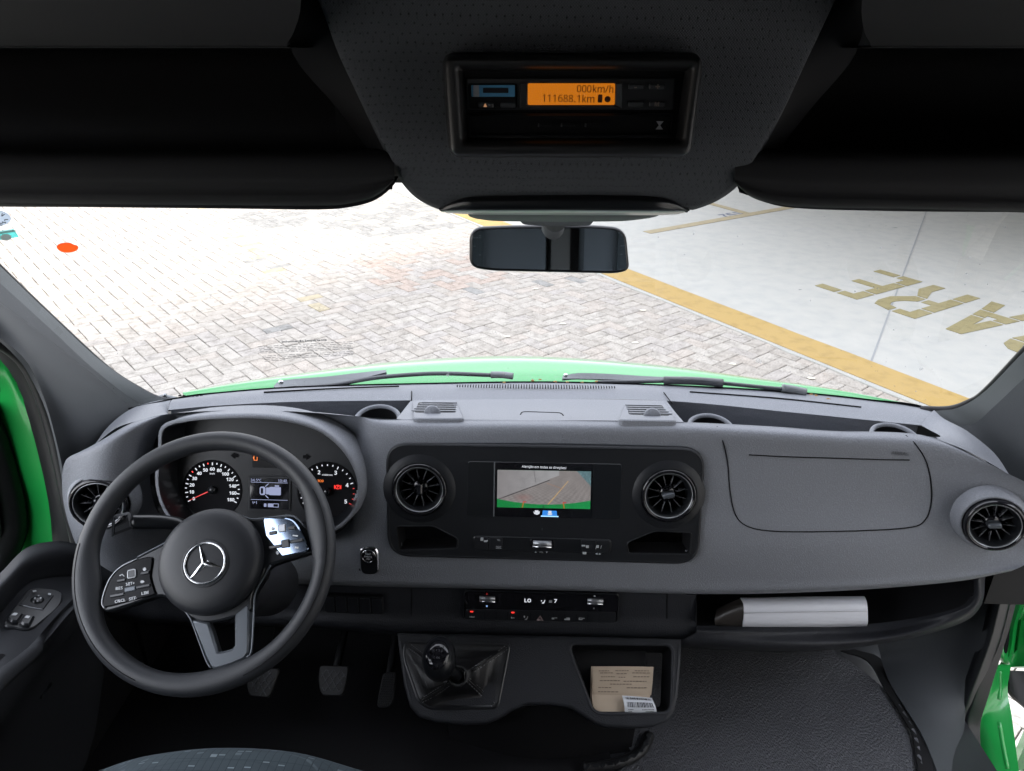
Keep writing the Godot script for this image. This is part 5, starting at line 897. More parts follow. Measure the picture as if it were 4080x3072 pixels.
# ---------- lower console, gear lever, papers ----------
func build_console() -> void:
	var x: Transform3D = Transform3D(Vector3(0.9999,0.0082,-0.0096),Vector3(-0.0126,0.6522,-0.7579),Vector3(0,0.758,0.6523),Vector3(0.0042,0.7885,-1))
	var cons := thing("centre_console", "low dark console below the dashboard with gear lever recess and open pocket", "console", Vector3(0.0044,0.7782,-0.988) + Vector3(0, -0.05, 0))
	var outer: PackedVector2Array = p2([-0.2747,0.1356,-0.149,0.1357,0.0045,0.1346,0.1396,0.134,0.2735,0.1326,0.2681,0.0853,0.2599,0.036,0.2508,0.0078,0.2358,-0.0091,0.2111,-0.0181,0.1679,-0.0211,0.1249,-0.0202,0.1036,-0.0142,0.084,-0.0019,0.0609,0.0113,0.0218,0.0163,-0.0218,0.0156,-0.0521,0.0056,-0.0736,-0.0075,-0.0993,-0.0173,-0.1424,-0.0195,-0.1945,-0.0156,-0.2253,-0.0074,-0.2412,0.0083,-0.2544,0.0445,-0.2646,0.0857])
	var hole: PackedVector2Array = rq(p2([0.0557,0.1234,0.2594,0.1239,0.2462,0.0037,0.1023,0.0008]),0.0176,5)
	part(cons, "top_panel", holed(outer, [hole], -0.022, 0.0), M.dark, x)
	part(cons, "top_edge", band([inset(outer, -0.003), inset(outer, -0.0012), inset(outer, 0.003)], [-0.004, 0.0006, 0.0012]), M.dark, x)
	part(cons, "skirt", band([inset(outer, 0.012), inset(outer, -0.004), inset(outer, -0.003)], [-0.05, -0.022, -0.004]), M.dark, x)
	part(cons, "pocket_rim", band([inset(hole, -0.004), inset(hole, -0.001), inset(hole, 0.002)], [0.0008, 0.0026, -0.002]), M.dark, x)
	part(cons, "pocket_well", band([inset(hole, 0.001), inset(hole, 0.006), inset(hole, 0.010)], [-0.002, -0.03, -0.055], true), M.black, x)
	part(cons, "pedestal", loft([p3([-0.20, 0.86, -1.16, 0.0, 0.86, -1.16, 0.22, 0.86, -1.16]), p3([-0.19, 0.80, -1.08, 0.0, 0.80, -1.06, 0.21, 0.80, -1.08]), p3([-0.17, 0.655, -1.04, 0.0, 0.655, -1.0, 0.19, 0.655, -1.03])], 12, 4, 0.01), M.black)
	# gaiter
	var gb: PackedVector2Array = rq(p2([-0.2601,0.1221,-0.0584,0.1191,-0.0791,0.0076,-0.2043,0.0041,-0.2269,0.0157,-0.2616,0.0941]),0.0106,4)
	var gr: PackedVector2Array = smooth2(gb, 1)
	part(cons, "gaiter_frame", band([inset(gb, -0.003), inset(gb, -0.001), inset(gb, 0.002), inset(gb, 0.004)], [0.0008, 0.0022, 0.0022, 0.001]), M.satin, x)
	var lever := thing("gear_lever", "short gear lever with glossy round knob and wrinkled stitched leather boot", "gear lever", Vector3(-0.1513,0.8279,-1.0458))
	var neck: Array = [-0.1522,0.059]
	var rows := []
	var nz := FastNoiseLite.new()
	nz.seed = 3
	nz.frequency = 9.0
	var steps := 12
	for j in steps + 1:
		var t := float(j) / steps
		var l := PackedVector3Array()
		for i in gb.size():
			var e := inset(gb, 0.002)[i]
			var a := (e - Vector2(neck[0], neck[1])).angle()
			var tip := Vector2(neck[0], neck[1]) + Vector2(cos(a), sin(a)) * 0.014
			var p := e.lerp(tip, t)
			var h := 0.002 + 0.052 * pow(t, 1.9)
			var fold := sin(t * PI) * (0.034 * nz.get_noise_2d(p.x * 1.0, p.y * 1.0) + 0.012 * sin(a * 4.0 + 0.6) + 0.008 * sin(a * 7.0 + t * 5.0))
			l.append(Vector3(p.x, p.y, h + fold))
		l.append(l[0])
		rows.append(l)
	part(lever, "boot", sheet(rows), M.leather, x)
	for k in [[-0.2508,0.1135,-0.2311,0.1004,-0.2062,0.0841], [-0.0636,0.1146,-0.0932,0.0916,-0.126,0.0688], [-0.223,0.0171,-0.1916,0.0304,-0.1689,0.0469], [-0.0859,0.0113,-0.1091,0.0341,-0.1343,0.0539]]:
		for s in [-1.0, 1.0]:
			var dashes := []
			var p0 := Vector2(k[0], k[1])
			var p1 := Vector2(k[2], k[3])
			var p2_ := Vector2(k[4], k[5])
			var path := PackedVector3Array()
			for i in 13:
				var t := i / 12.0
				var p := p0.lerp(p1, t).lerp(p1.lerp(p2_, t), t)
				var n: Vector2 = (p2_ - p0).orthogonal().normalized() * 0.004 * s
				path.append(boot_point(rows, p + n) + Vector3(0, 0, 0.0012))
			var sm := st()
			for i in range(0, 12):
				sm.append_from(tube(PackedVector3Array([path[i].lerp(path[i + 1], 0.15), path[i].lerp(path[i + 1], 0.75)]), 0.0006, 5, false, 1), 0, Transform3D.IDENTITY)
			part(lever, "stitching", sm.commit(), mat(0.16, 0.16, 0.17, 0.7), x)
		var pth := PackedVector3Array()
		for i in 9:
			var t := i / 8.0
			var q := Vector2(k[0], k[1]).lerp(Vector2(k[2], k[3]), t).lerp(Vector2(k[2], k[3]).lerp(Vector2(k[4], k[5]), t), t)
			pth.append(boot_point(rows, q) + Vector3(0, 0, 0.0006))
		part(lever, "boot_seam", tube(pth, 0.0014, 6, false, 2), M.leather, x)
	part(lever, "boot_tie", tube(circle_path(Vector3(neck[0], neck[1], 0.050), 0.0165, 20), 0.003, 8, true), M.leather, x)
	var kc: Vector3 = Vector3(-0.1804,0.9145,-1.0009)
	var nk: Vector3 = x * Vector3(neck[0], neck[1], 0.045)
	part(lever, "shaft", tube(PackedVector3Array([nk, nk.lerp(kc, 0.5), kc]), 0.011, 14, false, 1), M.satin)
	var kz := ((Vector3(-0.042,1.93,0) - kc).normalized() + Vector3(-0.15, 0.5, 0.0)).normalized()
	var kx := Vector3.UP.cross(kz).normalized()
	var kn := Transform3D(Basis(kx, kz.cross(kx), kz), kc)
	part(lever, "knob", lathe([0.0, -0.062, 0.017, -0.058, 0.024, -0.040, 0.0285, -0.014, 0.0300, 0.002, 0.0290, 0.014, 0.0255, 0.023, 0.0205, 0.0285], 40, 1.0, 1.28), M.satin, kn)
	part(lever, "knob_cap", lathe([0.0215, 0.0272, 0.0205, 0.0298, 0.012, 0.0325, 0.0, 0.0330], 36, 1.0, 1.22), M.gloss, kn)
	for t in [["R 1 3 5", 0.006], ["2 4 6", -0.006]]:
		words(lever, t[0], 0.0042, M.dim, kn * Transform3D(Basis.IDENTITY, Vector3(0, t[1], 0.0329)), false, "shift_pattern")
	# documents in the pocket
	var dx: Transform3D = Transform3D(Vector3(0.9999,0.0082,-0.0096),Vector3(-0.0126,0.6522,-0.7579),Vector3(0,0.758,0.6523),Vector3(0.1615,0.7952,-1.0508))
	var pap := thing("folded_document", "folded beige printed document standing in the console's right-hand pocket", "document", dx.origin)
	part(pap, "upper_leaf", loft([p3([0.1065,0.8399,-1.0659,0.1635,0.8415,-1.0678,0.2234,0.8406,-1.0698]), p3([0.1062,0.817,-1.0546,0.1628,0.8194,-1.0544,0.2218,0.819,-1.057]), p3([0.1054,0.7959,-1.0393,0.1621,0.7964,-1.0399,0.2188,0.7974,-1.0411])], 8, 4, 0.0006), M.paper)
	part(pap, "lower_leaf", loft([p3([0.1054,0.7959,-1.0393,0.1621,0.7964,-1.0399,0.217,0.7974,-1.041]), p3([0.1053,0.7917,-1.0222,0.1606,0.7922,-1.0228,0.2106,0.7931,-1.0238]), p3([0.1066,0.7823,-1.0081,0.1606,0.7827,-1.0087,0.2094,0.7836,-1.0097])], 8, 4, 0.0006), M.paper)
	part(pap, "back_leaf", loft([p3([0.1037,0.8347,-1.0721,0.1603,0.8343,-1.0747]), p3([0.1024,0.7909,-1.0426,0.1605,0.7904,-1.0452]), p3([0.1049,0.7747,-1.0147,0.1584,0.7757,-1.0158])], 4, 4, 0.0006), M.paper)
	var up := [p3([0.1065,0.8399,-1.0659,0.1635,0.8415,-1.0678,0.2234,0.8406,-1.0698]), p3([0.1062,0.817,-1.0546,0.1628,0.8194,-1.0544,0.2218,0.819,-1.057]), p3([0.1054,0.7959,-1.0393,0.1621,0.7964,-1.0399,0.2188,0.7974,-1.0411])]
	var sp := st()
	for r in [[0.10, 0.30, 0.14], [0.38, 0.60, 0.14], [0.70, 0.95, 0.14], [0.12, 0.34, 0.22], [0.40, 0.60, 0.25], [0.66, 0.95, 0.22], [0.14, 0.40, 0.36], [0.44, 0.58, 0.38], [0.68, 0.94, 0.36], [0.12, 0.46, 0.50], [0.52, 0.90, 0.52], [0.30, 0.66, 0.62], [0.10, 0.34, 0.74], [0.58, 0.92, 0.74], [0.10, 0.44, 0.88]]:
		var uu: float = r[0]
		while uu < r[1] - 0.02:
			var ww := minf(rng.randf_range(0.02, 0.06), r[1] - uu)
			var vs := []
			for pt in [[uu, r[2]], [uu + ww, r[2]], [uu + ww, r[2] + 0.028], [uu, r[2] + 0.028]]:
				vs.append(loft_at(up, pt[0], pt[1]) + x.basis.z * 0.0012)
			quad(sp, vs[0], vs[1], vs[2], vs[3])
			uu += ww + 0.012
	part(pap, "print", done(sp), M.fadedink)
	var rx: Transform3D = Transform3D(Vector3(0.9999,0.0082,-0.0096),Vector3(-0.0126,0.6522,-0.7579),Vector3(0,0.758,0.6523),Vector3(0.1919,0.7971,-1.0162))
	var lab := thing("barcode_slip", "small curled white barcode slip in front of the beige document", "label", rx.origin)
	var lrows := [p3([0.1619,0.8018,-1.0339,0.1897,0.8027,-1.0319,0.2181,0.8001,-1.032]), p3([0.1626,0.8049,-1.0191,0.1911,0.8064,-1.0177,0.2192,0.8043,-1.0184]), p3([0.1636,0.7998,-1.0086,0.1927,0.8013,-1.0073,0.2225,0.8004,-1.0092]), p3([0.165,0.7868,-1.0042,0.1942,0.7888,-1.0035,0.2249,0.7884,-1.0061])]
	part(lab, "slip", loft(lrows, 8, 4, 0.0005), M.label)
	for b in [[0.10, 0.24], [0.40, 0.66]]:
		var sb := st()
		var uu := 0.10
		while uu < 0.92:
			var ww := rng.randf_range(0.010, 0.034)
			var vs := []
			for pt in [[uu, b[0]], [uu + ww, b[0]], [uu + ww, b[1]], [uu, b[1]]]:
				vs.append(loft_at(lrows, pt[0], pt[1]) + x.basis.z * 0.0008)
			quad(sb, vs[0], vs[1], vs[2], vs[3])
			uu += ww + rng.randf_range(0.010, 0.026)
		part(lab, "barcode", done(sb), M.ink)
	var st3 := st()
	for t in [[0.12, 0.28, 0.76], [0.56, 0.92, 0.76], [0.12, 0.22, 0.85], [0.66, 0.90, 0.86]]:
		var uu: float = t[0]
		while uu < t[1]:
			var vs := []
			for pt in [[uu, t[2]], [uu + 0.028, t[2]], [uu + 0.028, t[2] + 0.035], [uu, t[2] + 0.035]]:
				vs.append(loft_at(lrows, pt[0], pt[1]) + x.basis.z * 0.0008)
			quad(st3, vs[0], vs[1], vs[2], vs[3])
			uu += 0.042
	part(lab, "print", done(st3), M.ink)
	# rolled booklet on the passenger shelf
	var bk := thing("rolled_booklet", "white plastic wrapped booklet with dark end lying in the open passenger shelf", "booklet", Vector3(0.4916,0.9233,-1.1))
	var prof := [[1292, -1.20], [1289, -1.165], [1297, -1.135], [1318, -1.118], [1340, -1.116], [1353, -1.122]]
	var wl := PackedVector3Array()
	part(bk, "wrapped_pages", loft([p3([0.4053,0.9181,-1.18,0.517,0.9257,-1.18,0.6505,0.9317,-1.18]), p3([0.3954,0.9462,-1.15,0.5026,0.9524,-1.15,0.6344,0.9582,-1.15]), p3([0.3946,0.9494,-1.128,0.495,0.9553,-1.128,0.629,0.9624,-1.128]), p3([0.3953,0.9317,-1.117,0.4946,0.9376,-1.117,0.6301,0.9449,-1.117]), p3([0.3969,0.9086,-1.117,0.4988,0.9135,-1.117,0.635,0.9221,-1.117]), p3([0.4018,0.886,-1.13,0.5068,0.8923,-1.13,0.6429,0.9021,-1.13])], 10, 5, 0.004), M.wrap)
	part(bk, "dark_end", loft([p3([0.3557,0.9079,-1.16,0.3765,0.9284,-1.155,0.3947,0.945,-1.15]), p3([0.3466,0.9136,-1.135,0.3698,0.9329,-1.13,0.3944,0.9491,-1.127]), p3([0.3446,0.9051,-1.125,0.3704,0.9146,-1.122,0.395,0.9296,-1.118]), p3([0.3516,0.8877,-1.13,0.3756,0.8881,-1.128,0.4001,0.8928,-1.124])], 8, 5, 0.004), mat(0.035, 0.03, 0.027, 0.4))
	part(bk, "edge_fold", tube(p3([0.393,0.9387,-1.1155,0.4928,0.9447,-1.1155,0.6271,0.9519,-1.1155]), 0.0007, 5, false, 4), mat(0.5, 0.5, 0.54, 0.4))

func loft_at(rows: Array, u: float, v: float) -> Vector3:
	var c := PackedVector3Array()
	for r in rows:
		c.append(crv(r, u))
	return crv(c, v)

func boot_point(rows: Array, p: Vector2) -> Vector3:
	var best := Vector3.ZERO
	var d := 9.0
	for r in rows:
		for v in r:
			var k := Vector2(v.x, v.y).distance_to(p)
			if k < d:
				d = k
				best = v
	return Vector3(p.x, p.y, best.z)

func circle_path(c: Vector3, r: float, n: int) -> PackedVector3Array:
	var o := PackedVector3Array()
	for i in n:
		o.append(c + Vector3(cos(TAU * i / n), sin(TAU * i / n), 0) * r)
	return o

# ---------- overhead ----------
func build_overhead() -> void:
	var oc := thing("overhead_console", "dark cloth covered overhead console bulging down between the storage shelves", "console", Vector3(0, 1.95, -0.7))
	part(oc, "cloth_panel", loft([p3([-0.2398,2.009,-0.68,-0.2282,2.0058,-0.652,-0.2126,2.0046,-0.64,-0.0134,2.0067,-0.636,0.1834,2.0097,-0.64,0.1996,2.0114,-0.652,0.2135,2.0149,-0.68]), p3([-0.2199,1.958,-0.695,-0.209,1.9569,-0.667,-0.1931,1.9566,-0.655,-0.0073,1.9592,-0.651,0.1765,1.9621,-0.655,0.1932,1.9628,-0.667,0.2069,1.9643,-0.695]), p3([-0.2097,1.9154,-0.708,-0.1992,1.916,-0.68,-0.1829,1.9165,-0.668,-0.0064,1.9194,-0.664,0.1684,1.9222,-0.668,0.1855,1.9223,-0.68,0.1989,1.922,-0.708]), p3([-0.1944,1.8729,-0.718,-0.1844,1.8752,-0.69,-0.1678,1.8764,-0.678,-0.0037,1.8796,-0.674,0.1592,1.8822,-0.678,0.1767,1.8816,-0.69,0.1897,1.8797,-0.718]), p3([-0.1781,1.8309,-0.73,-0.1686,1.8348,-0.702,-0.1519,1.8367,-0.69,-0.002,1.8401,-0.686,0.1468,1.8424,-0.69,0.1646,1.8411,-0.702,0.1772,1.8376,-0.73]), p3([-0.166,1.8006,-0.745,-0.1569,1.8055,-0.717,-0.1398,1.8079,-0.705,-0.0015,1.8113,-0.701,0.136,1.8134,-0.705,0.1542,1.8117,-0.717,0.1664,1.8071,-0.745]), p3([-0.153,1.7797,-0.768,-0.1444,1.7853,-0.74,-0.1269,1.7879,-0.728,-0.0016,1.7912,-0.724,0.1231,1.793,-0.728,0.1417,1.7911,-0.74,0.1533,1.7859,-0.768]), p3([-0.1355,1.7635,-0.8,-0.1275,1.7695,-0.772,-0.1095,1.7723,-0.76,-0.0012,1.7754,-0.756,0.1068,1.7768,-0.76,0.1258,1.7747,-0.772,0.1368,1.7691,-0.8]), p3([-0.1501,1.7347,-0.95,-0.1441,1.7349,-0.95,-0.1294,1.7352,-0.95,0.0091,1.738,-0.95,0.1467,1.7408,-0.95,0.1613,1.7411,-0.95,0.1671,1.7413,-0.95])], 40, 6), M.cloth)
	part(oc, "side_flank", loft([p3([-0.2369,2.0084,-0.675,-0.2171,1.9578,-0.69,-0.2069,1.9155,-0.703,-0.1916,1.8734,-0.713,-0.1754,1.8316,-0.725,-0.1634,1.8015,-0.74]), p3([-0.2397,2.0051,-0.6475,-0.2279,1.957,-0.675,-0.2274,1.9152,-0.7015,-0.2081,1.8721,-0.7265,-0.189,1.8278,-0.7525,-0.1747,1.7944,-0.78]), p3([-0.2425,2.0018,-0.62,-0.2387,1.9561,-0.66,-0.2479,1.9149,-0.7,-0.2245,1.8707,-0.74,-0.2026,1.8239,-0.78,-0.1861,1.7874,-0.82])], 18, 4), M.header)
	part(oc, "side_flank", loft([p3([0.2103,2.0143,-0.675,0.2036,1.964,-0.69,0.1956,1.922,-0.703,0.1864,1.88,-0.713,0.174,1.8382,-0.725,0.1632,1.8079,-0.74]), p3([0.2104,2.011,-0.6475,0.2124,1.9635,-0.675,0.2153,1.9224,-0.7015,0.204,1.8793,-0.7265,0.1905,1.8349,-0.7525,0.179,1.8014,-0.78]), p3([0.2105,2.0077,-0.62,0.2213,1.9629,-0.66,0.235,1.9227,-0.7,0.2216,1.8786,-0.74,0.207,1.8316,-0.78,0.1948,1.7949,-0.82])], 18, 4), M.header)
	part(oc, "back_shell", box(Vector3(-0.27, 1.80, -0.99), Vector3(0.25, 2.08, -0.92)), M.header)
	part(oc, "trim_arc", loft([p3([-0.1299,1.7763,-0.752,-0.1114,1.7893,-0.732,-0.0859,1.7956,-0.722,-0.004,1.7989,-0.718,0.0736,1.7988,-0.722,0.1002,1.7927,-0.732,0.1198,1.7805,-0.752]), p3([-0.1297,1.7761,-0.742,-0.1106,1.785,-0.722,-0.0853,1.7894,-0.711,-0.0041,1.7921,-0.708,0.0726,1.7927,-0.711,0.0989,1.7888,-0.722,0.1193,1.7803,-0.742]), p3([-0.1276,1.7713,-0.752,-0.1053,1.7742,-0.738,-0.0819,1.7763,-0.73,-0.0027,1.7786,-0.727,0.072,1.7791,-0.73,0.096,1.7779,-0.738,0.1185,1.7763,-0.752]), p3([-0.1292,1.7471,-0.86,-0.1104,1.7464,-0.86,-0.089,1.7463,-0.86,0.0047,1.7477,-0.86,0.0926,1.7495,-0.86,0.1138,1.75,-0.86,0.1323,1.7514,-0.86])], 30, 5, 0.004), M.satin)
	part(oc, "sensor_cover", loft([p3([-0.1115,1.7485,-0.86,-0.0831,1.7507,-0.85,0.0038,1.753,-0.845,0.0856,1.7536,-0.85,0.111,1.752,-0.86]), p3([-0.1101,1.7373,-0.89,-0.0846,1.7383,-0.88,0.0057,1.7407,-0.875,0.0852,1.7413,-0.88,0.1139,1.7425,-0.89]), p3([-0.1058,1.7215,-0.95,-0.076,1.7192,-0.95,0.01,1.7204,-0.95,0.0779,1.7224,-0.95,0.1129,1.7267,-0.95])], 20, 5, 0.004), M.trim)
	for sh in [["overhead shelf above the driver, dark open compartment with a thick lip", [p3([-0.9806,1.8173,-0.745,-0.6248,1.824,-0.745,-0.4681,1.827,-0.745,-0.3311,1.8295,-0.745,-0.2449,1.8312,-0.745,-0.2132,1.8318,-0.745,-0.1897,1.8322,-0.745,-0.1717,1.8325,-0.745]), p3([-0.9327,1.8187,-0.705,-0.595,1.8251,-0.705,-0.4463,1.8279,-0.705,-0.3162,1.8304,-0.705,-0.2344,1.8319,-0.705,-0.2044,1.8325,-0.705,-0.1821,1.8329,-0.705,-0.165,1.8333,-0.705]), p3([-0.9291,1.803,-0.695,-0.5926,1.8095,-0.695,-0.4444,1.8124,-0.695,-0.3148,1.8149,-0.695,-0.2332,1.8165,-0.695,-0.2033,1.8171,-0.695,-0.1811,1.8175,-0.695,-0.1641,1.8187,-0.695]), p3([-0.9419,1.7899,-0.7,-0.6003,1.7967,-0.7,-0.45,1.7992,-0.7,-0.3186,1.8014,-0.7,-0.2359,1.8026,-0.7,-0.2054,1.8045,-0.7,-0.1827,1.8075,-0.7,-0.1652,1.812,-0.7]), p3([-0.9961,1.7653,-0.735,-0.6337,1.7726,-0.735,-0.4745,1.7745,-0.735,-0.3351,1.776,-0.735,-0.2473,1.7773,-0.735,-0.2149,1.7807,-0.735,-0.1906,1.7884,-0.735,-0.1715,1.8044,-0.735]), p3([-1.4152,1.6978,-1.06,-0.8937,1.7084,-1.06,-0.6646,1.7111,-1.06,-0.464,1.7132,-1.06,-0.3376,1.7151,-1.06,-0.2909,1.72,-1.06,-0.2559,1.731,-1.06,-0.2285,1.7539,-1.06])], [p3([-0.4883,1.9796,-0.4,-0.4208,1.9805,-0.4,-0.3538,1.9813,-0.4,-0.2873,1.9821,-0.4,-0.2213,1.983,-0.4,-0.1558,1.9838,-0.4]), p3([-0.6487,1.9439,-0.52,-0.5548,1.9453,-0.52,-0.4617,1.9467,-0.52,-0.3693,1.948,-0.52,-0.2777,1.9494,-0.52,-0.1868,1.9507,-0.52]), p3([-0.7357,1.9244,-0.585,-0.6293,1.9261,-0.585,-0.5238,1.9277,-0.585,-0.4192,1.9293,-0.585,-0.3154,1.931,-0.585,-0.2124,1.9326,-0.585]), p3([-0.7878,1.9151,-0.625,-0.6744,1.9169,-0.625,-0.562,1.9187,-0.625,-0.4504,1.9204,-0.625,-0.3398,1.9222,-0.625,-0.23,1.9239,-0.625]), p3([-0.8309,1.9118,-0.66,-0.7086,1.9137,-0.66,-0.5873,1.9157,-0.66,-0.467,1.9176,-0.66,-0.3477,1.9195,-0.66,-0.2294,1.9214,-0.66]), p3([-1.1546,1.9023,-0.93,-0.9655,1.9053,-0.93,-0.7781,1.9083,-0.93,-0.5924,1.9113,-0.93,-0.4084,1.9143,-0.93,-0.226,1.9172,-0.93]), p3([-1.2325,1.8438,-0.97,-1.0226,1.8475,-0.97,-0.8148,1.8511,-0.97,-0.609,1.8546,-0.97,-0.4052,1.8582,-0.97,-0.2033,1.8617,-0.97]), p3([-1.2629,1.7856,-0.97,-1.0473,1.7897,-0.97,-0.8339,1.7937,-0.97,-0.6226,1.7976,-0.97,-0.4133,1.8015,-0.97,-0.2061,1.8054,-0.97]), p3([-0.9748,1.8172,-0.74,-0.8115,1.8203,-0.74,-0.6498,1.8233,-0.74,-0.4896,1.8263,-0.74,-0.3311,1.8293,-0.74,-0.174,1.8323,-0.74])]], ["overhead shelf above the passenger, dark open compartment with a thick lip", [p3([0.1565,1.8387,-0.745,0.1715,1.839,-0.745,0.197,1.8395,-0.745,0.2322,1.8401,-0.745,0.3155,1.8417,-0.745,0.4026,1.8433,-0.745,0.4937,1.845,-0.745,0.8737,1.8522,-0.745]), p3([0.1465,1.8392,-0.705,0.1607,1.8394,-0.705,0.1849,1.8399,-0.705,0.2183,1.8405,-0.705,0.2973,1.842,-0.705,0.38,1.8436,-0.705,0.4664,1.8452,-0.705,0.827,1.852,-0.705]), p3([0.1461,1.8239,-0.695,0.1603,1.8242,-0.695,0.1845,1.8246,-0.695,0.2177,1.8253,-0.695,0.2964,1.8268,-0.695,0.3788,1.8284,-0.695,0.4648,1.8301,-0.695,0.8238,1.8371,-0.695]), p3([0.1483,1.8174,-0.7,0.1633,1.8135,-0.7,0.1884,1.8098,-0.7,0.2225,1.8088,-0.7,0.3029,1.8088,-0.7,0.3872,1.8092,-0.7,0.4752,1.8097,-0.7,0.843,1.8138,-0.7]), p3([0.1583,1.8083,-0.735,0.1753,1.7958,-0.735,0.2025,1.7884,-0.735,0.2389,1.786,-0.735,0.3241,1.7864,-0.735,0.4134,1.7864,-0.735,0.5069,1.7866,-0.735,0.8971,1.7906,-0.735]), p3([0.2462,1.7594,-1.06,0.2707,1.7416,-1.06,0.3098,1.7309,-1.06,0.3622,1.7274,-1.06,0.4847,1.728,-1.06,0.6134,1.7281,-1.06,0.7479,1.7282,-1.06,1.3095,1.7341,-1.06])], [p3([0.3911,1.9907,-0.4,0.3365,1.99,-0.4,0.2816,1.9893,-0.4,0.2263,1.9886,-0.4,0.1707,1.9879,-0.4,0.1147,1.9872,-0.4]), p3([0.548,1.9616,-0.52,0.4718,1.9605,-0.52,0.3951,1.9594,-0.52,0.3179,1.9582,-0.52,0.2401,1.9571,-0.52,0.1618,1.9559,-0.52]), p3([0.6331,1.9458,-0.585,0.5464,1.9444,-0.585,0.4591,1.9431,-0.585,0.3712,1.9417,-0.585,0.2827,1.9403,-0.585,0.1935,1.9389,-0.585]), p3([0.684,1.9385,-0.625,0.5916,1.937,-0.625,0.4986,1.9356,-0.625,0.405,1.9341,-0.625,0.3106,1.9326,-0.625,0.2157,1.9311,-0.625]), p3([0.726,1.9367,-0.66,0.6261,1.9351,-0.66,0.5256,1.9335,-0.66,0.4243,1.9319,-0.66,0.3223,1.9302,-0.66,0.2196,1.9286,-0.66]), p3([1.0412,1.9376,-0.93,0.8812,1.935,-0.93,0.7199,1.9324,-0.93,0.5573,1.9298,-0.93,0.3933,1.9272,-0.93,0.228,1.9245,-0.93]), p3([1.1182,1.8847,-0.97,0.9396,1.8816,-0.97,0.7594,1.8784,-0.97,0.5777,1.8753,-0.97,0.3943,1.8721,-0.97,0.2093,1.8689,-0.97]), p3([1.149,1.8308,-0.97,0.966,1.8274,-0.97,0.7813,1.8239,-0.97,0.595,1.8204,-0.97,0.407,1.8169,-0.97,0.2173,1.8134,-0.97]), p3([0.868,1.8519,-0.74,0.729,1.8492,-0.74,0.5888,1.8466,-0.74,0.4473,1.8439,-0.74,0.3046,1.8413,-0.74,0.1605,1.8386,-0.74])]]]:
		var s := thing("overhead_shelf", sh[0], "shelf", sh[1][2][3], "overhead storage shelves")
		part(s, "lip", loft(sh[1], 44, 6), M.header)
		part(s, "compartment", loft(sh[2], 20, 4), M.header)
	var vi := thing("sun_visor", "folded black sun visor under the driver's overhead shelf", "sun visor", Vector3(-0.3298,1.7875,-0.725), "folded sun visors")
	part(vi, "visor_board", plate(smooth2(p2([-0.2653,-0.0023,-0.1363,0.0004,-0.0751,-0.0006,-0.048,0.0082,0.0202,0.0114,0.0922,0.0133,0.1533,0.0173,0.1593,0.0147,0.1411,0.0002,0.1169,-0.0073,0.0846,-0.0108,-0.0023,-0.0117,-0.1403,-0.0132,-0.2699,-0.0141]), 4), -0.02, 0.006, 0.005), M.black, Transform3D(Vector3(1,0,0),Vector3(0,0.9903,0.1392),Vector3(0,-0.1392,0.9903),Vector3(-0.3298,1.7875,-0.725)))
	var v2 := thing("sun_visor", "folded black sun visor under the passenger's overhead shelf", "sun visor", Vector3(0.2953,1.7958,-0.725), "folded sun visors")
	part(v2, "visor_board", plate(smooth2(p2([-0.1382,0.0129,-0.1115,0.0063,-0.0926,0.0085,-0.0457,0.0103,0.0187,0.0112,0.0687,0.0114,0.0948,0.0052,0.1355,0.0038,0.1871,0.0035,0.1917,-0.0073,0.1399,-0.0075,0.0688,-0.0086,0.0026,-0.0091,-0.0713,-0.0084,-0.1074,-0.0032]), 4), -0.02, 0.006, 0.005), M.black, Transform3D(Vector3(1,0,0),Vector3(0,0.9903,0.1392),Vector3(0,-0.1392,0.9903),Vector3(0.2953,1.7958,-0.725)))
	# tachograph
	var x: Transform3D = Transform3D(Vector3(1,0,0),Vector3(0,0.9986,-0.0523),Vector3(0,0.0523,0.9986),Vector3(-0.006,1.8821,-0.65))
	var t := thing("tachograph", "tachograph with glowing amber display set into the overhead console", "tachograph", x.origin)
	var fo: PackedVector2Array = rq(p2([-0.1057,0.0358,0.1017,0.0392,0.0995,-0.0368,-0.1012,-0.0405]),0.0084,6)
	var fi: PackedVector2Array = rq(p2([-0.0931,0.0268,0.0924,0.0299,0.0899,-0.0259,-0.0897,-0.0292]),0.003,6)
	part(t, "surround", band([inset(fo, -0.004), fo, inset(fo, 0.003), inset(fi, -0.003), fi, inset(fi, 0.004)], [-0.02, 0.004, 0.010, 0.010, 0.006, -0.022]), M.surround, x)
	part(t, "back_plate", plate(inset(fi, -0.006), -0.03, -0.009, 0.0), M.black, x)
	var dep := -0.005
	part(t, "upper_unit", plate(rq(p2([-0.0883,0.0196,0.0827,0.0225,0.0837,-0.0021,-0.0876,-0.0051]),0.0019,3), -0.016, dep, 0.001), M.unit, x)
	part(t, "printer_drawer", plate(rq(p2([-0.0861,-0.008,0.0832,-0.005,0.0834,-0.0227,-0.0854,-0.0258]),0.0012,3), -0.016, dep + 0.002, 0.0015), M.unit, x)
	part(t, "drawer_edge", tube(p3([-0.087,-0.0265,-0.0045,0.0843,-0.0234,-0.0045]), 0.0007, 5, false, 1), M.dim, x)
	for q in [[-0.0223,-0.0159],[-0.0031,-0.0155],[0.0168,-0.0152]]:
		part(t, "drawer_notch", plate(rect(0.011, 0.0022, 0.0, Vector2(q[0], q[1])), dep, dep + 0.003, 0.0006), M.black, x)
		part(t, "drawer_notch", plate(rect(0.0012, 0.003, 0.0, Vector2(q[0] - 0.0055, q[1])), dep, dep + 0.0035, 0.0003), M.dim, x)
	var dis := part(t, "display", plate(rq(p2([-0.0377,0.0163,0.0337,0.0175,0.0345,0.001,-0.0373,-0.0003]),0.0011,2), dep, dep + 0.0012, 0.0), M.amber, x)
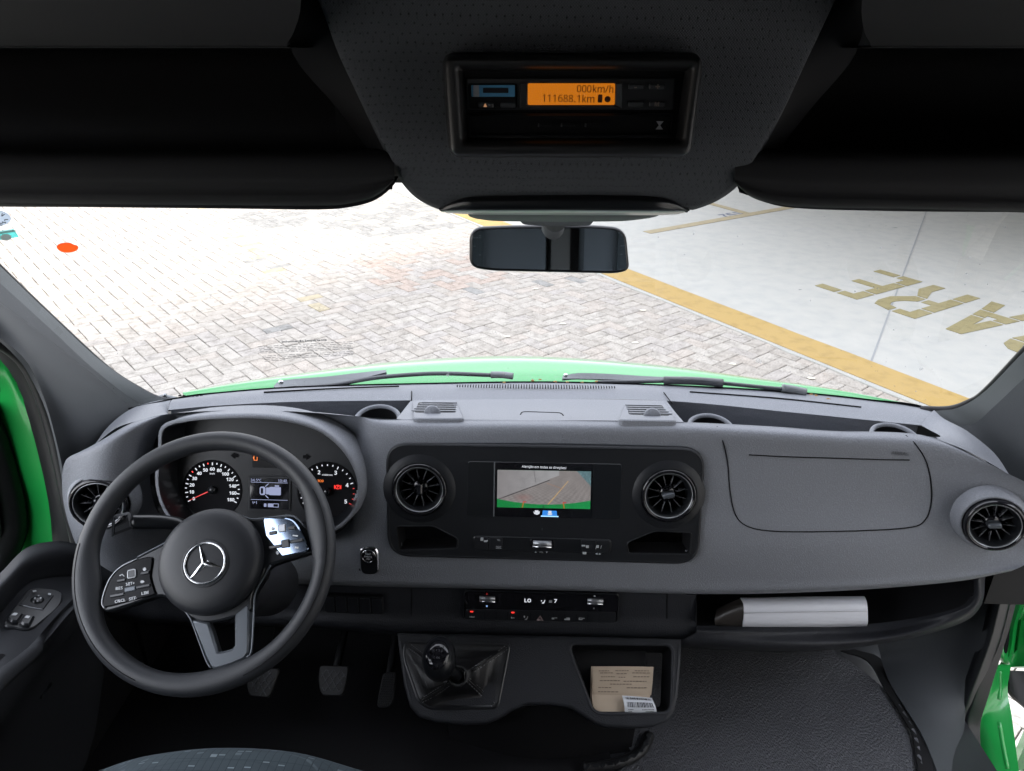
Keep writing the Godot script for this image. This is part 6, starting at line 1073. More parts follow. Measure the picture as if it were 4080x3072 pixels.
	part(t, "display_cheek", plate(p2([-0.0441,0.0165,-0.0381,0.0156,-0.0377,0.0001,-0.0433,-0.0036]), dep - 0.001, dep + 0.004, 0.0005), M.satin, x)
	part(t, "display_cheek", plate(p2([0.0342,0.0168,0.0393,0.0179,0.0404,-0.0014,0.0349,0.0013]), dep - 0.001, dep + 0.004, 0.0005), M.trim, x)
	words(dis, "000km/h", 0.0056, M.amber_ink, Transform3D(Vector3(1,0,0),Vector3(0,0.9986,-0.0523),Vector3(0,0.0523,0.9986),Vector3(0.0118,1.8949,-0.6542)))
	words(dis, "111688.1km", 0.0058, M.amber_ink, Transform3D(Vector3(1,0,0),Vector3(0,0.9986,-0.0523),Vector3(0,0.0523,0.9986),Vector3(-0.01,1.8872,-0.6538)))
	part(dis, "symbol", plates([rect(0.0036, 0.0062, 0.0008), oval(0.0050, 0.0048, Vector2(0.0062, -0.0004), 14)], 0.0, 0.0006, 0.0), M.amber_ink, Transform3D(Vector3(1,0,0),Vector3(0,0.9986,-0.0523),Vector3(0,0.0523,0.9986),Vector3(0.0161,1.8876,-0.654)))
	part(t, "card_slot", plate(rq(p2([-0.0868,0.0154,-0.0464,0.0161,-0.046,-0.0033,-0.0861,-0.004]),0.0023,3), dep, dep + 0.0015, 0.0008), M.black, x)
	var bl := part(t, "blue_label", plate(rq(p2([-0.0841,0.0141,-0.0482,0.0147,-0.0481,0.0059,-0.0838,0.0053]),0.0004,1), dep, dep + 0.0021, 0.0), M.sky_label, x)
	part(bl, "label_window", plate(rq(p2([-0.0743,0.0122,-0.0535,0.0125,-0.0534,0.0086,-0.0743,0.0083]),0.0004,1), dep, dep + 0.0028, 0.0), M.ink, x)
	part(bl, "label_emblem", plate(rq(p2([-0.0822,0.0141,-0.0777,0.0142,-0.0773,0.0054,-0.0823,0.0053]),0.0004,1), dep, dep + 0.0026, 0.0), M.print, x)
	for b in [[-0.072,-0.0009],[-0.0537,-0.0006],[0.0512,0.0153],[0.068,0.0156],[0.0522,0.002],[0.0693,0.0023]]:
		part(t, "button", plate(rect(0.013, 0.0042, 0.0015, Vector2(b[0], b[1])), dep, dep + 0.0026, 0.001), M.wiper, x)
	for l in [["-", 0.006, 0.0504,0.0153], ["+", 0.006, 0.0684,0.0156], ["M", 0.0036, 0.0689,0.0023]]:
		words(t, l[0], l[1], mat(0.25, 0.2, 0.17, 0.6), at2(x, l[2], l[3], dep + 0.0028), true)
	part(t, "button_mark", plates([ccw(line2([-0.0015, -0.0015, 0.0015, -0.0015, 0, 0.0015]))], 0.0, 0.0005, 0.0), lit(0.8, 0.4, 0.2, 0.06), Transform3D(Vector3(1,0,0),Vector3(0,0.9986,-0.0523),Vector3(0,0.0523,0.9986),Vector3(-0.0784,1.8811,-0.6521)))
	part(t, "hourglass_mark", plates([ccw(line2([-0.003, 0.0032, 0.003, 0.0032, 0.0005, 0.0, -0.0005, 0.0])), ccw(line2([-0.003, -0.0032, 0.003, -0.0032, 0.0005, 0.0, -0.0005, 0.0]))], 0.0, 0.0006, 0.0), M.print, Transform3D(Vector3(1,0,0),Vector3(0,0.9986,-0.0523),Vector3(0,0.0523,0.9986),Vector3(0.0666,1.8678,-0.6521)))
	# mirror
	var mx: Transform3D = Transform3D(Vector3(0.9964,-0.0104,-0.0837),Vector3(0.002,0.995,-0.0997),Vector3(0.0843,0.0991,0.9915),Vector3(-0.0044,1.6243,-1.1822))
	var mr := thing("rear_view_mirror", "black framed rear-view mirror hanging before the windscreen below the overhead console", "mirror", mx.origin)
	var mo: PackedVector2Array = rq(p2([-0.1288,0.0332,-0.0653,0.0369,0.0689,0.0393,0.1235,0.0355,0.1355,-0.0343,0.1119,-0.0399,-0.0941,-0.037,-0.1288,-0.0312]),0.0226,6)
	part(mr, "housing", band([inset(mo, 0.02), inset(mo, 0.004), mo, inset(mo, 0.002), inset(mo, 0.005)], [-0.035, -0.018, -0.004, 0.002, 0.0025]), M.satin, mx)
	part(mr, "housing_back", plate(inset(mo, 0.018), -0.036, -0.03, 0.0), M.satin, mx)
	part(mr, "mirror_glass", plate(inset(mo, 0.0045), -0.002, 0.002, 0.0), M.mirror, mx)
	part(mr, "dimming_lever", plate(oval(0.006, 0.008, Vector2(-0.0046,0.0237), 14), 0.0, 0.006, 0.001), M.satin, mx)
	part(mr, "stalk", tube(p3([0.0024,1.6454,-1.2152,-0.0005,1.6722,-1.15,0.0009,1.6903,-1.1]), 0.018, 14, false, 5), M.trim)
	part(mr, "stalk_foot", loft([p3([-0.0535,1.698,-1.06,-0.0043,1.7018,-1.05,0.0554,1.7002,-1.06]), p3([-0.0469,1.6847,-1.09,-0.0029,1.6859,-1.08,0.0519,1.6854,-1.09]), p3([-0.04,1.6722,-1.14,-0.0006,1.6702,-1.14,0.0491,1.6726,-1.14])], 10, 4, 0.004), M.trim)

# ---------- doors ----------
func build_doors() -> void:
	var d := thing("driver_door", "driver's door with dark inner panel, armrest and window switches", "door", Vector3(-0.86, 0.6, -0.5), "front doors")
	part(d, "inner_panel", loft([p3([-0.84,1.1816,-0.8351,-0.84,1.1733,-0.8942,-0.84,1.1711,-0.9591,-0.84,1.1337,-1.0274,-0.84,1.0929,-1.0737]), p3([-0.8,1.1982,-0.7843,-0.8,1.1923,-0.8413,-0.8,1.1906,-0.9032,-0.8,1.1573,-0.9691,-0.8,1.12,-1.0137]), p3([-0.805,1.1632,-0.7766,-0.805,1.1544,-0.8328,-0.805,1.1573,-0.889,-0.805,1.137,-0.9344,-0.805,1.0841,-1.0076]), p3([-0.8,1.1592,-0.7676,-0.8,1.1494,-0.823,-0.8,1.146,-0.8855,-0.8,1.1265,-0.9304,-0.8,1.0775,-0.9987]), p3([-0.725,1.1568,-0.658,-0.725,1.1558,-0.7115,-0.725,1.1393,-0.7814,-0.725,1.1363,-0.8454,-0.725,1.1296,-0.8917]), p3([-0.72,1.1544,-0.6498,-0.72,1.153,-0.7026,-0.72,1.1347,-0.7756,-0.72,1.1305,-0.8391,-0.72,1.1263,-0.8852]), p3([-0.735,1.0957,-0.6464,-0.735,1.0909,-0.6991,-0.735,1.0834,-0.8175,-0.735,1.0845,-0.8621,-0.735,1.0856,-0.906]), p3([-0.79,1.0055,-0.6875,-0.79,0.9941,-0.7417,-0.79,0.9901,-0.8765,-0.79,0.986,-0.9313,-0.79,0.9886,-0.9832]), p3([-0.83,0.8039,-0.6591,-0.83,0.7341,-0.7377,-0.83,0.699,-0.8673,-0.83,0.7301,-0.957,-0.83,0.8222,-1.0367])], 24, 6, 0.012), M.door)
	part(d, "window_frame", tube(p3([-1,1.3351,-1.1323,-1,1.2731,-1.1447,-1,1.1942,-1.1469,-1,1.1278,-1.1399,-1,1.078,-1.1215,-1,1.0476,-1.0715,-1,1.0355,-1.0284]), 0.03, 12, false, 5), M.rubber)
	part(d, "window_frame_edge", tube(p3([-1.012,1.3351,-1.0873,-1.012,1.2731,-1.0997,-1.012,1.1942,-1.1019,-1.012,1.1278,-1.0949,-1.012,1.078,-1.0765,-1.012,1.0476,-1.0265,-1.012,1.0355,-0.9834]), 0.022, 12, false, 5), M.trim)
	part(d, "outer_skin", box(Vector3(-1.04, 0.5, -1.0), Vector3(-0.985, 1.16, 0.12)), M.green)
	part(d, "front_edge", box(Vector3(-0.97, 0.6, -1.36), Vector3(-0.86, 0.98, -0.98)), M.black)
	part(d, "lower_edge", box(Vector3(-0.985, 0.5, -0.98), Vector3(-0.86, 1.1, 0.1)), M.black)
	var ax: Transform3D = Transform3D(Vector3(0.9432,-0.276,0.185),Vector3(0.1326,-0.1977,-0.9713),Vector3(0.3046,0.9406,-0.1499),Vector3(-0.7619,1.1402,-0.8415))
	var sp: PackedVector2Array = smooth2(p2([-0.0166,-0.0409,-0.031,-0.0048,-0.0424,0.031,-0.0414,0.0447,-0.0278,0.0534,-0.0118,0.0594,0.0021,0.0523,0.0141,0.0301,0.0185,-0.004,0.0177,-0.0322,0,-0.0394]), 3)
	var sw := part(d, "switch_panel", plate(sp, -0.006, 0.004, 0.0015), M.satin, ax)
	part(sw, "mirror_pad", plate(rq(p2([-0.0287,0.0022,-0.0375,0.0346,-0.0076,0.0466,0.0038,0.0106]),0.003,4), 0.003, 0.0055, 0.001), M.panel, ax)
	part(sw, "mirror_dial", lathe([0.0, 0.009, 0.007, 0.0085, 0.009, 0.006, 0.0095, 0.004], 24), M.satin, Transform3D(Vector3(0.9432,-0.276,0.185),Vector3(0.1326,-0.1977,-0.9713),Vector3(0.3046,0.9406,-0.1499),Vector3(-0.7749,1.1404,-0.8669)))
	part(sw, "switch_edge", tube(p3([-0.0287,0.0022,0.0045,-0.0124,0.0058,0.0045,0.0038,0.0106,0.0045]), 0.0009, 6, false, 3), M.silver, ax)
	for q in [rq(p2([-0.0194,-0.0329,-0.023,-0.0189,-0.0084,-0.0138,-0.0008,-0.0326,-0.0085,-0.0366]),0.0023,3), rq(p2([0.0006,-0.0316,-0.0068,-0.0139,0.007,-0.0094,0.0157,-0.0299,0.0084,-0.0337]),0.0023,3)]:
		part(sw, "window_switch", plate(q, 0.002, 0.0095, 0.0025), M.satin, ax)
	part(sw, "switch_mark", plates([rq(p2([-0.0169,-0.0274,-0.0176,-0.0215,-0.0131,-0.0196,-0.0115,-0.0249]),0.0006,1), rq(p2([-0.0003,-0.0221,-0.0007,-0.0173,0.0038,-0.0155,0.0054,-0.0208]),0.0006,1)], 0.0095, 0.0101, 0.0), M.print, ax)
	part(sw, "dial_mark", plates([rq(p2([-0.0209,0.0201,-0.0209,0.0228,-0.0185,0.0218,-0.0185,0.0191]),0.0003,1), rq(p2([-0.0151,0.0243,-0.0151,0.0271,-0.0126,0.0261,-0.0126,0.0233]),0.0003,1), rq(p2([-0.0214,0.028,-0.0207,0.0299,-0.0187,0.0286,-0.0195,0.0267]),0.0003,1), rq(p2([-0.0136,0.0171,-0.0133,0.0186,-0.0109,0.0176,-0.0117,0.0158]),0.0003,1), rq(p2([-0.0343,0.0327,-0.0316,0.0361,-0.0291,0.0351,-0.031,0.0308]),0.0003,1), rq(p2([-0.0138,0.0406,-0.0101,0.0419,-0.0084,0.0389,-0.0121,0.0376]),0.0003,1)], 0.0088, 0.0094, 0.0), M.print, ax)
	part(d, "grip_recess", plate(smooth2(p2([0.0118,-0.1221,0.0167,-0.0976,0.0258,-0.0874,0.0345,-0.0906,0.0417,-0.1032,0.0517,-0.1278,0.0646,-0.1771]), 3), -0.002, 0.0035, 0.001), M.hole, ax)
	part(d, "lower_switch", box(Vector3(-0.795,0.9722,-0.8348), Vector3(-0.8,0.9903,-0.8858) + Vector3(0.008, 0, 0.02), 0.002), M.panel)
	# passenger door, standing open
	var p := thing("passenger_door", "green passenger door standing open beside the sill, with check strap", "door", Vector3(1.05,0.738,-1.2557), "front doors")
	part(p, "inner_frame", loft([p3([0.995,0.965,-1.2616,0.995,0.8976,-1.2336,0.995,0.8345,-1.2276,0.995,0.7796,-1.2112,0.995,0.7337,-1.2099]), p3([1.03,0.9686,-1.2585,1.03,0.8911,-1.2425,1.03,0.831,-1.2327,1.03,0.7773,-1.215,1.03,0.7377,-1.2047]), p3([1.09,1.0439,-1.1661,1.09,0.9851,-1.1365,1.09,0.9421,-1.1148,1.09,0.8992,-1.0932,1.09,0.8696,-1.0783])], 12, 5, 0.01), M.green)
	part(p, "frame_shadow_gap", loft([p3([0.985,0.8232,-1.2297,0.985,0.7969,-1.2196,0.985,0.7697,-1.2142]), p3([0.985,0.8411,-1.2105,0.985,0.811,-1.1983,0.985,0.7826,-1.1921])], 6, 2, 0.006), M.hole)
	part(p, "check_strap", tube(p3([0.97,0.8337,-1.2071,1.02,0.8064,-1.2478,1.12,0.7851,-1.2789]), 0.009, 10, false, 5), M.rubber)
	part(p, "flange", tube(p3([0.975,0.7944,-1.2059,0.98,0.775,-1.1996,1,0.7513,-1.2071,1.04,0.7197,-1.2293,1.16,0.666,-1.2824]), 0.0095, 12, false, 6), M.green)
	part(p, "flange", tube(p3([0.985,0.7936,-1.2231,0.99,0.7753,-1.2088,1.01,0.756,-1.2133,1.05,0.7279,-1.2335,1.17,0.675,-1.2864]), 0.006, 12, false, 6), M.green)
	var hinge := Transform3D(Basis(Vector3.UP, 1.2), Vector3(1.03, 0.5, -1.13))
	part(p, "outer_skin", box(Vector3(0.02, 0.0, 0.02), Vector3(0.05, 0.72, 1.05), 0.01), M.green, hinge)
	part(p, "inner_panel", box(Vector3(-0.04, 0.06, 0.12), Vector3(0.02, 0.70, 1.0), 0.01), M.dark, hinge)
	for q in [[0.02, 0.09], [0.94, 1.0]]:
		part(p, "window_post", box(Vector3(0.0, 0.72, q[0]), Vector3(0.04, 1.40, q[1]), 0.005), M.rubber, hinge)
	part(p, "bottom_edge", loft([p3([1,0.7359,-1.1925,1.02,0.733,-1.1936,1.1,0.7541,-1.17]), p3([1,0.7067,-1.1675,1.02,0.6842,-1.1523,1.1,0.6314,-1.1078])], 8, 3, 0.01), M.rubber)

# ---------- floor, pedals, seats ----------
func build_floor_things() -> void:
	var fm := thing("floor_mat", "wrinkled black rubber floor mat on the passenger side of the cab floor", "floor mat", Vector3(0.4, 0.655, -1.05))
	part(fm, "mat_sheet", loft([p3([0.18,0.662,-1.36,0.3,0.662,-1.36,0.5,0.662,-1.36,0.66,0.662,-1.36]), p3([0.1659,0.664,-1.0917,0.3626,0.664,-1.1704,0.5466,0.664,-1.1898,0.7613,0.664,-1.1979]), p3([0.1931,0.664,-1.0062,0.3684,0.664,-1.0655,0.5566,0.664,-1.0723,0.7615,0.664,-1.0754]), p3([0.1247,0.664,-0.9445,0.2989,0.664,-0.9506,0.5178,0.664,-0.9582,0.7246,0.664,-0.9654]), p3([0.0692,0.664,-0.737,0.2575,0.664,-0.7431,0.4467,0.664,-0.7492,0.6292,0.664,-0.7551])], 24, 6, 0.003), M.mat)
	part(fm, "mat_border", loft([p3([0.7032,0.667,-1.3029,0.7538,0.667,-1.2741,0.7574,0.667,-1.195,0.7629,0.667,-1.1191,0.7608,0.667,-1.0674,0.7283,0.667,-0.9729]), p3([0.7341,0.672,-1.3033,0.7811,0.672,-1.2771,0.7848,0.672,-1.1965,0.7884,0.672,-1.1192,0.7859,0.672,-1.0664,0.757,0.672,-0.9702])], 20, 3, 0.006), M.rubber)
	var marks := st()
	for q in [[0.7715,0.673,-1.1411],[0.7706,0.673,-1.1223],[0.7733,0.673,-1.0994],[0.77,0.673,-1.0803],[0.7652,0.673,-1.0583],[0.7611,0.673,-1.0379],[0.7521,0.673,-1.0189],[0.752,0.673,-1.0037]]:
		marks.append_from(box(Vector3(-0.003, -0.002, -0.009), Vector3(0.003, 0.0015, 0.009), 0.001), 0, Transform3D(Basis(Vector3.UP, 0.3), Vector3(q[0], q[1], q[2])))
	part(fm, "border_studs", marks.commit(), mat(0.10, 0.10, 0.11, 0.5))
	var rim := [[0.2292,0.668,-1.0593],[0.2208,0.668,-1.0396],[0.2084,0.668,-1.0222],[0.1931,0.668,-1.0092],[0.1738,0.668,-0.9982],[0.1505,0.668,-0.9893],[0.1233,0.668,-0.9833],[0.092,0.668,-0.9792]]
	var path := PackedVector3Array()
	for q in rim:
		path.append(Vector3(q[0], q[1], q[2]))
	part(fm, "tunnel_rim", tube(path, 0.011, 10, false, 5), M.rubber)
	var rs := st()
	for i in 14:
		var c := crv(path, (i + 0.5) / 14.0) + Vector3(0, 0.009, 0.004)
		rs.append_from(plate(rect(0.012, 0.006, 0.002), 0.0, 0.003, 0.0008), 0, Transform3D(Basis(Vector3.RIGHT, -PI / 2 + 0.5) * Basis(Vector3.BACK, 0.8 * (i % 2)), c))
	part(fm, "rim_studs", rs.commit(), M.satin)
	part(fm, "footwell_cloth", loft([p3([-0.86,0.66,-1.36,-0.2,0.66,-1.36,0.15,0.66,-1.36]), p3([-0.86,0.66,-0.9,-0.2,0.66,-0.9,0.15,0.66,-1]), p3([-0.86,0.66,-0.4,-0.2,0.66,-0.4,0.6,0.66,-0.4])], 6, 2, 0.003), M.black)
	for pd in [["clutch_pedal", "square clutch pedal partly hidden by the steering wheel rim", Transform3D(Vector3(1,0,0),Vector3(0,0.6691,-0.7431),Vector3(0,0.7431,0.6691),Vector3(-0.5503,0.7509,-1.08)), [-0.0316,0.033,0.0287,0.032,0.0318,0.0243,0.0199,-0.02,0.0158,-0.0235,-0.0207,-0.0211,-0.0296,-0.0017], true], ["brake_pedal", "square brake pedal with diamond tread, middle of the three", Transform3D(Vector3(1,0,0),Vector3(0,0.6691,-0.7431),Vector3(0,0.7431,0.6691),Vector3(-0.4078,0.7586,-1.09)), [-0.0307,0.0279,0.0276,0.0278,0.0293,0.013,0.0234,-0.0243,0.0174,-0.0287,-0.0169,-0.0288,-0.0245,-0.0196,-0.0301,0.0018], true], ["accelerator_pedal", "narrow ribbed accelerator pedal beside the console", Transform3D(Vector3(1,0,0),Vector3(0,0.7071,-0.7071),Vector3(0,0.7071,0.7071),Vector3(-0.2984,0.7486,-1.08)), [-0.0111,0.0317,0.0169,0.0324,0.0148,-0.0218,0.0056,-0.033,-0.0137,-0.0336,-0.0179,-0.0278], false]]:
		var px: Transform3D = pd[2]
		var ol := rq(ccw(line2(pd[3])), 0.006, 3)
		var t := thing(pd[0], pd[1], "pedal", px.origin, "foot pedals")
		part(t, "pad", plate(ol, -0.008, 0.004, 0.002), M.rubber, px)
		part(t, "arm", tube(PackedVector3Array([px * Vector3(0, 0.02, -0.012), px * Vector3(0, 0.12, -0.06), px * Vector3(0, 0.26, -0.06)]), 0.008, 8, false, 4), M.black)
		var tr := []
		if pd[4]:
			for i in range(-4, 5):
				for s in [-1.0, 1.0]:
					var c := Vector2(i * 0.0145, 0)
					var dr := Vector2(s * 0.7, 1.0).normalized()
					for seg in 12:
						var m := c + dr * (seg - 5.5) * 0.008
						if Geometry2D.is_point_in_polygon(m, inset(ol, 0.006)):
							var n := dr.orthogonal() * 0.0008
							tr.append(ccw(PackedVector2Array([m - dr * 0.004 + n, m - dr * 0.004 - n, m + dr * 0.004 - n, m + dr * 0.004 + n])))
		else:
			for i in range(-5, 6):
				for seg in 20:
					var m := Vector2(i * 0.0036 - (seg - 10) * 0.0006 * -1.0, (seg - 10) * 0.0045)
					if Geometry2D.is_point_in_polygon(m, inset(ol, 0.003)):
						tr.append(rect(0.0015, 0.0046, 0.0, m))
		part(t, "tread", plates(tr, 0.003, 0.0062, 0.0003), M.wiper if pd[4] else M.satin, px)
	# driver's seat
	var s := thing("driver_seat", "driver's seat in grey patterned cloth, its front edge showing below the wheel", "seat", Vector3(-0.5, 0.66, -0.2), "cab seats")
	part(s, "cushion", loft([p3([-0.6198,1.02,-0.6546,-0.5381,1.03,-0.6568,-0.448,1.03,-0.6633,-0.3427,1.03,-0.6636,-0.2316,1.02,-0.6614]), p3([-0.5896,1.06,-0.6444,-0.5234,1.085,-0.6489,-0.4362,1.09,-0.6575,-0.3353,1.085,-0.6596,-0.2435,1.06,-0.6579]), p3([-0.5668,1.1,-0.6033,-0.4966,1.13,-0.6005,-0.4103,1.135,-0.6103,-0.3044,1.13,-0.611,-0.2162,1.1,-0.6094]), p3([-0.8,1.1,-0.45,-0.68,1.125,-0.45,-0.5,1.13,-0.45,-0.32,1.125,-0.45,-0.2,1.1,-0.45]), p3([-0.8,1.06,0.18,-0.68,1.08,0.18,-0.5,1.08,0.18,-0.32,1.08,0.18,-0.2,1.06,0.18])], 24, 6), M.seat)
	part(s, "base", box(Vector3(-0.76, 0.66, -0.5), Vector3(-0.24, 1.03, 0.0)), M.black)
	part(s, "backrest", box(Vector3(-0.74, 1.06, 0.16), Vector3(-0.26, 1.70, 0.28), 0.04), M.seat)
	part(s, "headrest", box(Vector3(-0.63, 1.72, 0.18), Vector3(-0.37, 1.90, 0.27), 0.03), M.seatside)
	var b := thing("passenger_bench", "double passenger bench in grey cloth, seen only in the rear-view mirror", "seat", Vector3(0.45, 0.66, 0.0), "cab seats")
	part(b, "base", box(Vector3(0.12, 0.66, -0.4), Vector3(0.84, 1.0, 0.1)), M.black)
	part(b, "cushion", box(Vector3(0.10, 1.0, -0.42), Vector3(0.86, 1.10, 0.1), 0.04), M.seat)
	part(b, "backrest", box(Vector3(-0.03, 1.10, 0.25), Vector3(0.27, 1.86, 0.36), 0.03), M.seatside)
	part(b, "backrest", box(Vector3(0.41, 1.10, 0.25), Vector3(0.80, 1.86, 0.36), 0.03), M.seatside)
	part(b, "back_shell", box(Vector3(-0.12, 0.9, 0.38), Vector3(0.86, 1.98, 0.42)), M.header)
	part(b, "side_bolster", box(Vector3(-0.05, 1.10, 0.235), Vector3(0.045, 1.86, 0.30), 0.02), M.seat)
	part(b, "side_bolster", box(Vector3(0.53, 1.10, 0.235), Vector3(0.64, 1.86, 0.30), 0.02), M.seat)
	part(b, "belt_post", box(Vector3(0.30, 1.10, 0.30), Vector3(0.37, 1.9, 0.36), 0.01), M.trim)

# ---------- on and just beyond the windscreen ----------
func build_outside_glass() -> void:
	var w1 := thing("wiper", "windscreen wiper before the driver, grey arm rising to the middle", "wiper", Vector3(-0.5811,1.235,-1.4681), "windscreen wipers")
	part(w1, "arm", loft([p3([-0.6005,1.2175,-1.49,-0.5813,1.2294,-1.5,-0.4893,1.2364,-1.51,-0.4165,1.2452,-1.515,-0.3501,1.2527,-1.52]), p3([-0.5817,1.2227,-1.475,-0.562,1.222,-1.485,-0.4813,1.2252,-1.495,-0.4139,1.2361,-1.5,-0.3483,1.2515,-1.51])], 12, 3, 0.006), M.wiperarm)
	part(w1, "blade", tube(p3([-0.5418,1.225,-1.47,-0.4616,1.2304,-1.48,-0.3803,1.2438,-1.49,-0.2991,1.2504,-1.5,-0.2169,1.2537,-1.505,-0.1032,1.2522,-1.505]), 0.005, 8, false, 5), M.wiper)
	part(w1, "hinge", lathe([0.0, 0.004, 0.005, 0.003, 0.006, 0.0], 16), M.chrome, Transform3D(Basis.IDENTITY, Vector3(-0.5796,1.2317,-1.485)))
	part(w1, "tip", tube(p3([-0.1133,1.2553,-1.5,-0.0876,1.256,-1.5,-0.0638,1.2555,-1.495]), 0.008, 8, false, 3), M.wiperarm)
	var w2 := thing("wiper", "windscreen wiper before the passenger, long arm reaching to the right", "wiper", Vector3(0.1375,1.235,-1.5342), "windscreen wipers")
	part(w2, "arm", loft([p3([0.0465,1.2527,-1.51,0.0827,1.2582,-1.515,0.155,1.2578,-1.515,0.2369,1.2566,-1.51,0.3181,1.2576,-1.505]), p3([0.0462,1.2504,-1.5,0.0826,1.2491,-1.505,0.1547,1.2488,-1.505,0.236,1.2509,-1.5,0.3174,1.2553,-1.5])], 12, 3, 0.006), M.wiperarm)
	part(w2, "blade", tube(p3([0.1221,1.2503,-1.485,0.2334,1.2555,-1.485,0.313,1.261,-1.48,0.3911,1.2621,-1.47,0.4687,1.26,-1.46,0.5303,1.2597,-1.45]), 0.0045, 8, false, 5), M.wiper)
	part(w2, "joint_sleeve", tube(p3([0.2661,1.2618,-1.478,0.3316,1.2642,-1.474,0.3919,1.264,-1.466]), 0.009, 10, false, 3), M.wiper)
	part(w2, "hinge", lathe([0.0, 0.004, 0.004, 0.003, 0.005, 0.0], 16), M.chrome, Transform3D(Basis.IDENTITY, Vector3(0.0527,1.2608,-1.495)))
	part(w2, "tip", tube(p3([0.5148,1.2637,-1.45,0.5389,1.2614,-1.447,0.5637,1.2588,-1.44]), 0.009, 8, false, 3), M.wiperarm)
	var wj := thing("washer_jet", "small grey part at the windscreen's lower left corner", "washer jet", Vector3(-0.8007,1.226,-1.4))
	part(wj, "body", tube(p3([-0.8262,1.2204,-1.41,-0.8114,1.2252,-1.41,-0.7977,1.2234,-1.41,-0.7842,1.2204,-1.41]), 0.006, 8, false, 4), M.wiperarm)
	part(wj, "nozzle", tube(p3([-0.8082,1.2299,-1.405,-0.8014,1.2345,-1.405]), 0.003, 8, false, 1), M.silver)
	# leaf bits along the foot of the glass
	for q in [[-0.0812,1.2555,-1.462],[-0.021,1.2615,-1.462],[-0.005,1.2642,-1.462],[0.0293,1.2607,-1.462],[0.0544,1.2602,-1.462],[0.0874,1.2604,-1.461],[0.1173,1.2634,-1.461],[0.5657,1.2641,-1.42],[0.576,1.2621,-1.418],[0.6008,1.2581,-1.412],[0.6218,1.2553,-1.41],[0.6472,1.2541,-1.405],[0.6742,1.253,-1.4]]:
		var bl := PackedVector2Array()
		for i in 6:
			bl.append(Vector2(cos(TAU * i / 6.0) * rng.randf_range(0.002, 0.006), sin(TAU * i / 6.0) * rng.randf_range(0.001, 0.003)))
		var lf := part(self, numbered("leaf_fragment"), plate(ccw(bl), 0.0, 0.0012, 0.0003), M.leaf, Transform3D(Basis(Vector3.RIGHT, -0.5), Vector3(q[0], q[1], q[2])))
		tag(lf, "tiny tan leaf fragment caught at the foot of the windscreen", "leaf", "leaf bits along the windscreen foot")
	# stickers: paper thin, they let daylight through
	var redm := mat(0.85, 0.10, 0.012, 0.5)
	redm.backlight_enabled = true
	redm.backlight = Color(1.0, 0.36, 0.12)
	var tealm := mat(0.22, 0.66, 0.60, 0.5)
	tealm.backlight_enabled = true
	tealm.backlight = Color(0.45, 0.92, 0.88)
	var palem := mat(0.52, 0.56, 0.60, 0.5)
	palem.backlight_enabled = true
	palem.backlight = Color(0.75, 0.8, 0.85)
	var sx: Transform3D = Transform3D(Vector3(0.8213,0,-0.5704),Vector3(0.2526,0.8966,0.3637),Vector3(0.5115,-0.4428,0.7364),Vector3(-0.7964,1.64,-1.1026))
	var red := thing("round_sticker", "orange-red round sticker with a torn corner on the windscreen", "sticker", Vector3(-0.7652,1.6231,-1.1345))
	part(red, "sheet", plate(smooth2(p2([0.0295,-0.0166,0.0335,-0.0112,0.0408,-0.0096,0.0483,-0.0106,0.0528,-0.0147,0.0575,-0.0178,0.0587,-0.0213,0.0557,-0.0264,0.0488,-0.029,0.0411,-0.0287,0.0334,-0.0246]), 4), 0.0, 0.0012, 0.0), redm, sx)
	var teal := thing("rectangular_sticker", "pale teal rectangular sticker near the windscreen's left edge", "sticker", Vector3(-0.8189,1.6554,-1.0778))
	part(teal, "sheet", plate(rq(p2([-0.0718,0.0221,-0.0198,0.0261,-0.0161,0.0112,-0.0693,0.0072]),0.0011,2), 0.0, 0.0012, 0.0), tealm, sx)
	part(teal, "band", plate(rq(p2([-0.0718,0.0221,-0.0198,0.0261,-0.0188,0.022,-0.0709,0.0181]),0.0006,1), 0.0, 0.002, 0.0), mat(0.45, 0.85, 0.80, 0.5), sx)
	part(teal, "spot", plate(oval(0.014, 0.012, Vector2(-0.0322,0.0136), 18), 0.0, 0.002, 0.0), mat(0.75, 0.9, 0.88, 0.5), sx)
	var badge := thing("round_badge_sticker", "grey-white round sticker with dark lettering, cut by the left picture edge", "sticker", Vector3(-0.8151,1.6841,-1.0631))
	part(badge, "sheet", plate(smooth2(p2([-0.0196,0.0459,-0.0238,0.0389,-0.0352,0.0338,-0.0467,0.0337,-0.0578,0.0402,-0.0644,0.051,-0.0616,0.0588,-0.0516,0.064,-0.0394,0.0641,-0.0273,0.0594,-0.0211,0.0528]), 4), 0.0, 0.0012, 0.0), palem, sx)
	for l in [["V", -0.0284,0.0537, -0.6], ["L", -0.0257,0.0442, -1.6], ["I", -0.0293,0.0405, -1.9], ["U", -0.0338,0.0378, -2.2]]:
		words(badge, l[0], 0.005, M.dim, at2(sx, l[1], l[2], 0.0016, l[3]), true)
	var kx: Transform3D = Transform3D(Vector3(0.9891,0,-0.1476),Vector3(0.0643,0.9002,0.4308),Vector3(0.1328,-0.4355,0.8903),Vector3(-0.4776,1.3548,-1.371))
	var info := thing("notice_sticker", "transparent notice sticker of small dark print on the windscreen before the wheel", "sticker", kx.origin)
	words(info, "Informação Importante", 0.0056, mat(0.14, 0.14, 0.14, 0.8), at2(kx, -0.0008,0.0328, 0.0005, 0.0232), true)
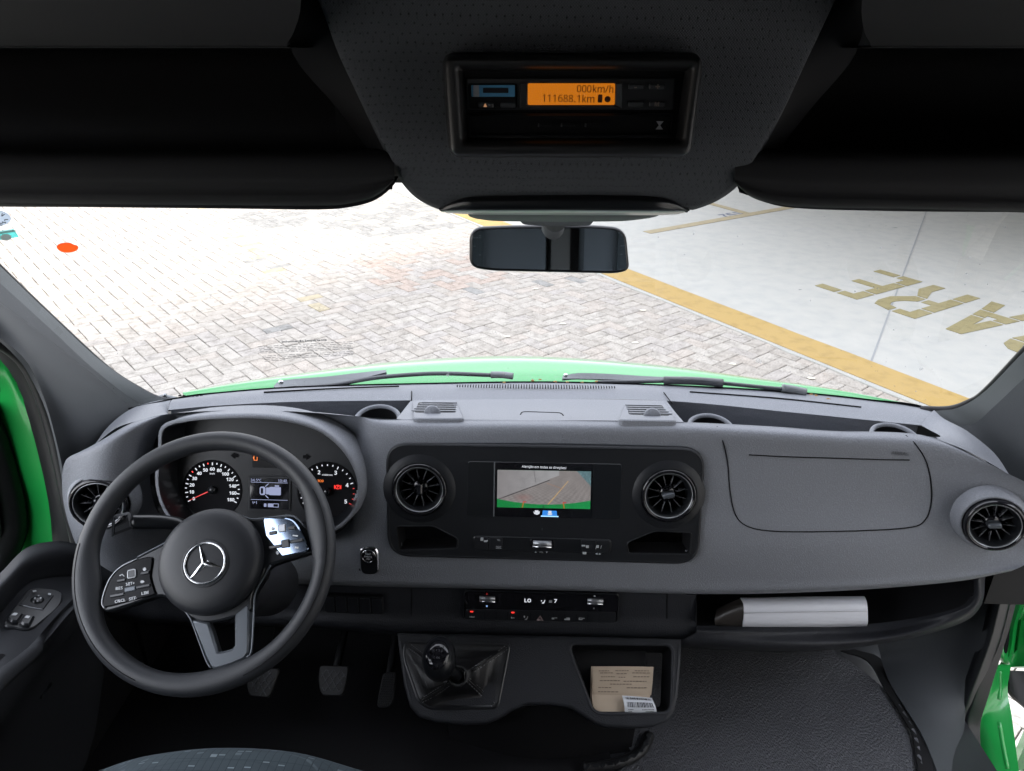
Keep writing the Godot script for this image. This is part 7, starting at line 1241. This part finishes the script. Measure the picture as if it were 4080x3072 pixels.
	var tls := [[-0.0921,0.0195,0.0912,0.0259],[-0.0916,0.0147,0.0921,0.0203],[-0.0912,0.0099,0.093,0.0155],[-0.0909,0.0043,0.0925,0.0106],[-0.0903,0.0001,0.0921,0.0058],[-0.0885,-0.009,0.094,-0.0034],[-0.088,-0.014,0.0944,-0.0084],[-0.0876,-0.019,0.094,-0.0133],[-0.0873,-0.0247,-0.0407,-0.0214]]
	var sm := st()
	for q in tls:
		var a := Vector2(q[0], q[1])
		var b := Vector2(q[2], q[3])
		var len_ := a.distance_to(b)
		var t := 0.0
		while t < len_ - 0.004:
			var ww := minf(rng.randf_range(0.004, 0.015), len_ - t)
			var c := a.lerp(b, (t + ww / 2) / len_)
			var dir := (b - a).normalized()
			var n := dir.orthogonal() * 0.00045
			plate_into(sm, ccw(PackedVector2Array([c - dir * ww / 2 + n, c - dir * ww / 2 - n, c + dir * ww / 2 - n, c + dir * ww / 2 + n])), 0.0, 0.0004, 0.0)
			t += ww + 0.0028
	part(info, "small_print", done(sm), mat(0.16, 0.16, 0.16, 0.8), kx)
	# maker's mark etched in the glass corner, too small to read
	var et := []
	for i in 6:
		et.append(rect(0.006, 0.003, 0.0, Vector2(i * 0.009, 0)))
	var em := part(self, numbered("etched_glass_mark"), plates(et, 0.0, 0.0004, 0.0), M.ink, Transform3D(Basis(Vector3.RIGHT, -0.4), Vector3(-0.7467,1.2562,-1.3606) + Vector3(0, 0, 0.004)))
	tag(em, "row of tiny dark marks etched in the windscreen's lower left corner", "glass mark")


# ---------- helpers: points, outlines, meshes ----------
func p3(a: Array) -> PackedVector3Array:
	var o := PackedVector3Array()
	for i in range(0, a.size(), 3):
		o.append(Vector3(a[i], a[i + 1], a[i + 2]))
	return o

func p2(a: Array) -> PackedVector2Array:
	var o := PackedVector2Array()
	for i in range(0, a.size(), 2):
		o.append(Vector2(a[i], a[i + 1]))
	return ccw(o)

func line2(a: Array) -> PackedVector2Array:
	var o := PackedVector2Array()
	for i in range(0, a.size(), 2):
		o.append(Vector2(a[i], a[i + 1]))
	return o

func ccw(o: PackedVector2Array) -> PackedVector2Array:
	if o.size() > 2 and Geometry2D.is_polygon_clockwise(o):
		o.reverse()
	return o

func rq(c: PackedVector2Array, r: float, n := 6) -> PackedVector2Array:      # a polygon with rounded corners
	var o := PackedVector2Array()
	var m := c.size()
	for i in m:
		var p := c[i]
		var a := c[(i + m - 1) % m] - p
		var b := c[(i + 1) % m] - p
		var k := minf(r, minf(a.length(), b.length()) * 0.48)
		var s := p + a.normalized() * k
		var e := p + b.normalized() * k
		for j in n + 1:
			var t := float(j) / n
			o.append(s.lerp(p, t).lerp(p.lerp(e, t), t))
	return o

func rect(w: float, h: float, r: float, at := Vector2.ZERO, n := 4) -> PackedVector2Array:
	var c := PackedVector2Array([at + Vector2(-w, -h) / 2, at + Vector2(w, -h) / 2, at + Vector2(w, h) / 2, at + Vector2(-w, h) / 2])
	return rq(c, r, n) if r > 0.0 else c

func oval(w: float, h: float, at := Vector2.ZERO, n := 32) -> PackedVector2Array:
	var o := PackedVector2Array()
	for i in n:
		var a := TAU * i / n
		o.append(at + Vector2(cos(a) * w / 2, sin(a) * h / 2))
	return o

func smooth2(c: PackedVector2Array, n := 5) -> PackedVector2Array:           # a closed smooth outline through points
	var o := PackedVector2Array()
	var m := c.size()
	for i in m:
		for j in n:
			o.append(c[i].cubic_interpolate(c[(i + 1) % m], c[(i + m - 1) % m], c[(i + 2) % m], float(j) / n))
	return o

func shift(o: PackedVector2Array, d: Vector2) -> PackedVector2Array:
	var r := PackedVector2Array()
	for p in o:
		r.append(p + d)
	return r

func inset(o: PackedVector2Array, k: float) -> PackedVector2Array:           # moves every point of a counter-clockwise outline inwards
	var r := PackedVector2Array()
	var m := o.size()
	for i in m:
		var a := (o[i] - o[(i + m - 1) % m]).normalized()
		var b := (o[(i + 1) % m] - o[i]).normalized()
		var nrm := Vector2(-a.y - b.y, a.x + b.x)
		if nrm.length() < 0.01:
			r.append(o[i])
			continue
		nrm = nrm.normalized()
		r.append(o[i] + nrm * k / maxf(0.5, nrm.dot(Vector2(-a.y, a.x))))
	return r

func crv(p: PackedVector3Array, t: float) -> Vector3:
	var n := p.size() - 1
	var s := clampf(t * n, 0.0, n)
	var i := mini(int(s), n - 1)
	var u := s - i
	var p1 := p[i]
	var p2_ := p[i + 1]
	var p0 := p[i - 1] if i > 0 else p1 * 2.0 - p2_
	var p3_ := p[i + 2] if i + 2 <= n else p2_ * 2.0 - p1
	return 0.5 * (2.0 * p1 + (p2_ - p0) * u + (2.0 * p0 - 5.0 * p1 + 4.0 * p2_ - p3_) * u * u + (3.0 * p1 - p0 - 3.0 * p2_ + p3_) * u * u * u)

func st() -> SurfaceTool:
	var s := SurfaceTool.new()
	s.begin(Mesh.PRIMITIVE_TRIANGLES)
	return s

func done(s: SurfaceTool) -> ArrayMesh:
	s.generate_normals()
	return s.commit()

func quad(s: SurfaceTool, a: Vector3, b: Vector3, c: Vector3, d: Vector3) -> void:
	for v in [a, c, b, a, d, c]:
		s.add_vertex(v)

func quad_uv(s: SurfaceTool, v: Array, uv: Array) -> void:
	for k in [0, 2, 1, 0, 3, 2]:
		s.set_uv(uv[k])
		s.add_vertex(v[k])

func loft(rows: Array, nu := 24, nv := 4, thick := 0.0, open := []) -> ArrayMesh:        # a smooth sheet through rows of points; with thickness it gets a back and edges
	var g := []
	for r in rows:
		var l := PackedVector3Array()
		for i in nu + 1:
			l.append(crv(r, float(i) / nu))
		g.append(l)
	var grid := []
	var m := (g.size() - 1) * nv
	var cols := []
	for i in nu + 1:
		var c := PackedVector3Array()
		for l in g:
			c.append(l[i])
		cols.append(c)
	for j in m + 1:
		var l := PackedVector3Array()
		for i in nu + 1:
			l.append(crv(cols[i], float(j) / m))
		grid.append(l)
	return sheet(grid, thick, false, open)

func sheet(grid: Array, thick := 0.0, closed := false, open := []) -> ArrayMesh:   # open: [transform, outline] pairs where the sheet has an opening
	var s := st()
	s.set_smooth_group(0)
	var m: int = grid.size()
	var n: int = grid[0].size()
	for j in m - 1:
		for i in (n if closed else n - 1):
			var k := (i + 1) % n
			var gone := false
			for w in open:
				var q: Vector3 = (w[0] as Transform3D).affine_inverse() * ((grid[j][i] + grid[j + 1][k]) * 0.5)
				if absf(q.z) < 0.12 and Geometry2D.is_point_in_polygon(Vector2(q.x, q.y), w[1]):
					gone = true
			if gone:
				continue
			quad_uv(s, [grid[j][i], grid[j][k], grid[j + 1][k], grid[j + 1][i]], [Vector2(float(i) / n, float(j) / m), Vector2(float(i + 1) / n, float(j) / m), Vector2(float(i + 1) / n, float(j + 1) / m), Vector2(float(i) / n, float(j + 1) / m)])
	if thick != 0.0:
		var back := []
		for j in m:
			var l := PackedVector3Array()
			for i in n:
				var du: Vector3 = grid[j][mini(i + 1, n - 1)] - grid[j][maxi(i - 1, 0)]
				var dv: Vector3 = grid[mini(j + 1, m - 1)][i] - grid[maxi(j - 1, 0)][i]
				l.append(grid[j][i] - dv.cross(du).normalized() * thick)
			back.append(l)
		s.set_smooth_group(1)
		for j in m - 1:
			for i in n - 1:
				quad(s, back[j][i + 1], back[j][i], back[j + 1][i], back[j + 1][i + 1])
		s.set_smooth_group(2)
		for i in n - 1:
			quad(s, back[0][i], back[0][i + 1], grid[0][i + 1], grid[0][i])
			quad(s, grid[m - 1][i], grid[m - 1][i + 1], back[m - 1][i + 1], back[m - 1][i])
		s.set_smooth_group(3)
		for j in m - 1:
			quad(s, grid[j][0], grid[j + 1][0], back[j + 1][0], back[j][0])
			quad(s, back[j][n - 1], back[j + 1][n - 1], grid[j + 1][n - 1], grid[j][n - 1])
	return done(s)

func fill2(s: SurfaceTool, o: PackedVector2Array, z: float, up := true) -> void:
	var t := Geometry2D.triangulate_polygon(o)
	for i in range(0, t.size(), 3):
		var a := Vector3(o[t[i]].x, o[t[i]].y, z)
		var b := Vector3(o[t[i + 1]].x, o[t[i + 1]].y, z)
		var c := Vector3(o[t[i + 2]].x, o[t[i + 2]].y, z)
		if ((b - a).cross(c - a).z > 0.0) == up:
			var k := b
			b = c
			c = k
		for v in [a, b, c]:
			s.set_uv(Vector2(v.x, v.y))
			s.add_vertex(v)

func plate_into(s: SurfaceTool, o: PackedVector2Array, z0: float, z1: float, bev := 0.001) -> void:
	var ins := inset(o, bev) if bev > 0.0 else o
	var n := o.size()
	s.set_smooth_group(10)
	fill2(s, ins, z1)
	s.set_smooth_group(11)
	for i in n:
		var k := (i + 1) % n
		if bev > 0.0:
			quad(s, Vector3(o[k].x, o[k].y, z1 - bev), Vector3(o[i].x, o[i].y, z1 - bev), Vector3(ins[i].x, ins[i].y, z1), Vector3(ins[k].x, ins[k].y, z1))
	s.set_smooth_group(12)
	for i in n:
		var k := (i + 1) % n
		quad(s, Vector3(o[k].x, o[k].y, z0), Vector3(o[i].x, o[i].y, z0), Vector3(o[i].x, o[i].y, z1 - bev), Vector3(o[k].x, o[k].y, z1 - bev))

func plate(o: PackedVector2Array, z0: float, z1: float, bev := 0.001) -> ArrayMesh:   # an outline with thickness and a chamfered front edge
	var s := st()
	plate_into(s, o, z0, z1, bev)
	return done(s)

func plates(list: Array, z0: float, z1: float, bev := 0.0003) -> ArrayMesh:
	var s := st()
	for o in list:
		plate_into(s, ccw(o), z0, z1, bev)
	return done(s)

func band(outs: Array, zs: Array, cap := false) -> ArrayMesh:                 # walls between outlines of equal point count at given heights
	var s := st()
	s.set_smooth_group(0)
	var n: int = outs[0].size()
	for j in outs.size() - 1:
		var a: PackedVector2Array = outs[j]
		var b: PackedVector2Array = outs[j + 1]
		for i in n:
			var k := (i + 1) % n
			quad(s, Vector3(a[k].x, a[k].y, zs[j]), Vector3(a[i].x, a[i].y, zs[j]), Vector3(b[i].x, b[i].y, zs[j + 1]), Vector3(b[k].x, b[k].y, zs[j + 1]))
	if cap:
		s.set_smooth_group(1)
		fill2(s, outs[-1], zs[-1])
	return done(s)

func tube(path: PackedVector3Array, r: float, n := 8, closed := false, sub := 4, caps := true) -> ArrayMesh:
	var pts := PackedVector3Array()
	if sub > 1 and path.size() > 2 and not closed:
		var m := (path.size() - 1) * sub
		for i in m + 1:
			pts.append(crv(path, float(i) / m))
	else:
		pts = path
	var c := pts.size()
	var grid := []
	var ref := Vector3.ZERO
	for i in c:
		var a := pts[(i + c - 1) % c] if closed or i > 0 else pts[0]
		var b := pts[(i + 1) % c] if closed or i < c - 1 else pts[c - 1]
		var t := (b - a).normalized()
		if ref == Vector3.ZERO:
			ref = t.cross(Vector3.UP if absf(t.y) < 0.9 else Vector3.RIGHT).normalized()
		ref = (ref - t * ref.dot(t)).normalized()
		var w := t.cross(ref)
		var l := PackedVector3Array()
		for k in n:
			var an := TAU * k / n
			l.append(pts[i] + (ref * cos(an) + w * sin(an)) * r)
		grid.append(l)
	if closed:
		grid.append(grid[0])
	elif caps:
		var f := PackedVector3Array()
		var e := PackedVector3Array()
		for k in n:
			f.append(pts[0])
			e.append(pts[c - 1])
		grid.push_front(f)
		grid.append(e)
	return sheet(grid, 0.0, true)

func lathe(prof: Array, n := 32, sx := 1.0, sy := 1.0) -> ArrayMesh:            # [radius, z, ...] turned round the z axis
	var grid := []
	for i in range(0, prof.size(), 2):
		var l := PackedVector3Array()
		for k in n:
			var a := -TAU * k / n
			l.append(Vector3(cos(a) * prof[i] * sx, sin(a) * prof[i] * sy, prof[i + 1]))
		grid.append(l)
	return sheet(grid, 0.0, true)

func box(a: Vector3, b: Vector3, bev := 0.0) -> ArrayMesh:
	var s := st()
	var lo := Vector2(minf(a.x, b.x), minf(a.y, b.y))
	var hi := Vector2(maxf(a.x, b.x), maxf(a.y, b.y))
	var o := PackedVector2Array([lo, Vector2(hi.x, lo.y), hi, Vector2(lo.x, hi.y)])
	plate_into(s, o, minf(a.z, b.z), maxf(a.z, b.z), bev)
	s.set_smooth_group(13)
	fill2(s, o, minf(a.z, b.z), false)
	return done(s)

func holed(o: PackedVector2Array, holes: Array, z0: float, z1: float) -> ArrayMesh:   # a plate with openings right through it
	var s := st()
	s.set_uv(Vector2.ZERO)
	var c := o.duplicate()
	for q in holes:
		var k: PackedVector2Array = q
		k = ccw(k.duplicate())
		s.set_smooth_group(20)
		for i in k.size():
			var e := k[(i + 1) % k.size()]
			quad(s, Vector3(k[i].x, k[i].y, z0), Vector3(e.x, e.y, z0), Vector3(e.x, e.y, z1), Vector3(k[i].x, k[i].y, z1))
		k.reverse()
		var bo := 0
		var bh := 0
		var best := 9.0
		for i in c.size():
			for n in k.size():
				var dd := c[i].distance_to(k[n])
				if dd < best:
					best = dd
					bo = i
					bh = n
		var slit := (k[bh] - c[bo]).orthogonal().normalized() * 0.0002
		var r := PackedVector2Array()
		for i in bo + 1:
			r.append(c[i])
		for n in k.size():
			r.append(k[(bh + n) % k.size()])
		r.append(k[bh] + slit)
		r.append(c[bo] + slit)
		for i in range(bo + 1, c.size()):
			r.append(c[i])
		c = r
	s.set_smooth_group(21)
	if Geometry2D.triangulate_polygon(c).is_empty():
		push_warning("a plate with openings could not be filled")
	fill2(s, c, z1)
	s.set_smooth_group(22)
	for i in o.size():
		var e := o[(i + 1) % o.size()]
		quad(s, Vector3(e.x, e.y, z0), Vector3(o[i].x, o[i].y, z0), Vector3(o[i].x, o[i].y, z1), Vector3(e.x, e.y, z1))
	return done(s)

# ---------- helpers: nodes ----------
func numbered(called: String) -> String:
	used[called] = int(used.get(called, -1)) + 1
	return called if used[called] == 0 else "%s_%03d" % [called, used[called]]

func tag(o: Node, label: String, category: String, group := "") -> void:
	o.set_meta("label", label)
	o.set_meta("category", category)
	if group:
		o.set_meta("group", group)

func thing(called: String, label: String, category: String, at := Vector3.ZERO, group := "") -> Node3D:
	var o := Node3D.new()
	o.name = numbered(called)
	add_child(o)
	o.position = at
	tag(o, label, category, group)
	return o

func part(p: Node3D, called: String, mesh: Mesh, m: Material, xf := Transform3D.IDENTITY) -> MeshInstance3D:   # xf is where it stands in the world
	var o := MeshInstance3D.new()
	o.name = called
	o.mesh = mesh
	o.material_override = m
	p.add_child(o, true)
	o.transform = p.global_transform.affine_inverse() * xf
	if called == "key_symbol":
		o.set_meta("kind", "stuff")
	return o

func structure(called: String, mesh: Mesh, m: Material, xf := Transform3D.IDENTITY) -> MeshInstance3D:
	var o := part(self, numbered(called), mesh, m, xf)
	o.set_meta("kind", "structure")
	return o

func at2(xf: Transform3D, u: float, v: float, h := 0.0, turn := 0.0) -> Transform3D:
	return xf * Transform3D(Basis(Vector3.BACK, turn), Vector3(u, v, h))

func words(p: Node3D, text: String, height: float, m: Material, xf: Transform3D, bold := false, called := "lettering") -> MeshInstance3D:
	var t := TextMesh.new()
	t.text = text
	t.font = font_bold if bold else font_plain
	t.font_size = 24
	t.pixel_size = height / 17.5
	t.depth = 0.0006
	t.curve_step = 2.0
	return part(p, called, t, m, xf)

func lin(r: float, g: float, b: float) -> Color:
	return Color(r, g, b).linear_to_srgb()

func mat(r: float, g: float, b: float, rough := 0.6, spec := 0.5, metal := 0.0) -> StandardMaterial3D:
	var m := StandardMaterial3D.new()
	m.albedo_color = lin(r, g, b)
	m.roughness = rough
	m.metallic_specular = spec
	m.metallic = metal
	return m

func lit(r: float, g: float, b: float, e := 1.0) -> StandardMaterial3D:
	var m := mat(0.01, 0.01, 0.01, 0.4)
	m.emission_enabled = true
	m.emission = lin(r, g, b)
	m.emission_energy_multiplier = e
	return m

func noise_tex(freq: float, kind: int, size := 256, octaves := 2, normal := 0.0, ramp: Gradient = null, sd := 1) -> NoiseTexture2D:
	var f := FastNoiseLite.new()
	f.seed = sd
	f.noise_type = kind
	f.frequency = freq
	f.fractal_octaves = octaves
	if kind == FastNoiseLite.TYPE_CELLULAR:
		f.cellular_return_type = FastNoiseLite.RETURN_DISTANCE
	var t := NoiseTexture2D.new()
	t.width = size
	t.height = size
	t.seamless = true
	t.noise = f
	if normal > 0.0:
		t.as_normal_map = true
		t.bump_strength = normal
	if ramp:
		t.color_ramp = ramp
	return t

func ramp2(a: Color, b: Color) -> Gradient:
	var g := Gradient.new()
	g.colors = PackedColorArray([a, b])
	return g

func grain(m: StandardMaterial3D, tex: Texture2D, per_metre: float, strength := 1.0) -> StandardMaterial3D:
	m.normal_enabled = true
	m.normal_texture = tex
	m.normal_scale = strength
	m.uv1_triplanar = true
	m.uv1_scale = Vector3.ONE * per_metre
	return m

func tone(m: StandardMaterial3D, tex: Texture2D, per_metre: float) -> StandardMaterial3D:
	m.albedo_texture = tex
	m.uv1_triplanar = true
	m.uv1_scale = Vector3.ONE * per_metre
	return m
